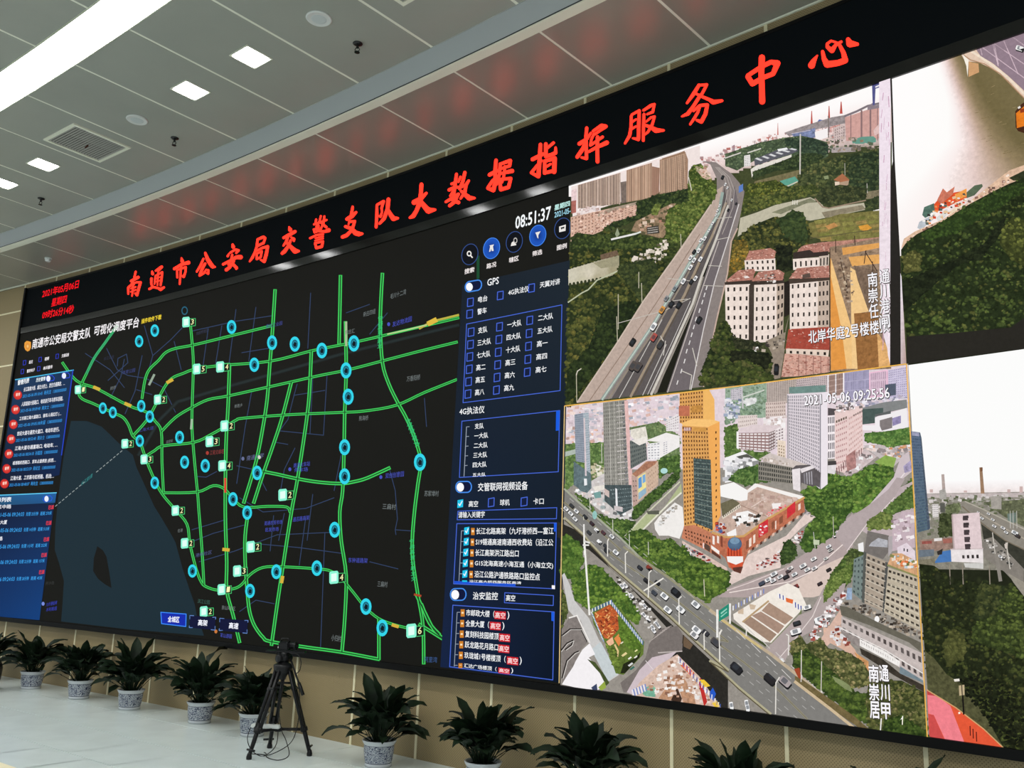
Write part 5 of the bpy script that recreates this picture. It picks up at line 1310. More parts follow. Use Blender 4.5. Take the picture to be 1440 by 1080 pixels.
foliage(L, gb((620,300),(680,240),(650,330),(540,480),(430,500),(330,580),(170,720),(115,760),(115,600),(220,560),(400,480),(560,400)), (24, 30, 18), (44, 52, 30), 220, 3.4, 5, 20)
foliage(L, gb((655,310),(710,250),(771,270),(1500,100),(1500,500),(771,520),(700,480),(640,400)), (56, 62, 30), (124, 130, 62), 200, 4, 5.6, 21)
foliage(L, gb((110,470),(180,430),(220,470),(200,540),(130,560)), (70, 72, 38), (128, 126, 70), 40, 3, 5, 22)
L.poly(gb((135,900),(400,880),(700,850),(771,800),(1500,640),(1500,920),(771,966),(135,1045)), (40, 38, 33))
L.done()

# ======== picture 3: the crossing with the orange tower, framed in yellow
LIFT[0] = 0.0008
view3 = panel_layer('crossing_view', video_wall, T_MAP, T_V, Z_S0 + 0.001, Z_M, (150, 144, 136, 0.2), 0.0004)
ha = lambda *p: G(785, 540, 4.5, p)
hb = lambda *p: G(1020, 510, 5.143, p)
hc = lambda *p: G(785, 760, 4.5, p)
hd = lambda *p: G(960, 660, 6, p)
he = lambda *p: G(1000, 820, 5.143, p)
hf = lambda *p: G(1120, 720, 6, p)
hg = lambda *p: G(1120, 880, 6, p)
L = Layer('far_city', view3)
L.poly([(796, 572), (1277, 513), (1281, 620), (1000, 660), (795, 660)], (226, 210, 216), grad=None)
clutter(L, [(797, 573), (960, 553), (955, 600), (900, 640), (797, 640)], 420, [(244,238,242),(222,204,212),(206,190,196),(190,186,196),(236,214,206),(170,176,186),(216,180,170)], 1.2, 4.0, 41, 0.6)
clutter(L, [(797, 600), (850, 595), (850, 650), (797, 650)], 80, [(226,180,160),(236,226,224),(206,200,206),(190,160,150)], 1, 3.4, 42)
L.poly(hb((0,185),(300,140),(300,400),(100,400),(0,440)), (150, 170, 150, .3)); foliage(L, hb((0,210),(130,180),(300,160),(300,330),(200,420),(0,450)), (104, 128, 106), (150, 170, 140), 90, 2.5, 4, 43, fill=False)
facade(L, hb((40,195),(120,180),(115,270),(40,270)), 6, 6, (206, 200, 206), (140, 140, 150), 0.5, 0.5, 44); L.line(hb((120,180),(128,330)), 2, (200, 196, 200)); 
clutter(L, hb((0,260),(110,260),(100,400),(0,400)), 70, [(170,180,200),(206,206,214),(130,140,160),(226,226,230)], 1, 3.4, 45); L.line(hb((130,250),(280,200)), 2.0, (206, 210, 200)); clutter(L, hb((140,270),(220,250),(220,300),(140,310)), 20, [(236,236,234),(214,214,214)], 1.5, 4, 46)
facade(L, hb((300,150),(520,110),(520,290),(300,300)), 14, 14, (186, 172, 164), (130, 116, 112), 0.45, 0.5, 47, 14)
facade(L, hb((520,110),(740,95),(740,210),(500,260)), 16, 9, (196, 180, 180), (140, 128, 132), 0.5, 0.5, 48, 14)
facade(L, hb((745,95),(855,75),(855,230),(745,250)), 10, 4, (176, 150, 140), (120, 92, 84), 0.5, 0.8, 49, 12)
for a in (745, 800, 856): L.line(hb((a, 92 - (a - 745) * 0.15), (a, 270)), 1.6, (250, 244, 248), step=False)
facade(L, hb((862,75),(1040,50),(1040,260),(862,270)), 15, 3, (176, 170, 196), (140, 136, 166), 0.5, 0.9, 50, 12)
facade(L, hb((1040,75),(1180,55),(1180,250),(1040,260)), 10, 3, (216, 190, 206), (184, 156, 176), 0.5, 0.8, 51, 12); L.frame(hb((1045,75),(1170,55),(1170,240),(1045,250)), 1.4, (240, 190, 214))
facade(L, hb((1180,55),(1310,30),(1320,260),(1180,270)), 10, 14, (206, 198, 220), (160, 150, 184), 0.5, 0.5, 52, 14)
L.poly(hb((1155,160),(1235,150),(1235,235),(1160,245)), (86, 94, 110)); clutter(L, hb((860,270),(1310,240),(1320,300),(1000,320),(860,300)), 90, [(236,232,240),(206,200,210),(190,180,196),(150,150,170)], 1, 3, 53)
L.done()
L = Layer('ground', view3)
foliage(L, ha((45,380),(300,370),(300,560),(230,620),(110,620),(45,680)), (84, 110, 62), (140, 164, 96), 130, 3, 5, 54)
L.poly(ha((45,430),(120,410),(120,440),(45,460)), (176, 186, 176)); clutter(L, ha((210,500),(300,490),(300,600),(215,600)), 40, [(226,222,206),(190,180,150),(150,160,120),(96,110,70)], 1.5, 4, 55)
foliage(L, ha((430,280),(640,240),(770,330),(770,560),(640,500),(560,340)), (96, 116, 76), (150, 166, 112), 90, 3, 4.5, 56)
L.poly(ha((100,680),(300,560),(480,640),(480,870),(340,860),(200,750)), (206, 200, 198, .2))
clutter(L, ha((100,680),(300,600),(470,740),(470,850),(340,850)), 110, [(236,234,232),(190,184,180),(226,210,206),(110,110,110),(160,170,170),(240,240,240)], 1.0, 3.2, 57)
# canal
L.poly(ha((640,830),(780,630),(785,690),(720,740),(640,810),(450,1000),(400,990),(560,820)), (176, 184, 140, .1)); L.line(ha((770,620),(560,820),(400,990)), 1.8, (206, 206, 180)); L.line(ha((780,690),(700,760),(540,920)), 2.2, (226, 224, 206)); L.poly(ha((560,805),(640,800),(640,825),(570,825)), (90, 92, 80))
foliage(L, ha((480,780),(640,650),(740,560),(770,560),(770,600),(640,720),(520,830),(470,860)), (46, 66, 32), (100, 128, 62), 120, 3, 4.5, 58)
foliage(L, ha((640,470),(770,450),(770,560),(700,560),(640,600)), (56, 80, 40), (116, 146, 72), 60, 3, 4.5, 59)
L.disc(*ha((672,550))[0], 5, 4, (176, 216, 214))
L.poly(ha((610,880),(640,840),(740,750),(790,780),(800,900),(770,980),(700,960),(640,960),(615,920)), (240, 236, 232, .05)); clutter(L, ha((620,880),(740,760),(760,780),(650,900)), 40, [(200,196,190),(236,236,236),(160,150,140)], 1, 2.4, 60)
# right part: roads and greens
foliage(L, hb((0,470),(90,440),(110,640),(330,650),(250,720),(0,680)), (70, 96, 46), (126, 150, 84), 100, 3.5, 5, 61)
L.poly(hb((0,690),(130,640),(260,720),(250,760),(100,850),(0,870)), (244, 242, 242)); L.poly(hb((80,680),(160,660),(210,690),(130,710)), (90, 90, 84)); clutter(L, hb((0,700),(240,700),(230,740),(0,860)), 40, [(250,250,250),(200,200,204),(226,224,226),(150,150,150)], 2, 5, 62)
foliage(L, hb((20,850),(100,770),(240,740),(330,850),(150,890)), (60, 88, 44), (120, 146, 80), 60, 3.5, 5, 63)
L.poly(hb((1000,600),(1330,580),(1345,640),(1210,760),(1020,620)), (196, 186, 186, .15)); clutter(L, hb((1000,610),(1340,580),(1340,650),(1240,690),(1040,640)), 110, [(236,230,230),(206,150,110),(190,180,180),(150,140,140),(226,206,200)], 1, 3.4, 64)
L.poly(hb((850,830),(1010,620),(1100,680),(960,790)), (206, 190, 190, .2)); clutter(L, hb((850,820),(1000,640),(1080,680),(940,790)), 30, [(236,236,236),(120,110,110),(200,180,180)], 1, 3, 65)
foliage(L, hb((1010,510),(1150,500),(1330,470),(1345,590),(1200,610),(1010,570)), (70, 104, 50), (130, 160, 84), 90, 3, 4.5, 66)
L.poly(hb((1080,720),(1160,670),(1240,690),(1220,760),(1120,740)), (140, 170, 84, .2))
foliage(L, hb((560,930),(740,800),(900,830),(1080,730),(1220,760),(1220,830),(1000,1080),(600,1080)), (56, 84, 36), (132, 166, 74), 280, 4, 7, 67, warm=(150, 160, 84))
L.poly(hb((1000,1080),(1220,830),(1270,690),(1330,640),(1350,790),(1210,900),(1080,1080)), (206, 192, 196, .05)); L.line(hb((1040,1080),(1260,850),(1330,760)), 1.4, (236, 226, 228))
L.poly(hb((1290,750),(1352,700),(1355,780),(1300,800)), (160, 150, 180, .5))
foliage(L, hb((1190,1000),(1280,900),(1356,840),(1366,1080),(1190,1080)), (60, 84, 40), (120, 146, 72), 70, 4, 6, 68)
L.done()
L = Layer('streets', view3)
# street running from the upper right to the lower left, under the flyover
L.poly(hd((1440,370),(1440,700),(1250,870),(1120,1080),(300,1080),(400,1000),(860,830),(1050,700),(1260,560)), (176, 160, 158, .08))
L.poly(hd((1440,700),(1360,860),(1180,1060),(1100,1080),(720,1080),(1000,920),(1150,830)), (216, 196, 186, .08)); L.line(hd((400,1040),(900,950),(1100,860),(1440,560)), 1.4, (236, 222, 216)); L.line(hd((330,1040),(560,960),(860,840)), 1.2, (226, 210, 206))
L.poly(hd((380,900),(520,780),(560,720),(880,560),(1050,360),(1160,380),(1000,500),(860,640),(830,830),(560,900),(400,980)), (226, 206, 198, .15))
clutter(L, hd((600,820),(820,690),(1020,500),(1040,540),(860,760),(640,850)), 120, [(240,236,236),(150,60,56),(206,196,196),(96,80,80),(236,226,222),(190,120,110)], 0.8, 2.4, 71)
clutter(L, hd((1030,350),(1160,360),(1150,400),(1050,390)), 30, [(230,226,226),(120,110,110),(190,180,180)], 0.8, 2.2, 72)
L.poly(hd((0,600),(380,830),(400,950),(200,780),(0,680)), (216, 190, 178, .2)); clutter(L, hd((10,620),(240,760),(230,820),(10,700)), 70, [(236,234,234),(120,120,124),(150,40,40),(190,184,184),(80,80,84)], 0.9, 2.4, 73)
cars(L, [(1177,751,1.3,(246,246,246)),(1166,768.5,.9),(1168.5,773.5,.9,(200,196,190)),(1145,786,1.0,(246,244,240)),(1162,785.5,.8,(230,226,220)),(1130,795.5,1.2,(240,238,236)),(1118,807.5,1,(236,236,236)),(1109,803,.9,(90,70,70)),(1106,811,1.1,(46,42,44)),(1089,807,1.2,(240,238,238)),(1081,815,1.1),(1088,816.5,1,(240,236,236)),(1072,820,1.1,(70,76,90)),(1166,801,.9,(50,44,44)),(1153.5,820.5,.9,(60,44,44)),(1119,825,1.2,(130,60,56)),(1106.5,831.5,1.2,(176,52,50)),(1112,799,1,(236,230,226)),(1146,799,1,(238,232,230)),(1136,801,1.0,(240,238,236)),(1098,811,1.0,(240,238,238))], 4.2, -0.5, seed=31, asp=0.5)
L.poly(hf((560,160),(680,20),(860,-200),(990,-260),(1005,300),(820,330)), (190, 174, 176, .15)); L.poly(hf((330,200),(420,60),(560,-20),(660,-90),(780,-190),(850,-290),(920,-280),(820,-100),(690,40),(600,110),(520,210),(440,330)), (178, 164, 164, .08)); L.line(hf((430,330),(600,100),(690,30),(830,-120)), 1.2, (228, 214, 212))
foliage(L, hf((715,20),(840,-110),(985,-235),(1000,-40),(900,-10),(820,20)), (64, 88, 42), (126, 148, 78), 70, 3, 4.5, 190)
foliage(L, ha((110,690),(190,730),(250,820),(330,850),(420,860),(500,870),(470,910),(400,985),(330,920),(250,840),(150,760)), (52, 76, 36), (122, 146, 72), 90, 3, 4.5, 191)
foliage(L, hc((385,5),(470,-60),(560,-70),(640,0),(720,-10),(800,60),(870,120),(960,150),(1030,190),(1080,200),(1080,285),(1020,300),(960,395),(900,370),(800,290),(700,222),(560,125)), (54, 78, 34), (132, 156, 70), 330, 3.6, 5.4, 192)
foliage(L, hd((1020,220),(1160,200),(1440,100),(1440,330),(1330,480),(1250,580),(1050,700),(1000,640),(1040,500),(1130,400),(1040,330)), (52, 78, 34), (124, 152, 70), 220, 3.5, 5.5, 74)
foliage(L, hd((830,720),(860,620),(910,590),(960,640),(970,720),(900,790),(840,810)), (44, 62, 32), (84, 104, 54), 60, 3, 4.5, 75)
foliage(L, hd((0,620),(60,720),(240,800),(390,860),(400,980),(320,1060),(0,1080)), (50, 74, 30), (130, 156, 66), 170, 4, 6.5, 76)
foliage(L, hd((1380,720),(1440,660),(1440,900),(1330,1080),(1200,1080),(1250,900)), (60, 80, 38), (120, 140, 70), 70, 3.5, 5, 77)
L.line(hd((1110,530),(1125,680)), 1, (190, 190, 180)); L.poly(hd((1108,592),(1160,598),(1158,640),(1110,635)), (196, 206, 176))
L.line(hd((185,930),(192,1070)), 1.2, (206, 200, 176)); L.line(hd((1275,400),(1280,570)), 0.8, (206, 200, 186))
# fenced works in the triangle between the streets
L.poly(he((165,225),(430,60),(560,0),(640,40),(700,170),(640,215),(440,430),(350,420),(170,260)), (240, 232, 222, .08)); L.poly(he((370,200),(425,140),(600,250),(540,300)), (170, 142, 124, .12)); L.poly(he((300,235),(365,205),(535,310),(490,365)), (166, 138, 122, .12)); L.poly(he((240,285),(290,240),(480,370),(430,425),(300,330)), (160, 134, 116, .12))
L.line(he((235,280),(420,130)), 2.6, (184, 156, 120)); L.poly(he((200,200),(240,180),(240,225),(200,220)), (206, 184, 160)); L.poly(he((280,150),(330,160),(320,190),(290,190)), (206, 184, 160))
for i in range(12): L.line(he((165 + i * 20, 165 - i * 11), (165 + i * 20, 195 - i * 11)), 1.6, (120, 134, 190) if i % 2 else (236, 236, 240), step=False)
for i in range(5): L.line(he((490 + i * 12, 75 + i * 5), (492 + i * 12, 105 + i * 5)), 1.4, (60, 80, 160) if i % 2 else (240, 240, 244), step=False)
L.poly(he((545,105),(600,120),(595,150),(548,135)), (226, 110, 60))
for i in range(6): L.line(he((605 + i * 10, 135 + i * 6), (607 + i * 10, 170 + i * 6)), 1.4, (50, 70, 160) if i % 2 else (240, 240, 244), step=False)
L.poly(he((660,180),(640,225),(440,430),(430,465),(660,225)), (120, 130, 90, .3)); L.line(he((130,270),(400,450)), 3.5, (70, 78, 50))
L.poly(he((400,480),(640,230),(730,200),(820,30),(980,0),(940,180),(760,330),(640,400),(560,520),(520,600)), (176, 162, 160, .06)); L.line(he((500,540),(560,470),(740,240),(800,100)), 1.2, (226, 214, 210))
cars(L, [(1120,888,1.5,(244,242,242)),(1121.5,876,1.1,(50,50,50)),(1097,930,1.3,(236,236,236)),(1156.5,871.5,2.0,(246,246,246)),(1136,854,1.1,(248,246,244))], 5, -0.3, seed=5)
L.poly(hg((230,0),(400,0),(380,60),(500,200),(560,330),(400,200),(240,120)), (214, 176, 156, .15)); L.poly(he((800,400),(940,190),(960,260),(900,400),(840,460)), (214, 180, 164, .1))
clutter(L, he((700,420),(830,200),(960,60),(1000,20),(1000,60),(940,170),(800,360),(760,420)), 110, [(240,238,238),(206,196,196),(150,70,60),(120,110,110),(236,226,224)], 1.2, 3.2, 78)
clutter(L, he((870,380),(930,290),(950,340),(1010,440),(930,450)), 36, [(242,240,240),(220,216,216),(130,60,50)], 1.5, 3.5, 79)
L.done()
L = Layer('flyover', view3)
L.poly(hc((0,-120),(130,-60),(220,20),(330,170),(480,310),(600,420),(800,600),(1080,860),(1080,1065),(1000,1065),(780,1010),(700,560),(420,250),(200,60),(0,-20)), (44, 42, 38, .3))
FLY = ha((45,660),(130,740),(250,840),(400,970),(520,1090)) + hc((420,40),(700,230),(880,370),(1080,520)) + he((0,190),(180,330),(440,510),(720,730),(1050,1010),(1070,1040))
FLY2 = he((435,945),(380,900),(200,750),(0,560)) + hc((1080,820),(880,640),(700,470),(540,330),(330,150),(190,0)) + ha((170,960),(45,850))
L.poly(FLY + FLY2, (128, 126, 122, .08))
L.line(ha((45,665),(130,745),(250,845),(400,975),(520,1095)), 2.6, (166, 170, 150)); L.line(hc((420,42),(700,232),(880,372),(1080,522)), 3.4, (150, 146, 120)); L.line(he((0,195),(180,335),(440,515),(720,735),(1050,1015)), 4.4, (190, 172, 146)); L.line(he((60,250),(180,335),(370,470)), 3.0, (206, 186, 130))
L.line(FLY2, 4.0, (176, 170, 140)); L.line([(x + 0.5, y + 2.6) for x, y in FLY2], 1.6, (96, 88, 66))
MED = ha((45,750),(200,870),(400,1050)) + hc((330,80),(560,240),(780,400),(1080,640)) + he((0,395),(240,570),(480,760),(700,980))
L.line(MED, 2.6, (152, 146, 124)); L.line(MED, 0.9, (110, 106, 90))
rnd = random.Random(7)
for off, ph in ((-8, 0), (-15, 3), (8, 1), (15, 4)):
    for i in range(26):
        f = (i + ph * 0.2) / 26
        x = 795 + f * (1135 - 795); y = 707 + f * (1010 - 707) * (0.93 + 0.07 * f)
        L.line([(x + off * 0.6, y - off), (x + off * 0.6 + 5.5, y - off + 4.6)], 0.8, (176, 174, 170), step=False)
for i in range(3):
    for j in range(5):
        p = he((120 + j * 110, 380 + j * 95 - i * 30))[0]
        if i: L.line([(p[0] + i * 13, p[1] - 2), (p[0] + i * 13 + 13, p[1] + 11)], 1.0, (206, 202, 198), step=False)
cars(L, [*(( *p, 1.0, c) for p, c in zip(ha((120,805),(85,820),(112,855),(175,840),(218,882),(248,925),(290,940),(200,940),(265,1000),(345,965),(305,1025),(310,1050),(55,790),(90,770)), [(240,240,240),(244,244,244),(240,240,240),(44,44,46),(60,40,44),(244,244,244),(90,56,60),(60,60,60),(246,246,246),(238,238,238),(60,60,60),(40,40,40),(240,240,240),(60,60,60)]))], 3.6, 0.75, seed=6, asp=0.6)
cars(L, [(*p, k, c) for p, k, c in zip(hc((265,8),(310,68),(370,75),(522,172),(580,172),(562,252),(632,267),(612,330),(677,352),(698,438),(748,325),(780,436),(875,405),(880,565),(866,598),(938,582),(1000,640)), [1,1,1.2,1.1,1.2,1.2,1.1,1.2,1.6,1.6,1.9,1.7,1.7,1.8,1.7,1.4,1.9], [(244,244,244),(44,44,46),(244,244,244),(44,44,48),(130,60,50),(50,50,54),(36,36,38),(70,74,82),(246,246,246),(246,246,246),(34,34,36),(240,240,240),(244,244,244),(246,246,246),(236,232,230),(60,60,66),(84,80,80)])], 3.6, 0.7, seed=8, asp=0.6)
cars(L, [(*p, k, c) for p, k, c in zip(he((40,430),(188,610),(430,690),(540,710)), [1.6,2.2,2.2,2.2], [(76,74,76),(40,40,44),(44,42,44),(170,160,160)])], 4, 0.72, seed=9, asp=0.55)
for b, t, a in [((575,360),(580,205),(595,190)),((772,530),(768,370),(785,355)),((930,690),(928,590),(940,575)),((1027,765),(1025,585),(1040,565)),((432,205),(430,85),(445,70)),((318,100),(318,5),(325,-10))]: L.line(hc(b, t, a), 1.5, (232, 228, 220), step=False)
for b, t, a in [((472,945),(475,720),(500,680)),((70,565),(65,380),(82,340)),((660,690),(662,490),(655,480)),((808,790),(808,580),(800,565)),((565,520),(567,380),(550,370)),((260,380),(262,320),(258,315))]: L.line(he(b, t, a), 1.6, (226, 222, 214), step=False)
L.line(hc((548,318),(670,240)), 2.0, (232, 228, 220)); L.line(hc((1012,610),(1012,440)), 3.0, (236, 234, 230)); L.line(he((143,290),(143,150)), 2.6, (236, 234, 230))
L.poly(he((62,200),(135,148),(135,235),(62,278)), (40, 140, 116)); L.poly(he((75,215),(120,180),(122,190),(78,226)), (150, 210, 190)); L.poly(he((75,240),(120,205),(122,212),(78,248)), (150, 210, 190))
L.line(ha((172,1080),(168,890)), 2.2, (236, 234, 230))
for i, (y0, y1) in enumerate([(640,960),(860,960),(840,860),(720,800),(950,1030),(1000,1080)]):
    x = [280, 350, 165, 205, 455, 575][i]; L.line(ha((x, y0 if i else 380), (x + 2, y1 if i else 500)), 1.0, (206, 206, 190), step=False)
L.done()
L = Layer('works_yard', view3)
foliage(L, hc((30,-20),(60,-40),(150,30),(165,120),(110,260),(60,230),(30,210)), (60, 88, 36), (120, 150, 66), 90, 4, 6.5, 81)
foliage(L, hc((95,260),(150,190),(200,150),(280,170),(330,230),(420,310),(480,370),(530,490),(500,520),(430,470),(330,370),(215,440),(110,380)), (56, 84, 34), (130, 158, 66), 180, 4, 6.5, 82)
foliage(L, hc((30,310),(60,360),(70,440),(30,560)), (60, 72, 36), (120, 126, 70), 20, 3.5, 5, 83)
L.poly(hc((30,220),(45,205),(80,280),(110,380),(200,490),(260,620),(390,850),(330,890),(260,760),(200,640),(160,540),(70,440)), (202, 200, 198, .08))
L.poly(hc((215,690),(275,640),(385,845),(320,890)), (198, 206, 208, .08)); L.poly(hc((30,910),(160,690),(205,650),(240,720),(200,740),(250,800),(310,900),(260,945),(140,935)), (244, 240, 242, .04))
L.poly(hc((30,560),(75,490),(120,470),(150,510),(200,640),(150,690),(100,800),(30,905)), (132, 124, 120, .2)); L.line(hc((75,490),(125,475),(205,645)), 2.0, (236, 232, 228))
for pl in [((20,700),(60,650),(100,630),(90,660),(50,690)),((30,870),(60,760),(110,710),(135,700)),((30,600),(80,560),(150,560),(190,640))]: L.line(hc(*pl), 1.6, (36, 32, 30)); L.line([(x + 1.5, y + 1) for x, y in hc(*pl)], 0.7, (226, 222, 216))
L.poly(hc((190,750),(240,770),(300,850),(330,900),(310,920),(270,840)), (70, 82, 44, .5)); L.poly(hc((260,930),(300,890),(310,930),(280,950)), (150, 170, 70)); L.poly(hc((215,930),(250,905),(255,945),(225,945)), (60, 70, 100))
L.poly(hc((215,445),(240,415),(330,375),(410,440),(550,640),(545,720),(420,850),(370,840),(310,660),(230,530)), (96, 116, 50, .4))
L.poly(hc((235,460),(330,405),(380,450),(390,560),(340,620),(300,620),(250,540)), (186, 92, 50, .4)); clutter(L, hc((240,465),(340,410),(385,470),(385,570),(320,625),(255,550)), 110, [(206,96,46),(160,60,36),(226,150,80),(120,56,36),(236,180,110)], 0.6, 2.6, 84, 0.35, 1.2)
L.poly(hc((310,640),(350,610),(360,650),(330,670)), (236, 186, 150)); L.poly(hc((360,620),(390,590),(405,640),(390,670)), (226, 140, 76)); L.line(hc((365,660),(385,700),(380,740)), 2.4, (226, 196, 140))
foliage(L, hc((390,520),(420,490),(545,650),(520,700),(450,680),(400,620)), (80, 108, 40), (120, 150, 60), 50, 3, 4.5, 85); foliage(L, hc((310,660),(360,680),(400,780),(380,820),(340,750)), (70, 90, 36), (140, 160, 70), 40, 3, 5, 86)
L.poly(hc((400,840),(420,780),(500,740),(530,700),(520,740),(430,840)), (36, 40, 22, .3))
for x, y, w, c in [(425,718,9,(226,206,150)),(460,742,6,(244,240,230)),(498,735,6,(244,240,230)),(465,782,8,(246,246,246)),(475,805,8,(60,110,96)),(500,695,5,(236,230,170)),(410,645,5,(236,226,200))]: L.poly(hc((x - w * 2.2, y + w), (x + w, y - w * 1.4), (x + w * 2.2, y - w * 0.3), (x - w, y + w * 2)), c, step=False)
for i in range(14): L.line(hc((222 + i * 9.4, 432 - i * 4.2), (224 + i * 9.4, 452 - i * 4.2)), 1.3, (76, 104, 166) if i % 2 else (236, 238, 242), step=False)
for i in range(34): L.line(hc((340 + i * 6.1, 378 + i * 7.8), (340 + i * 6.1, 402 + i * 7.8)), 1.2, (96, 122, 176) if i % 2 else (226, 230, 236), step=False)
for i in range(14): L.line(hc((215 + i * 5.4, 452 + i * 13), (226 + i * 5.4, 470 + i * 13)), 1.3, (150, 170, 206) if i % 2 else (226, 230, 236), step=False)
L.poly(hc((580,660),(640,560),(760,540),(800,600),(790,700),(700,720),(600,790),(480,960),(420,960),(400,900),(500,820),(560,740)), (120, 112, 108, .15)); L.poly(hc((440,960),(520,820),(600,740),(760,700),(700,760),(560,900),(480,975)), (206, 190, 196, .06)); L.line(hc((640,710),(790,700)), 1.6, (190, 180, 176)); L.line(hc((560,760),(620,830)), 0.9, (226, 216, 216))
for i in range(7): L.line(hc((585 + i * 16, 640 - i * 14), (640 + i * 14, 600 - i * 10)), 0.8, (176, 166, 160), step=False)
clutter(L, hc((345,190),(390,230),(560,400),(660,530),(600,580),(540,490),(440,350),(350,240)), 60, [(240,238,236),(226,222,218),(60,56,52),(90,84,76),(200,196,190)], 1, 2.6, 87)
cars(L, [(*p, 1.0, (244, 242, 242)) for p in hc((555,415),(550,470),(575,500),(605,550),(630,525),(640,540),(610,570),(410,290),(432,285),(470,350))], 4, 0.9, seed=11)
# excavation at the lower edge
L.poly(hc((470,980),(520,900),(640,790),(760,720),(800,760),(900,860),(1040,1060),(860,1040),(600,1000)), (214, 186, 170, .25)); L.poly(hc((540,970),(560,930),(600,910),(630,940),(620,990),(560,985)), (120, 176, 150, .3)); L.poly(hc((640,1000),(740,860),(790,850),(860,960),(880,1040),(800,1030),(770,930),(720,1010)), (186, 142, 112, .4)); L.poly(hc((720,1010),(760,930),(790,1000),(780,1030)), (66, 48, 38, .3))
clutter(L, hc((560,960),(640,840),(760,730),(880,860),(1000,1040),(800,1010)), 130, [(236,220,210),(190,150,126),(226,200,186),(150,110,90),(244,240,236)], 1, 3.4, 88)
L.poly(hc((780,790),(800,770),(870,840),(850,860)), (226, 110, 60, .3)); L.poly(hc((890,880),(910,870),(950,1020),(930,1050)), (190, 50, 46)); L.poly(hc((890,880),(930,880),(970,920),(930,930)), (236, 196, 60, .2)); L.poly(hc((965,960),(985,930),(1005,970),(990,1010),(970,1000)), (40, 90, 200)); L.poly(hc((980,1030),(1010,1010),(1030,1050),(1000,1055)), (240, 200, 70))
for i in range(26): L.line(hc((770 + i * 10.5, 735 + i * 12), (768 + i * 10.5, 762 + i * 12)), 1.3, (76, 104, 176) if i % 2 else (232, 234, 240), step=False)
for i in range(10): L.line(hc((475 + i * 9, 945 - i * 4), (485 + i * 9, 985 - i * 4)), 1.5, (110, 140, 206) if i % 2 else (236, 236, 242), step=False)
L.poly(hc((800,600),(860,660),(840,690),(800,670)), (110, 90, 70)); L.line(hc((800,600),(795,650)), 2, (70, 60, 50))
L.line(hc((172,0),(205,470)), 2.6, (240, 238, 232)); L.line(hc((165,30),(200,30)), 2.2, (226, 224, 220)); L.line(hc((170,5),(205,15)), 2.6, (226, 224, 220))
cars(L, [(*p, 1.2, (240, 240, 240)) for p in he((155,885),(265,870),(272,900))], 4.4, 1.4, seed=12)
L.done()
L = Layer('city_buildings', view3)
# glass tower, grid tower and their podiums
facade(L, ha((110,195),(165,185),(175,500),(118,490)), 7, 22, (150, 158, 170), (112, 122, 138), 0.5, 0.6, 101, 14); facade(L, ha((165,185),(200,180),(212,570),(180,580)), 4, 26, (178, 186, 194), (130, 150, 160), 0.5, 0.5, 102, 18)
facade(L, ha((105,490),(215,570),(215,660),(150,670),(105,640)), 1, 1, (96, 112, 118), (120, 136, 140), 0.8, 0.6, 103); L.poly(ha((105,490),(215,575),(218,660),(190,690),(150,680),(105,630)), (98, 116, 120, .4)); L.line(ha((172,220),(182,580)), 2.4, (214, 200, 204)); L.poly(ha((170,600),(188,600),(190,640),(172,645)), (236, 238, 240))
facade(L, ha((290,120),(440,100),(465,640),(300,650)), 12, 22, (150, 148, 140), (126, 124, 118), 0.6, 0.6, 104, 14)
for i in range(14): L.line(ha((375 + i * 0.8, 140 + i * 36), (425 + i * 2.0, 132 + i * 36)), 1.1, (216, 208, 206), step=False)
for i in range(3): L.line(ha((330 + i * 30, 118 - i * 4), (342 + i * 32, 645)), 1.0, (190, 186, 178), step=False)
L.poly(ha((425,108),(447,105),(480,640),(455,650)), (226, 186, 182, .2)); facade(L, ha((408,110),(425,108),(452,640),(432,650)), 1, 22, None, (110, 110, 112), 0.7, 0.6, 105)
L.poly(ha((300,640),(470,640),(475,790),(400,830),(300,740)), (74, 86, 88, .4)); facade(L, ha((330,660),(470,650),(475,790),(390,810)), 9, 6, None, (120, 134, 136), 0.6, 0.3, 106); L.poly(ha((368,660),(380,665),(385,800),(372,790)), (236, 236, 238)); L.poly(ha((360,770),(415,780),(415,810),(362,800)), (206, 196, 196, .2)); L.poly(ha((300,660),(330,680),(330,720),(300,700)), (206, 186, 180))
L.poly(ha((228,650),(300,640),(300,670),(240,680)), (232, 226, 216)); L.poly(ha((230,690),(275,680),(280,720),(240,725)), (120, 160, 156)); L.disc(*ha((238,830))[0], 3.2, 6, (150, 196, 190)); 
facade(L, ha((460,360),(560,350),(570,480),(465,540)), 9, 6, (110, 116, 112), (76, 84, 84), 0.6, 0.5, 107, 14); L.poly(ha((465,290),(560,270),(575,350),(520,385),(465,330)), (224, 218, 206, .3)); L.poly(ha((470,360),(570,330),(570,370),(520,390)), (236, 230, 222))
facade(L, ha((570,380),(650,370),(650,480),(575,480)), 4, 6, (240, 238, 238), (176, 176, 182), 0.6, 0.4, 108); L.poly(ha((560,360),(690,310),(775,330),(775,400),(650,470),(650,370)), (240, 236, 234, .06)); facade(L, ha((670,370),(700,360),(700,440),(670,450)), 2, 6, None, (170, 170, 180), 0.6, 0.4, 109)
L.poly(ha((690,230),(770,190),(770,300),(690,300)), (232, 226, 226, .1)); facade(L, ha((690,235),(770,195),(770,290),(690,295)), 6, 5, None, (190, 180, 184), 0.6, 0.4, 110)
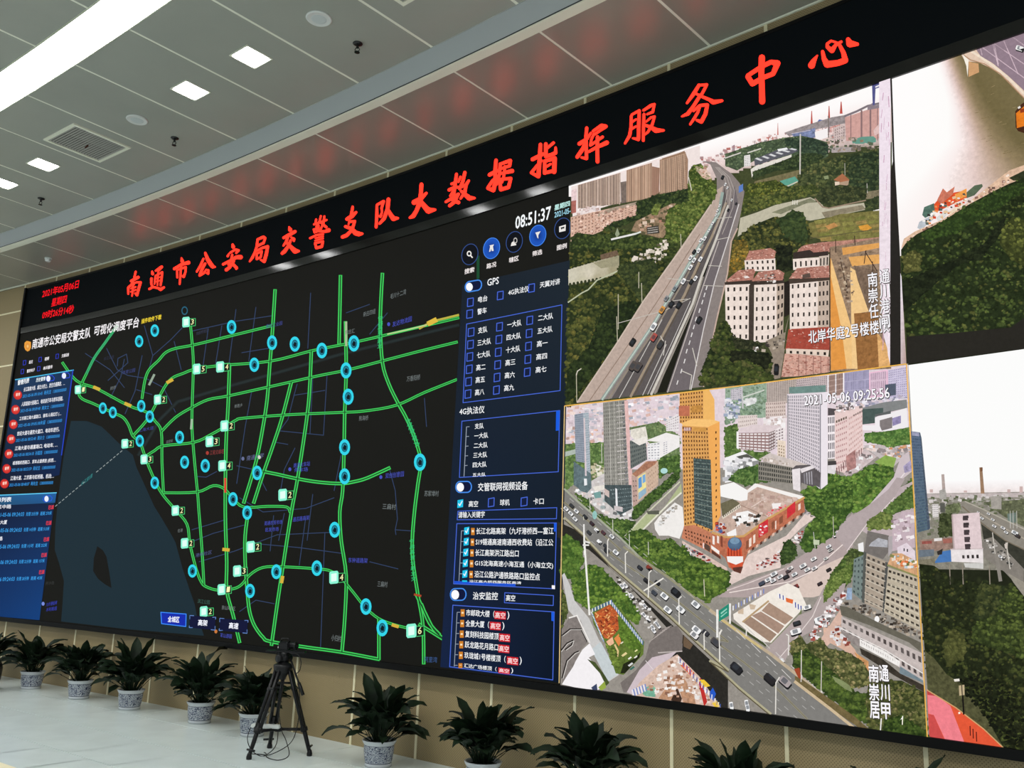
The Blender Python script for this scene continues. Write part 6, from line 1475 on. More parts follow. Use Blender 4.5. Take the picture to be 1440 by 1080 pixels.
L.poly(ha((470,580),(560,490),(640,490),(640,640),(500,760),(480,700)), (206, 178, 156, .15)); L.poly(ha((475,570),(570,490),(635,488),(620,510),(500,590)), (170, 120, 96, .4)); L.poly(ha((512,590),(560,560),(565,690),(515,735)), (236, 222, 150)); L.poly(ha((514,600),(535,585),(537,650),(515,665)), (96, 150, 206)); L.poly(ha((540,580),(558,570),(560,620),(541,630)), (120, 170, 216)); L.poly(ha((515,690),(562,655),(565,690),(515,735)), (150, 180, 200)); facade(L, ha((570,560),(640,500),(640,640),(575,690)), 6, 5, None, (176, 150, 130), 0.4, 0.4, 111); L.poly(ha((470,580),(505,590),(510,760),(480,780)), (190, 160, 150, .2)); facade(L, ha((475,600),(505,600),(508,750),(482,760)), 2, 5, None, (90, 80, 76), 0.4, 0.3, 112)
# orange tower
OR_, OW = (220, 162, 92), (104, 66, 38)
facade(L, ha((775,60),(925,40),(925,250),(775,250)), 9, 8, OR_, OW, 0.45, 0.5, 113, 14); L.poly(ha((925,40),(960,35),(995,100),(998,240),(925,240)), (240, 184, 104, .05)); L.poly(ha((770,140),(838,140),(838,205),(770,205)), (190, 112, 84, .2)); L.poly(ha((850,140),(915,135),(915,180),(850,185)), (196, 140, 70, .3))
L.poly(ha((785,250),(860,222),(985,228),(1028,240),(955,275),(800,270)), (248, 196, 120, .08)); facade(L, ha((790,265),(955,275),(985,930),(805,985)), 10, 26, OR_, OW, 0.45, 0.5, 114, 14); L.poly(ha((955,275),(1028,240),(1035,870),(985,930)), (240, 172, 92, .05)); facade(L, ha((992,290),(1018,285),(1020,850),(995,870)), 1, 14, None, (84, 56, 34), 0.3, 0.35, 115)
L.poly(ha((800,275),(850,275),(850,300),(800,300)), (150, 84, 70)); 
for k in range(3): L.poly(ha((803 + k * 15, 278), (814 + k * 15, 278), (814 + k * 15, 298), (803 + k * 15, 298)), (240, 220, 214), step=False)
L.poly(ha((860,275),(945,280),(945,305),(862,300)), (206, 150, 76, .2))
facade(L, ha((862,470),(972,480),(985,925),(870,880)), 6, 22, (66, 78, 78), (92, 108, 104), 0.6, 0.5, 116, 22, grain=.4)
for i in range(12): L.line(ha((864 + i * 0.8, 500 + i * 32), (974 + i, 508 + i * 34)), 0.8, (140, 150, 140), step=False)
L.poly(hd((0,580),(20,480),(110,470),(260,540),(340,760),(220,690)), (196, 126, 96, .2)); facade(L, hd((20,500),(250,560),(250,700),(30,580)), 9, 3, None, (96, 60, 44), 0.5, 0.45, 117); L.poly(hd((195,620),(240,650),(240,700),(195,670)), (90, 70, 60)); L.poly(hd((180,620),(190,625),(190,670),(180,665)), (240, 220, 216))
# brick mall
L.poly(hd((330,390),(330,330),(490,260),(550,170),(640,120),(1000,220),(1035,250),(720,420),(520,560),(360,570),(260,530)), (196, 170, 156, .25)); L.poly(hd((325,140),(440,110),(560,180),(555,260),(500,270),(330,230)), (246, 244, 242)); L.poly(hd((550,180),(620,120),(1035,230),(1020,255),(980,250),(640,150),(560,200)), (244, 240, 236))
L.poly(hd((330,290),(430,250),(490,285),(490,330),(345,410)), (110, 104, 80, .2)); L.poly(hd((340,400),(495,290),(500,320),(350,420)), (226, 214, 196)); facade(L, hd((345,385),(495,295),(495,325),(350,415)), 10, 1, None, (60, 60, 56), 0.4, 0.6, 118)
L.poly(hd((460,370),(560,350),(660,400),(660,430),(560,450),(460,460)), (246, 242, 240)); clutter(L, hd((440,380),(660,380),(640,470),(460,480)), 30, [(250,250,250),(120,100,90),(206,190,180),(60,56,50)], 1, 3, 119); L.line(hd((490,300),(720,400)), 1.0, (160, 130, 116)); L.line(hd((590,320),(720,240)), 1.2, (226, 206, 196))
clutter(L, hd((560,200),(960,250),(860,310),(720,400),(560,320)), 70, [(206,180,168),(176,146,132),(226,206,196),(190,160,150)], 1, 3.6, 120); L.poly(hd((760,290),(840,285),(830,330),(770,335)), (244, 238, 236))
BK = (188, 112, 84)
L.poly(hd((260,540),(370,575),(520,565),(740,410),(1030,240),(1040,360),(880,470),(560,700),(500,860),(400,830),(370,750),(250,650)), (*BK, .3)); L.line(hd((260,535),(370,572),(525,565),(740,412),(1035,240)), 3.0, (206, 160, 100))
for a, b, h in [((650,470),(730,420),110),((890,330),(960,270),90)]: L.poly(hd(a, b, (b[0], b[1] + h), (a[0], a[1] + h)), (206, 52, 60, .2))
clutter(L, hd((660,480),(720,440),(720,520),(660,560)), 14, [(240,230,230),(226,90,96)], 1, 2.2, 121); clutter(L, hd((700,370),(800,330),(880,300),(880,320),(720,400)), 22, [(206,60,70),(230,140,140)], 0.8, 1.8, 122)
for a, w, h in [((545,610),22,70),((570,590),20,70),((605,560),18,70),((760,450),24,60),((825,410),30,60),((985,300),20,50),((790,440),10,70)]: L.poly(hd(a, (a[0] + w, a[1] - w * 0.75), (a[0] + w, a[1] + h - w * 0.75), (a[0], a[1] + h)), (240, 220, 206) if w < 21 else (140, 84, 62), step=False)
for i in range(14): L.poly(hd((560 + i * 34, 690 - i * 24), (580 + i * 34, 676 - i * 24), (580 + i * 34, 700 - i * 24), (560 + i * 34, 714 - i * 24)), (90, 56, 46) if i % 2 else (226, 190, 170), step=False)
for x, h, c in [(262,70,(244,236,230)),(300,60,(240,226,216)),(330,90,(130,70,54))]: L.poly(hd((x, 560), (x + 18, 568), (x + 18, 568 + h), (x, 560 + h)), c, step=False)
L.poly(hd((250,640),(320,690),(318,720),(252,670)), (244, 240, 236)); L.poly(hd((255,680),(330,735),(330,760),(255,710)), (96, 60, 48)); clutter(L, hd((290,450),(370,470),(370,540),(300,530)), 30, [(206,80,60),(240,236,236),(90,110,160),(150,60,40)], 1, 2.6, 123); L.poly(hd((380,540),(460,500),(465,560),(390,565)), (246, 242, 240))
L.poly(hd((385,660),(505,650),(520,790),(500,860),(430,850),(385,760)), (206, 84, 54, .2)); L.poly(hd((382,735),(520,735),(520,780),(460,805),(390,780)), (244, 240, 238)); L.poly(hd((430,830),(520,820),(500,880),(440,860)), (96, 56, 46, .3)); L.disc(*hd((450,630))[0], 10, 9.5, (96, 122, 150), (70, 96, 126)); L.disc(*hd((450,605))[0], 7, 4.5, (120, 150, 176), n=14); L.line(hd((450,560),(450,610)), 1.0, (120, 140, 160))
for i in range(5): L.line(hd((396 + i * 24, 670), (398 + i * 24, 730)), 1.2, (140, 44, 30), step=False)
# white office tower and neighbours
facade(L, hb((100,385),(240,380),(240,450),(100,480)), 10, 3, (226, 212, 206), (176, 160, 156), 0.5, 0.4, 124, 12); facade(L, hb((300,290),(445,280),(445,390),(300,395)), 10, 4, (214, 196, 188), (160, 140, 134), 0.5, 0.5, 125, 12)
L.poly(hb((280,400),(445,385),(445,560),(290,480)), (238, 228, 228, .1)); clutter(L, hb((290,400),(440,390),(440,470),(290,470)), 40, [(244,240,240),(214,200,196),(190,170,166)], 1, 3, 126)
L.poly(hb((100,500),(200,450),(420,460),(325,510)), (222, 206, 208, .1)); facade(L, hb((100,510),(325,508),(325,645),(100,625)), 8, 6, (150, 120, 118), (236, 228, 228), 0.75, 0.5, 127, 8); facade(L, hb((325,508),(370,490),(370,620),(325,645)), 3, 6, (130, 110, 110), (226, 216, 216), 0.7, 0.5, 128, 8); L.poly(hb((90,500),(105,500),(105,630),(90,620)), (246, 240, 240))
facade(L, hb((370,490),(430,470),(430,600),(372,620)), 3, 6, (236, 226, 226), (150, 136, 140), 0.6, 0.5, 129)
L.poly(hb((385,560),(445,570),(445,720),(385,700)), (232, 214, 196, .2)); facade(L, hb((390,590),(440,600),(440,715),(390,700)), 3, 5, None, (150, 130, 110), 0.5, 0.5, 130)
L.poly(hb((470,180),(735,165),(735,215),(600,232),(470,225)), (112, 140, 134, .2)); L.poly(hb((455,230),(735,215),(745,880),(690,915),(455,715)), (226, 216, 222, .03)); facade(L, hb((462,240),(690,230),(690,860),(470,715)), 17, 22, None, (112, 110, 118), 0.42, 0.72, 131, 14)
L.poly(hb((690,228),(745,215),(748,880),(700,918),(690,900)), (236, 228, 234, .03)); L.line(hb((695,232),(695,912)), 1.6, (140, 136, 144)); L.line(hb((460,240),(462,715)), 1.6, (150, 146, 150))
L.poly(hb((250,700),(330,655),(620,745),(500,790)), (206, 194, 188, .15)); facade(L, hb((248,715),(495,760),(495,880),(248,850)), 16, 4, (140, 134, 124), (62, 62, 58), 0.6, 0.62, 132, 12); clutter(L, hb((270,690),(480,720),(480,750),(300,720)), 24, [(236,226,220),(190,176,166)], 1, 3, 133)
L.poly(hb((490,770),(520,745),(620,740),(700,800),(690,905),(660,890),(640,900),(560,870),(550,935),(500,915)), (96, 90, 92, .2)); L.poly(hb((490,775),(550,765),(552,935),(500,918)), (232, 224, 226)); L.poly(hb((550,770),(640,745),(650,765),(560,800)), (232, 224, 226)); facade(L, hb((570,800),(640,780),(645,890),(575,880)), 4, 1, None, (150, 146, 152), 0.5, 0.9, 134)
L.poly(hb((750,330),(830,340),(830,380),(750,385)), (84, 78, 80, .2)); facade(L, hb((748,390),(800,385),(800,695),(750,700)), 4, 5, (244, 236, 238), (72, 66, 74), 0.5, 0.75, 135, 8)
L.poly(hb((800,350),(920,330),(1005,310),(1005,640),(870,800),(800,780)), (232, 206, 202, .08)); facade(L, hb((805,440),(890,400),(890,770),(810,790)), 6, 9, None, (190, 150, 150), 0.6, 0.35, 136, 14); facade(L, hb((900,390),(1000,340),(1000,640),(900,740)), 8, 9, None, (206, 170, 166), 0.6, 0.4, 137, 14); facade(L, hb((805,420),(890,385),(890,410),(805,445)), 5, 1, None, (110, 96, 84), 0.7, 0.7, 138); facade(L, hb((930,380),(1005,340),(1005,360),(930,395)), 5, 1, None, (120, 104, 100), 0.7, 0.7, 139); facade(L, hb((805,760),(1000,610),(1000,660),(810,830)), 12, 1, None, (130, 96, 96), 0.4, 0.8, 140); L.poly(hb((880,680),(950,630),(955,760),(890,790)), (176, 130, 126, .4))
clutter(L, hb((800,300),(1000,300),(1000,330),(800,370)), 40, [(246,240,242),(210,190,186),(120,110,110)], 1, 2.8, 141); L.poly(hb((750,715),(810,712),(812,740),(750,745)), (70, 66, 66)); L.poly(hb((750,745),(812,740),(800,810),(750,800)), (226, 220, 222))
L.poly(hb((1000,330),(1150,290),(1320,270),(1325,330),(1150,370),(1090,400),(1010,390)), (132, 134, 134, .1)); L.poly(hb((1000,340),(1150,330),(1150,370),(1090,390),(1090,440),(1000,450)), (76, 92, 88, .2)); L.poly(hb((1090,400),(1320,330),(1330,470),(1160,500),(1000,490),(1000,455),(1090,455)), (240, 236, 238)); L.poly(hb((1125,420),(1215,395),(1215,475),(1140,495),(1125,460)), (130, 122, 122)); L.poly(hb((1215,405),(1278,385),(1278,440),(1218,462)), (150, 140, 180, .3)); L.poly(hb((1090,378),(1205,350),(1205,372),(1095,392)), (96, 100, 100))
# brown mall roof block lower left of the office tower already stands; apartment slab at right
L.poly(hf((580,340),(610,160),(790,200),(785,340),(740,400)), (118, 112, 108, .15)); L.poly(hf((640,260),(700,220),(780,240),(780,300),(620,290)), (176, 176, 182, .3)); L.poly(hf((785,210),(830,200),(820,330),(785,380)), (176, 168, 170, .1))
foliage(L, hf((425,380),(480,310),(580,330),(560,480),(480,520),(430,440)), (60, 72, 40), (124, 140, 76), 40, 2.5, 4, 142); foliage(L, hf((600,90),(720,0),(820,20),(820,140),(620,150)), (84, 100, 50), (150, 160, 90), 50, 3, 4.5, 143)
foliage(L, hf((290,560),(470,430),(480,520),(240,770),(240,680)), (80, 100, 46), (140, 156, 84), 90, 2.4, 4, 144)
L.poly(hf((820,150),(900,0),(1000,0),(1010,300),(820,330)), (196, 176, 184, .1)); clutter(L, hf((820,60),(1000,20),(1010,260),(830,240)), 50, [(240,232,234),(206,186,196),(150,130,136),(226,214,214)], 1, 3.4, 145); L.poly(hf((860,300),(940,260),(1010,330),(1015,410),(865,370)), (226, 212, 220)); facade(L, hf((905,300),(960,310),(960,345),(905,335)), 2, 1, None, (40, 40, 44), 0.35, 0.7, 146)
L.poly(hf((530,270),(575,255),(580,340),(535,330)), (240, 238, 238)); facade(L, hf((495,400),(580,360),(580,760),(480,680)), 3, 7, (120, 134, 130), (74, 84, 84), 0.4, 0.4, 147, 14); L.poly(hf((440,640),(480,640),(480,740),(430,740)), (150, 170, 196, .3))
facade(L, hf((600,350),(770,420),(740,840),(585,770)), 4, 7, (172, 158, 142), (72, 66, 60), 0.5, 0.36, 148, 20); L.poly(hf((578,330),(602,345),(585,770),(562,760)), (88, 90, 86, .2)); L.poly(hf((760,420),(785,430),(750,850),(735,840)), (84, 84, 82, .2))
facade(L, hf((785,470),(1030,545),(1055,1000),(750,850)), 7, 7, (190, 178, 158), (62, 56, 50), 0.62, 0.36, 149, 20)
for i in range(7): L.line(hf((780 - i * 5, 560 + i * 44), (1032 + i * 3, 640 + i * 56)), 1.6, (206, 196, 176), step=False); L.line(hf((598 - i * 2, 400 + i * 56), (765 - i * 4, 468 + i * 58)), 1.4, (196, 186, 170), step=False)
L.poly(hf((780,440),(820,350),(900,350),(1030,420),(1035,560),(960,520)), (206, 160, 120, .35)); clutter(L, hf((800,370),(900,360),(1030,430),(1030,510),(830,430)), 50, [(222,120,70),(240,226,210),(236,180,130),(120,120,70),(206,220,230)], 1, 3, 150); L.line(hf((780,450),(1030,545)), 2.4, (140, 140, 90))
clutter(L, hf((390,760),(560,770),(740,860),(1060,1010),(1060,1080),(900,1020),(600,870),(420,800)), 110, [(150,136,120),(80,72,64),(190,176,160),(110,96,84),(60,54,50)], 1, 2.8, 151); L.disc(*hf((690,905))[0], 3.4, 4.8, (246, 244, 244), n=12)
L.poly(hf((375,790),(440,800),(700,930),(1060,1100),(1060,1180),(960,1100),(640,960),(390,870)), (104, 100, 88, .15))
facade(L, hf((390,880),(640,970),(1050,1180),(1080,1400)) [0:1] + hf((1070,1190),(1090,1440),(390,1010)), 14, 2, (196, 184, 180), (96, 88, 86), 0.5, 0.4, 152, 20)
L.poly(hg((545,110),(760,215),(885,300),(880,345),(740,270),(540,165)), (240, 236, 232)); 
for i in range(16): L.line(hg((560 + i * 20, 132 + i * 11), (566 + i * 20, 150 + i * 11)), 0.9, (150, 140, 140), step=False)
L.poly(hg((885,340),(1080,460),(1080,480),(1010,450),(880,400)), (120, 136, 144, .2)); L.poly(hg((380,30),(545,110),(545,185),(500,160),(390,60)), (150, 140, 136, .3)); L.poly(hg((545,185),(740,280),(885,400),(1085,500),(1090,560),(840,420),(560,240)), (60, 54, 46, .4)); L.line(hg((390,20),(545,100),(760,205),(1080,400)), 1.6, (232, 226, 222))
L.done()
L = Layer('verge_trees', view3)
L.poly(hg((500,220),(620,300),(620,520),(560,360)), (206, 150, 100, .3))
foliage(L, he((590,420),(660,380),(700,440),(800,400),(860,470),(1000,500),(1100,560),(1150,640),(1140,740),(1000,760),(900,680),(760,640),(640,580),(580,500)), (66, 72, 40), (150, 146, 92), 170, 3.5, 6, 161, warm=(206,176,130))
foliage(L, he((600,510),(700,480),(800,560),(900,660),(1040,780),(1150,820),(1150,1010),(1060,980),(880,830),(720,700),(610,600)), (44, 60, 28), (104, 124, 54), 260, 4, 7, 162)
L.poly(hg((310,420),(400,460),(460,500),(485,560),(420,530),(340,470)), (130, 140, 96, .2))
foliage(L, hg((620,480),(800,460),(900,460),(1090,560),(1115,940),(1000,930),(760,890),(620,870),(600,620)), (54, 62, 32), (126, 126, 72), 240, 4, 6.5, 163, warm=(170,150,110)); foliage(L, hg((760,780),(900,760),(1010,830),(1100,900),(1110,950),(860,925),(750,890)), (36, 52, 22), (84, 104, 44), 90, 4, 6, 164)
L.poly(hg((0,420),(60,450),(500,760),(640,880),(560,870),(440,790),(0,480)), (112, 98, 64, .4)); L.line(hg((0,470),(300,700),(500,860)), 4.0, (206, 184, 150)); L.poly(he((610,620),(650,610),(665,700),(640,680)), (160, 72, 44))
L.line(hg((220,560),(225,300)), 1.2, (214, 206, 196)); L.line(hg((52,470),(55,205)), 1.3, (220, 214, 206)); L.line(hg((720,890),(728,780)), 1.6, (240, 236, 232)); L.line(hg((905,830),(908,760)), 1.4, (244, 240, 220)); L.poly(hg((888,790),(912,755),(910,780)), (250, 250, 240))
L.done()
L = Layer('view_captions', view3)
caption('2021-05-06 09:25:56', (1133, 571), (1253, 560), 13.5, 0.012)
for s, x, y in [('南', 1224.5, 958), ('崇', 1225, 984), ('居', 1226, 1009)]: caption(s, (x, y), (x + 13.5, y + 1), 23, 0.02)
for s, x, y in [('通', 1239.5, 957), ('川', 1241, 984), ('甲', 1242, 1010)]: caption(s, (x, y), (x + 12.5, y + 1), 22, 0.02)
L.done()
L = Layer('selection_frame', view3)
OC = (240, 184, 84)
L.line([(796.5, 571.5), (1030, 545), (1276, 512.8)], 1.6, OC); L.line([(1276.5, 513), (1292, 790), (1306, 1038)], 1.6, OC); L.line([(796.3, 572), (792, 770), (788.8, 960)], 1.4, (222, 190, 130))
L.done()

# ======== picture 4: pale sky over a wooded street
LIFT[0] = 0.0008
view4 = panel_layer('skyline_view', video_wall, T_V, T_R, Z_S0 + 0.001, Z_M, (34, 38, 24, 0.2), 0.0004)
ia = lambda *p: G(1270, 580, 4.909, p)
ib = lambda *p: G(1280, 780, 3.857, p)
L = Layer('sky', view4)
L.poly([(1277.5, 513.5), (1440, 491), (2225, 392), (2225, 660), (1440, 698), (1288, 702)], (252, 252, 251))
L.poly([(1287, 678), (1440, 674), (1440, 696), (1288, 699)], (246, 234, 232), grad=[(252, 250, 250), (252, 250, 250), (236, 222, 220), (236, 222, 220)]); L.poly([(1440, 674), (2225, 640), (2225, 662), (1440, 696)], (246, 234, 232), grad=[(252, 250, 250), (252, 250, 250), (236, 222, 220), (236, 222, 220)])
L.done()
L = Layer('far_city', view4)
L.poly(ia((80,562),(835,548),(1400,520),(1400,1100),(100,1080)), (138, 134, 122, .35)); L.poly(ia((80,565),(835,552),(1400,530),(1400,555),(835,585),(80,590)), (190, 178, 176, .2))
clutter(L, ia((160,580),(835,570),(835,760),(700,700),(520,680),(330,690),(170,850)), 300, [(176,170,164),(130,128,112),(206,198,196),(96,104,76),(150,146,136),(110,116,92)], 0.8, 3.4, 171)
foliage(L, ia((250,700),(340,690),(345,850),(250,860)), (52, 60, 36), (90, 98, 62), 40, 3, 4.5, 172); foliage(L, ia((300,640),(400,620),(390,690),(300,700)), (96, 104, 74), (130, 138, 100), 20, 2.5, 4, 173)
foliage(L, ia((560,620),(835,600),(1300,600),(1300,760),(835,790),(700,720)), (96, 100, 76), (136, 140, 104), 70, 3, 4.5, 174); L.poly(ia((605,580),(680,575),(680,670),(610,665)), (164, 158, 150, .2)); L.poly(ia((720,700),(780,690),(780,760),(725,765)), (110, 124, 116, .2))
facade(L, ia((55,130),(118,138),(175,810),(100,830)), 8, 34, (92, 108, 132), (72, 90, 112), 0.6, 0.5, 175, 16, wall2=(86, 106, 116)); facade(L, ia((118,138),(128,175),(188,800),(172,815)), 1, 24, (74, 84, 100), (90, 104, 116), 0.6, 0.4, 176); L.poly(ia((62,133),(112,140),(114,165),(62,160)), (150, 152, 176, .3))
for x0, x1, y0, y1, c in [(265,290,428,600,(176,160,154)),(527,555,380,560,(156,124,98))]: L.poly(ia((x0, y0), (x0 + 20, y0 - 2), (x1 + 8, y1), (x0 + 10, y1)), (*c, .2))
L.poly(ia((532,380),(550,380),(550,405),(534,408)), (120, 84, 60)); L.poly(ia((250,540),(290,525),(300,560),(300,600),(255,600)), (170, 166, 160, .3)); L.poly(ia((255,625),(290,625),(290,690),(258,690)), (90, 90, 84)); facade(L, ia((200,635),(245,632),(245,720),(205,725)), 4, 6, (226, 220, 218), (150, 146, 146), 0.5, 0.5, 177)
for x, h in [(805,42),(720,22),(185,22),(420,14)]: L.poly(ia((x, 553), (x, 553 - h), (x + 22, 553 - h), (x + 22, 553)), (206, 180, 176, .1))
L.done()
L = Layer('street', view4)
L.poly(ia((385,620),(430,610),(560,670),(835,800),(1400,1060),(1400,1290),(835,945),(700,880),(540,760),(420,660)), (140, 134, 124, .12)); L.line(ia((430,615),(560,672),(835,805),(1400,1066)), 1.6, (176, 170, 156)); L.line(ia((520,690),(700,800),(835,870),(1400,1180)), 1.8, (170, 160, 146)); L.line(ia((410,650),(540,762),(700,882),(835,947),(1400,1290)), 1.8, (120, 110, 94))
L.poly(ia((540,770),(700,885),(835,950),(1400,1296),(1400,1500),(835,1080),(640,1000),(560,900)), (58, 58, 50, .3)); L.poly(ia((545,880),(620,860),(720,960),(835,1080),(835,1240),(700,1100),(560,1000)), (132, 126, 118, .15)); clutter(L, ia((560,880),(620,880),(800,1060),(760,1080),(600,960)), 46, [(230,226,222),(60,60,56),(176,170,164)], 0.8, 2.2, 178)
cars(L, [(*p, k, c) for p, k, c in zip(ia((545,730),(630,785),(690,797),(712,828),(772,830),(790,850),(620,740),(590,700),(520,690),(672,995)), [.8,.9,1,.9,1.4,1.2,.8,.7,.6,1.0], [(230,228,226)] * 4 + [(240,240,240), (70, 60, 56)] + [(226,224,222)] * 4)], 3.4, 0.5, seed=14)
L.line(ia((618,830),(650,1080)), 1.3, (200, 194, 184)); L.line(ia((712,900),(740,1080)), 1.5, (206, 200, 190)); L.poly(ia((700,910),(725,895),(722,940),(705,940)), (200, 190, 180)); 
for x in (740, 760, 785): L.line(ia((x, 680), (x + 2, 800)), 0.7, (206, 202, 196), step=False)
facade(L, ia((335,705),(528,690),(548,940),(350,945)), 1, 5, (222, 202, 204), (70, 62, 64), 0.2, 0.4, 179, 10); L.poly(ia((335,705),(345,704),(358,945),(348,945)), (186, 166, 166)); L.poly(ia((330,945),(552,940),(555,1040),(335,1030)), (232, 224, 224)); facade(L, ia((400,985),(530,980),(532,1008),(402,1010)), 4, 1, None, (66, 60, 60), 0.5, 0.9, 180); L.line(ia((330,945),(552,940)), 1.8, (206, 190, 190)); L.poly(ia((420,1040),(555,1040),(555,1080),(430,1070)), (206, 204, 200))
for k in range(5): L.poly(ia((412 + k * 4, 725 + k * 50), (448 + k * 4, 724 + k * 50), (450 + k * 4, 745 + k * 50), (414 + k * 4, 746 + k * 50)), (74, 64, 66), step=False)
L.poly(ia((115,880),(340,860),(345,940),(190,960),(120,950)), (150, 124, 112, .4)); L.poly(ia((130,890),(200,885),(200,905),(132,910)), (150, 84, 76, .3)); L.poly(ia((215,870),(270,865),(270,885),(215,890)), (226, 220, 218)); L.poly(ia((275,875),(340,868),(340,900),(280,905)), (166, 104, 92, .3)); L.poly(ia((110,950),(215,945),(215,990),(110,1000)), (106, 116, 126, .2))
L.poly(ia((215,1040),(270,960),(330,950),(335,1030)), (74, 120, 180, .1)); L.poly(ia((235,960),(275,940),(270,980),(240,985)), (50, 46, 44)); L.poly(ia((110,1020),(220,1005),(225,1080),(110,1080)), (124, 118, 100, .4))
L.line(ib((468,0),(490,140)), 5, (140, 134, 126)); L.poly(ib((530,100),(620,150),(800,260),(800,330),(617,225),(560,150)), (150, 144, 132, .15))
L.done()
L = Layer('wood', view4)
foliage(L, ib((50,50),(130,60),(230,130),(400,150),(520,170),(560,150),(617,240),(1400,560),(1400,1400),(617,1060),(510,1040),(400,960),(250,830),(95,720),(70,400)), (34, 40, 22), (78, 86, 42), 860, 4.4, 6.6, 181, warm=(96, 92, 50), grain=.6)
foliage(L, ib((480,250),(560,160),(610,230),(617,400),(1300,600),(1300,800),(617,560),(500,520),(340,470),(340,390)), (46, 56, 28), (104, 118, 56), 300, 4.4, 6.6, 182, grain=.6); foliage(L, ib((180,480),(240,400),(300,440),(290,560),(210,600)), (60, 64, 34), (104, 106, 58), 60, 5, 7, 183); foliage(L, ib((390,140),(520,170),(450,330),(350,350),(360,260)), (40, 48, 28), (92, 96, 52), 60, 5, 7, 184)
L.poly(ib((80,520),(130,560),(200,650),(280,700),(400,860),(510,1050),(420,980),(240,830),(95,730)), (82, 82, 54, .55)); foliage(L, ib((270,680),(330,640),(420,640),(617,780),(1300,900),(1300,1300),(617,1060),(530,1040),(400,870),(300,760)), (18, 21, 13), (44, 48, 26), 460, 4.4, 6.6, 185, fill=False, grain=.6)
for x in (185, 255, 400): L.line(ib((x + 30, 60), (x + 34, 160)), 1.4, (150, 140, 126), step=False)
for k in range(4): L.disc(*ib((150 + k * 75, 118 + (k % 2) * 20))[0], 4.5, 6.5, (50, 56, 34), (34, 38, 24), n=9, step=False)
L.done()
L = Layer('red_terrace', view4)
L.poly(ib((92,733),(250,830),(400,945),(512,1052),(105,998)), (226, 88, 56, .1)); L.poly(ib((92,733),(160,775),(130,770),(98,762)), (190, 70, 70)); L.poly(ib((96,760),(135,765),(165,780),(220,820),(300,1030),(195,1012),(130,870),(100,862)), (240, 130, 140)); L.poly(ib((100,868),(128,868),(192,1012),(105,998)), (204, 78, 76)); L.line(ib((92,733),(250,830),(400,945),(512,1052)), 1.6, (206, 160, 110))
for x, y in [(326, 930), (342, 945), (360, 962)]: L.line(ib((x, y), (x + 2, y + 50)), 1.5, (90, 30, 24), step=False)
L.line(ib((285,740),(292,865)), 2.2, (24, 20, 18)); L.poly(ib((265,710),(295,705),(297,760),(268,765)), (190, 172, 136)); L.line(ib((281,708),(284,762)), 1.5, (80, 70, 56)); L.poly(ib((238,675),(268,672),(270,686),(242,688)), (236, 230, 220)); L.disc(*ib((268,858))[0], 1.6, 1.6, (250, 240, 220), n=8)
L.done()
# ================================================================== plants in blue and white pots along the wall
def leaf_mesh(seed):
    """one arching stalk with a long pointed blade, folded along its midrib; grows along +X"""
    rnd = random.Random(seed)
    bm = bmesh.new()
    stalk = rnd.uniform(0.10, 0.27); blade = rnd.uniform(0.19, 0.27); width = rnd.uniform(0.036, 0.052)
    rise = [1.50, 1.40, 1.24, 1.10, 0.96, 0.70, 1.30, 1.04][seed % 8]
    droop = [0.30, 0.65, 0.95, 1.15, 1.25, 1.0, 1.25, 1.45][seed % 8] * rnd.uniform(0.85, 1.15)
    pts = []; a = rise; p = Vector((0, 0, 0)); n = 4
    for i in range(n + 1):
        pts.append(p.copy()); p = p + Vector((math.cos(a), 0, math.sin(a))) * (stalk / n); a -= 0.05
    tube(bm, pts, 0.0042, 4, 0.003)
    m = 7; p = pts[-1].copy(); side = rnd.uniform(-0.35, 0.35); twist = rnd.uniform(-1.0, 1.0)
    prof = [0.10, 0.66, 0.96, 1.0, 0.92, 0.74, 0.44, 0.0]
    y = 0.0; rows = []
    for i in range(m + 1):
        w = width * prof[i] + 0.0008
        up = Vector((-math.sin(a), 0, math.cos(a)))
        wv = Vector((0, 1, 0)) * math.cos(twist * i / m) + up * math.sin(twist * i / m)
        wave = 0.006 * math.sin(i * 2.1 + seed)
        c = p + Vector((0, y, 0))
        rows.append((bm.verts.new(c + wv * w + up * (w * 0.42 + wave)), bm.verts.new(c), bm.verts.new(c - wv * w + up * (w * 0.42 - wave))))
        p = p + Vector((math.cos(a), 0, math.sin(a))) * (blade / m); y += side * blade / m * (i / m)
        a -= droop / m
    for r0, r1 in zip(rows, rows[1:]):
        for k in (0, 1): bm.faces.new((r0[k], r0[k + 1], r1[k + 1], r1[k]))
    me = bpy.data.meshes.new('leaf'); bm.to_mesh(me); bm.free()
    for q in me.polygons: q.use_smooth = True
    me.materials.append(M_LEAF)
    return me
M_LEAF = noise_tint(mat('dark_green_leaf', (0.009, 0.019, 0.0085), 0.5, spec=0.18), 14, 0.6)
M_SOIL = noise_tint(mat('potting_soil', (0.02, 0.014, 0.009), 0.95), 60, 0.5)
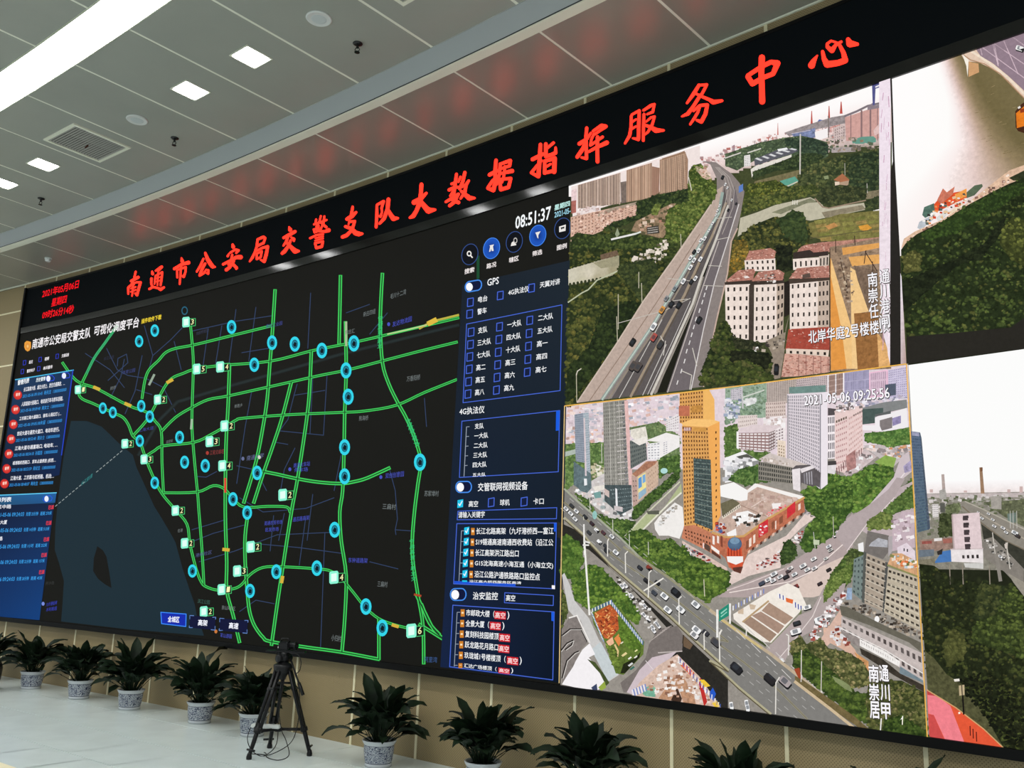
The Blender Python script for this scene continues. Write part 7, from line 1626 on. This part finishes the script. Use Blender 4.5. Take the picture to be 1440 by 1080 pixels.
def porcelain():
    m = mat('blue_and_white_porcelain', (0.62, 0.66, 0.70), 0.25, spec=0.5)
    nt = m.node_tree; b = nt.nodes['Principled BSDF']
    tc = nt.nodes.new('ShaderNodeTexCoord'); sp = nt.nodes.new('ShaderNodeSeparateXYZ')
    no = nt.nodes.new('ShaderNodeTexNoise'); no.inputs['Scale'].default_value = 38; no.inputs['Detail'].default_value = 2; no.inputs['Distortion'].default_value = 2.2
    rp = nt.nodes.new('ShaderNodeValToRGB'); cr = rp.color_ramp; cr.interpolation = 'CONSTANT'
    W_, B_, D_ = (0.60, 0.63, 0.66, 1), (0.075, 0.095, 0.17, 1), (0.025, 0.032, 0.07, 1)
    cr.elements[0].position = 0; cr.elements[0].color = D_; cr.elements[1].position = 0.40; cr.elements[1].color = B_
    for p_, c_ in ((0.45, W_), (0.50, B_), (0.535, W_), (0.60, B_)):
        e = cr.elements.new(p_); e.color = c_
    hp = nt.nodes.new('ShaderNodeValToRGB'); h = hp.color_ramp; h.interpolation = 'CONSTANT'
    h.elements[0].position = 0; h.elements[0].color = (0, 0, 0, 1); h.elements[1].position = 0.135; h.elements[1].color = (0, 0, 0, 1)
    for p_, c_ in ((0.137, (1, 0, 0, 1)), (0.17, (0, 0, 0, 1)), (0.18, (0, 1, 0, 1)), (0.80, (1, 0, 0, 1)), (0.815, (0, 0, 0, 1))):
        e = h.elements.new(p_); e.color = c_
    mz = nt.nodes.new('ShaderNodeMath'); mz.operation = 'DIVIDE'; mz.inputs[1].default_value = 0.222
    sc_ = nt.nodes.new('ShaderNodeSeparateColor')
    m1 = nt.nodes.new('ShaderNodeMix'); m1.data_type = 'RGBA'; m1.inputs[6].default_value = W_
    m2 = nt.nodes.new('ShaderNodeMix'); m2.data_type = 'RGBA'; m2.inputs[7].default_value = D_
    nt.links.new(tc.outputs['Object'], sp.inputs[0]); nt.links.new(tc.outputs['Object'], no.inputs['Vector']); nt.links.new(no.outputs['Fac'], rp.inputs[0])
    nt.links.new(sp.outputs['Z'], mz.inputs[0]); nt.links.new(mz.outputs[0], hp.inputs[0]); nt.links.new(hp.outputs[0], sc_.inputs[0])
    nt.links.new(sc_.outputs[1], m1.inputs[0]); nt.links.new(rp.outputs[0], m1.inputs[7]); nt.links.new(sc_.outputs[0], m2.inputs[0]); nt.links.new(m1.outputs[2], m2.inputs[6])
    nt.links.new(m2.outputs[2], b.inputs['Base Color'])
    return m
M_POT = porcelain()
bm = bmesh.new()
lathe(bm, [(0.100, 0.0), (0.118, 0.002), (0.120, 0.026), (0.116, 0.032), (0.124, 0.06), (0.133, 0.12), (0.136, 0.165), (0.134, 0.182), (0.140, 0.190), (0.151, 0.210), (0.154, 0.218), (0.150, 0.222), (0.138, 0.218), (0.128, 0.195), (0.124, 0.170)], 32)
pot_mesh = bpy.data.meshes.new('pot'); bmesh.ops.recalc_face_normals(bm, faces=bm.faces); bm.to_mesh(pot_mesh); bm.free()
pot_mesh.materials.append(M_POT)
for q in pot_mesh.polygons: q.use_smooth = True
bm = bmesh.new(); lathe(bm, [(0.125, 0.180), (0.127, 0.192), (0.07, 0.199), (0.01, 0.200)], 20)
soil_mesh = bpy.data.meshes.new('soil'); bm.to_mesh(soil_mesh); bm.free(); soil_mesh.materials.append(M_SOIL)
LEAVES = [leaf_mesh(i) for i in range(24)]
def plant(t, d, label, seed, size=1.0, n=84, tall=0):
    rnd = random.Random(seed)
    th = thing('potted_plant', label, 'potted plant', arc(t, d, 0.0), rnd.uniform(0, 6.28), 'potted plants along the wall')
    link('pot', pot_mesh, th); link('soil', soil_mesh, th)
    for i in range(n):
        f = i / n                                # outer leaves first, upright ones in the middle
        kind = rnd.choice([4, 5, 7, 3, 7]) if f < 0.42 else rnd.choice([2, 3, 6, 2]) if f < 0.74 else rnd.choice([0, 1, 0, 6])
        me = LEAVES[kind + 8 * rnd.randrange(3)]
        o = link('leaf', me, th)
        a = i * 2.39996 + rnd.uniform(-0.35, 0.35)
        r = (0.075 if f < 0.5 else 0.035) * rnd.uniform(0.3, 1.0)
        o.location = (r * math.cos(a), r * math.sin(a), 0.185)
        s = size * rnd.uniform(0.82, 1.12) * (1.0 if f < 0.42 else 1.08 if f < 0.8 else 1.15)
        if i >= n - tall: s *= 1.28
        o.scale = (s, s * rnd.uniform(0.9, 1.35), s)
        o.rotation_euler = (rnd.uniform(-0.25, 0.25), rnd.uniform(-0.15, 0.12), a)
plant(-5.05, 0.40, 'potted plant cut by the left edge of the picture, leaves showing behind the black bin', 1)
plant(-3.858, 0.38, 'leftmost whole potted plant, beside the black bin at the left edge', 2)
plant(-2.657, 0.41, 'second whole potted plant from the left, between two blue and white pots', 3)
plant(-1.517, 0.425, 'third whole potted plant from the left, dense and pointed, leaf hanging over its rim', 4, 1.05)
plant(-0.214, 0.375, 'fourth whole potted plant from the left, with one tall upright leaf touching the bezel', 5, 1.0, 84, 1)
plant(0.771, 0.416, 'potted plant half hidden behind the black tripod', 6, 0.98)
plant(2.685, 0.456, 'potted plant just right of the tripod, its blue and white pot whole in view', 7, 1.02, 88)
plant(3.90, 0.43, 'potted plant below the control panel, only the rim of its pot in view', 8, 1.0, 84)
plant(4.96, 0.43, 'potted plant below the crossing view with one tall leaf over the bezel', 9, 1.0, 84, 1)
plant(6.13, 0.40, 'potted plant at the lower edge, its leaf tips in front of the speckled panel', 10, 0.98)
plant(7.19, 0.40, 'rightmost potted plant, leaf tips under the red terrace picture', 11, 0.98, 84, 1)

# ================================================================== tripod, camera, cables
TC = arc(1.70, 0.82, 0.0)
tr = thing('tripod', 'black video tripod with three spread legs standing before the wall', 'tripod', TC, 0)
feet = [arc(1.719, 1.128, 0) - TC, arc(1.42, 0.686, 0) - TC, arc(1.953, 0.637, 0) - TC]
apex = Vector((0.0, 0, 0.775))
for i, f in enumerate(feet):
    top = apex + Vector((f.x, f.y, 0)).normalized() * 0.055
    lo = Vector((f.x, f.y, 0.03)); dirv = (lo - top)
    mid = top + dirv * 0.72
    side = dirv.cross(Vector((0, 0, 1))).normalized() * 0.027
    bm = bmesh.new()
    tube(bm, [top + side, mid + side], 0.017, 8); tube(bm, [top - side, mid - side], 0.017, 8)
    for s_ in (0.02, 0.36, 0.98):
        c = top + (mid - top) * s_; tube(bm, [c - side * 1.55, c + side * 1.55], 0.018, 8)
    leg = obj('leg', bm, M_BLACKPL, tr, True)
    bm = bmesh.new(); tube(bm, [mid - dirv * 0.08, lo], 0.022, 10, 0.018); tube(bm, [mid - dirv * 0.012, mid + dirv * 0.035], 0.034, 10)
    obj('leg_tube', bm, M_BLACKPL, leg, True)
    bm = bmesh.new(); lathe(bm, [(0.008, 0.06), (0.018, 0.05), (0.026, 0.02), (0.024, 0.0)], 12, center=(f.x, f.y, 0)); tube(bm, [lo + Vector((0, 0, 0.05)) - side * 2.4, lo + Vector((0, 0, 0.05)) + side * 1.2], 0.010, 8)
    obj('rubber_foot', bm, M_BLACKPL, leg, True)
bm = bmesh.new()
for f in feet:
    q = apex + (Vector((f.x, f.y, 0.03)) - apex) * 0.74
    tube(bm, [Vector((0.0, 0, 0.215)), q], 0.009, 6); tube(bm, [Vector((0, 0, 0.228)), q + Vector((0, 0, 0.012))], 0.006, 6)
lathe(bm, [(0.03, 0.2), (0.04, 0.21), (0.04, 0.235), (0.02, 0.24)], 14)
obj('spreader', bm, M_BLACKPL, tr, True)
bm = bmesh.new()
lathe(bm, [(0.03, 0.66), (0.045, 0.70), (0.085, 0.745), (0.09, 0.79), (0.07, 0.80), (0.045, 0.815), (0.04, 0.83)], 20)
obj('bowl', bm, M_BLACKPL, tr, True)
bm = bmesh.new(); lathe(bm, [(0.042, 0.82), (0.055, 0.83), (0.055, 0.87), (0.046, 0.885)], 18); M = Matrix.Translation((0, 0, 0.85)) @ Matrix.Rotation(math.pi / 2, 4, 'X')
lathe(bm, [(0.035, -0.075), (0.038, -0.07), (0.038, 0.07), (0.035, 0.075)], 16, M=M); bx(bm, -0.045, 0.045, -0.04, 0.04, 0.87, 0.905)
obj('fluid_head', bm, M_BLACKPL, tr, True)
bm = bmesh.new(); M = Matrix.Translation((0, 0, 0.912)) @ Matrix.Rotation(math.radians(36), 4, 'Z')
bx(bm, -0.17, 0.20, -0.04, 0.035, -0.008, 0.008, M); bx(bm, -0.07, 0.07, -0.028, 0.028, 0.008, 0.014, M)
obj('mounting_plate', bm, M_BLACKPL, tr)
bm = bmesh.new(); tube(bm, [(0.05, 0.03, 0.86), (0.15, 0.05, 0.68), (0.20, 0.06, 0.60)], 0.009, 8); tube(bm, [(0.175, 0.055, 0.64), (0.235, 0.065, 0.54)], 0.016, 8)
obj('pan_handle', bm, M_BLACKPL, tr, True)
bm = bmesh.new(); tube(bm, [(0, 0, 0.70), (0, 0, 0.58)], 0.014, 8); tube(bm, [(-0.06, -0.05, 0.63), (0.07, 0.05, 0.63)], 0.011, 6)
obj('clamp_knob', bm, M_BLACKPL, tr, True)

cam_t = thing('video_camera', 'small black video camera sitting on top of the tripod head', 'camera', TC + Vector((0.0, 0, 0.926)), math.radians(20))
bm = bmesh.new(); bx(bm, -0.055, 0.055, -0.035, 0.035, 0.0, 0.075); bmesh.ops.bevel(bm, geom=bm.edges[:], offset=0.01, segments=2, affect='EDGES')
obj('body', bm, M_BLACKPL, cam_t)
bm = bmesh.new(); M = Matrix.Translation((0.05, 0, 0.042)) @ Matrix.Rotation(math.pi / 2, 4, 'Y'); lathe(bm, [(0.030, 0.0), (0.030, 0.05), (0.036, 0.055), (0.036, 0.075), (0.026, 0.076), (0.022, 0.06)], 20, M=M)
obj('lens', bm, M_BLACKPL, cam_t, True)
bm = bmesh.new(); tube(bm, [(-0.045, 0, 0.072), (-0.04, 0, 0.10), (0.03, 0, 0.105), (0.045, 0, 0.074)], 0.007, 8); obj('carry_handle', bm, M_BLACKPL, cam_t, True)
bm = bmesh.new(); bx(bm, -0.062, -0.054, -0.022, 0.022, 0.012, 0.034); o = obj('screen_back', bm, M_WHITEPL, cam_t); o['label'] = 'small pale plate at the back of the camera'

pa = thing('power_adapter', 'white flat power strip lying on the tripod leg brace', 'power strip', TC + Vector((-0.065, -0.09, 0.232)), 0.55)
bm = bmesh.new(); bx(bm, -0.135, 0.135, -0.032, 0.032, 0.0, 0.032); bmesh.ops.bevel(bm, geom=bm.edges[:], offset=0.006, segments=2, affect='EDGES'); obj('housing', bm, M_WHITEPL, pa)
bm = bmesh.new()
for k in range(3): bx(bm, -0.10 + k * 0.07, -0.06 + k * 0.07, -0.02, 0.02, 0.0315, 0.0335)
obj('sockets', bm, mat('socket_grey', (0.45, 0.46, 0.46), 0.5), pa)
def cable(label, pts, r=0.0042):
    bm = bmesh.new(); tube(bm, [TC + Vector(p) for p in smooth_pts(pts, 6)], r, 6)
    o = obj('cable', bm, M_BLACKPL, None, True); o['label'] = label; o['category'] = 'cable'; o['group'] = 'black cables around the tripod'
cable('black cable looping out from the camera plate and hanging down right of the tripod', [(0.10, -0.02, 0.905), (0.19, 0.0, 0.90), (0.245, 0.0, 0.84), (0.235, 0.0, 0.76), (0.19, 0.0, 0.72), (0.23, 0.0, 0.66), (0.25, 0.02, 0.45), (0.235, 0.02, 0.25), (0.20, -0.02, 0.12), (0.05, -0.10, 0.02), (-0.08, -0.12, 0.006), (-0.15, -0.16, 0.006)])
cable('black cable hanging inside the tripod legs and looping wide on the floor', [(0.03, -0.02, 0.86), (0.06, -0.03, 0.65), (0.05, -0.05, 0.42), (0.12, -0.06, 0.24), (0.22, -0.08, 0.16), (0.30, -0.10, 0.05), (0.24, -0.16, 0.007), (0.08, -0.16, 0.006), (-0.02, -0.10, 0.02), (-0.10, -0.06, 0.012)])
cable('black cable dropping from the white power strip to the floor', [(-0.17, -0.17, 0.25), (-0.19, -0.19, 0.14), (-0.14, -0.18, 0.05), (-0.05, -0.16, 0.008), (0.0, -0.12, 0.008), (0.02, -0.02, 0.1), (-0.01, 0.0, 0.35), (0.01, -0.01, 0.60)], 0.004)

# black bin at the left edge
bn = thing('waste_bin', 'black rounded object at the very left edge, only a sliver showing', 'bin', arc(-4.07, 0.92, 0))
bm = bmesh.new(); lathe(bm, [(0.16, 0.0), (0.19, 0.02), (0.215, 0.15), (0.22, 0.28), (0.205, 0.33)], 28); obj('body', bm, M_BLACKPL, bn, True)
bm = bmesh.new(); lathe(bm, [(0.205, 0.325), (0.18, 0.39), (0.12, 0.43), (0.02, 0.44)], 28); obj('lid', bm, M_BLACKPL, bn, True)

# cream desk whose corner enters at the lower left
dk = thing('desk', 'cream desk top whose edge cuts the lower left corner', 'desk', (3.3, -4.70, 0))
bm = bmesh.new(); bx(bm, -0.85, 0.85, -0.345, 0.345, 0.715, 0.75); bmesh.ops.bevel(bm, geom=[e for e in bm.edges], offset=0.004, segments=1, affect='EDGES'); obj('desk_top', bm, M_CREAM, dk)
for sx in (-1, 1):
    bm = bmesh.new(); bx(bm, sx * 0.80 - 0.015, sx * 0.80 + 0.015, -0.30, 0.30, 0.0, 0.714); obj('side_panel', bm, M_CREAM, dk)
bm = bmesh.new(); bx(bm, -0.78, 0.78, 0.24, 0.255, 0.25, 0.714); obj('front_panel', bm, M_CREAM, dk)
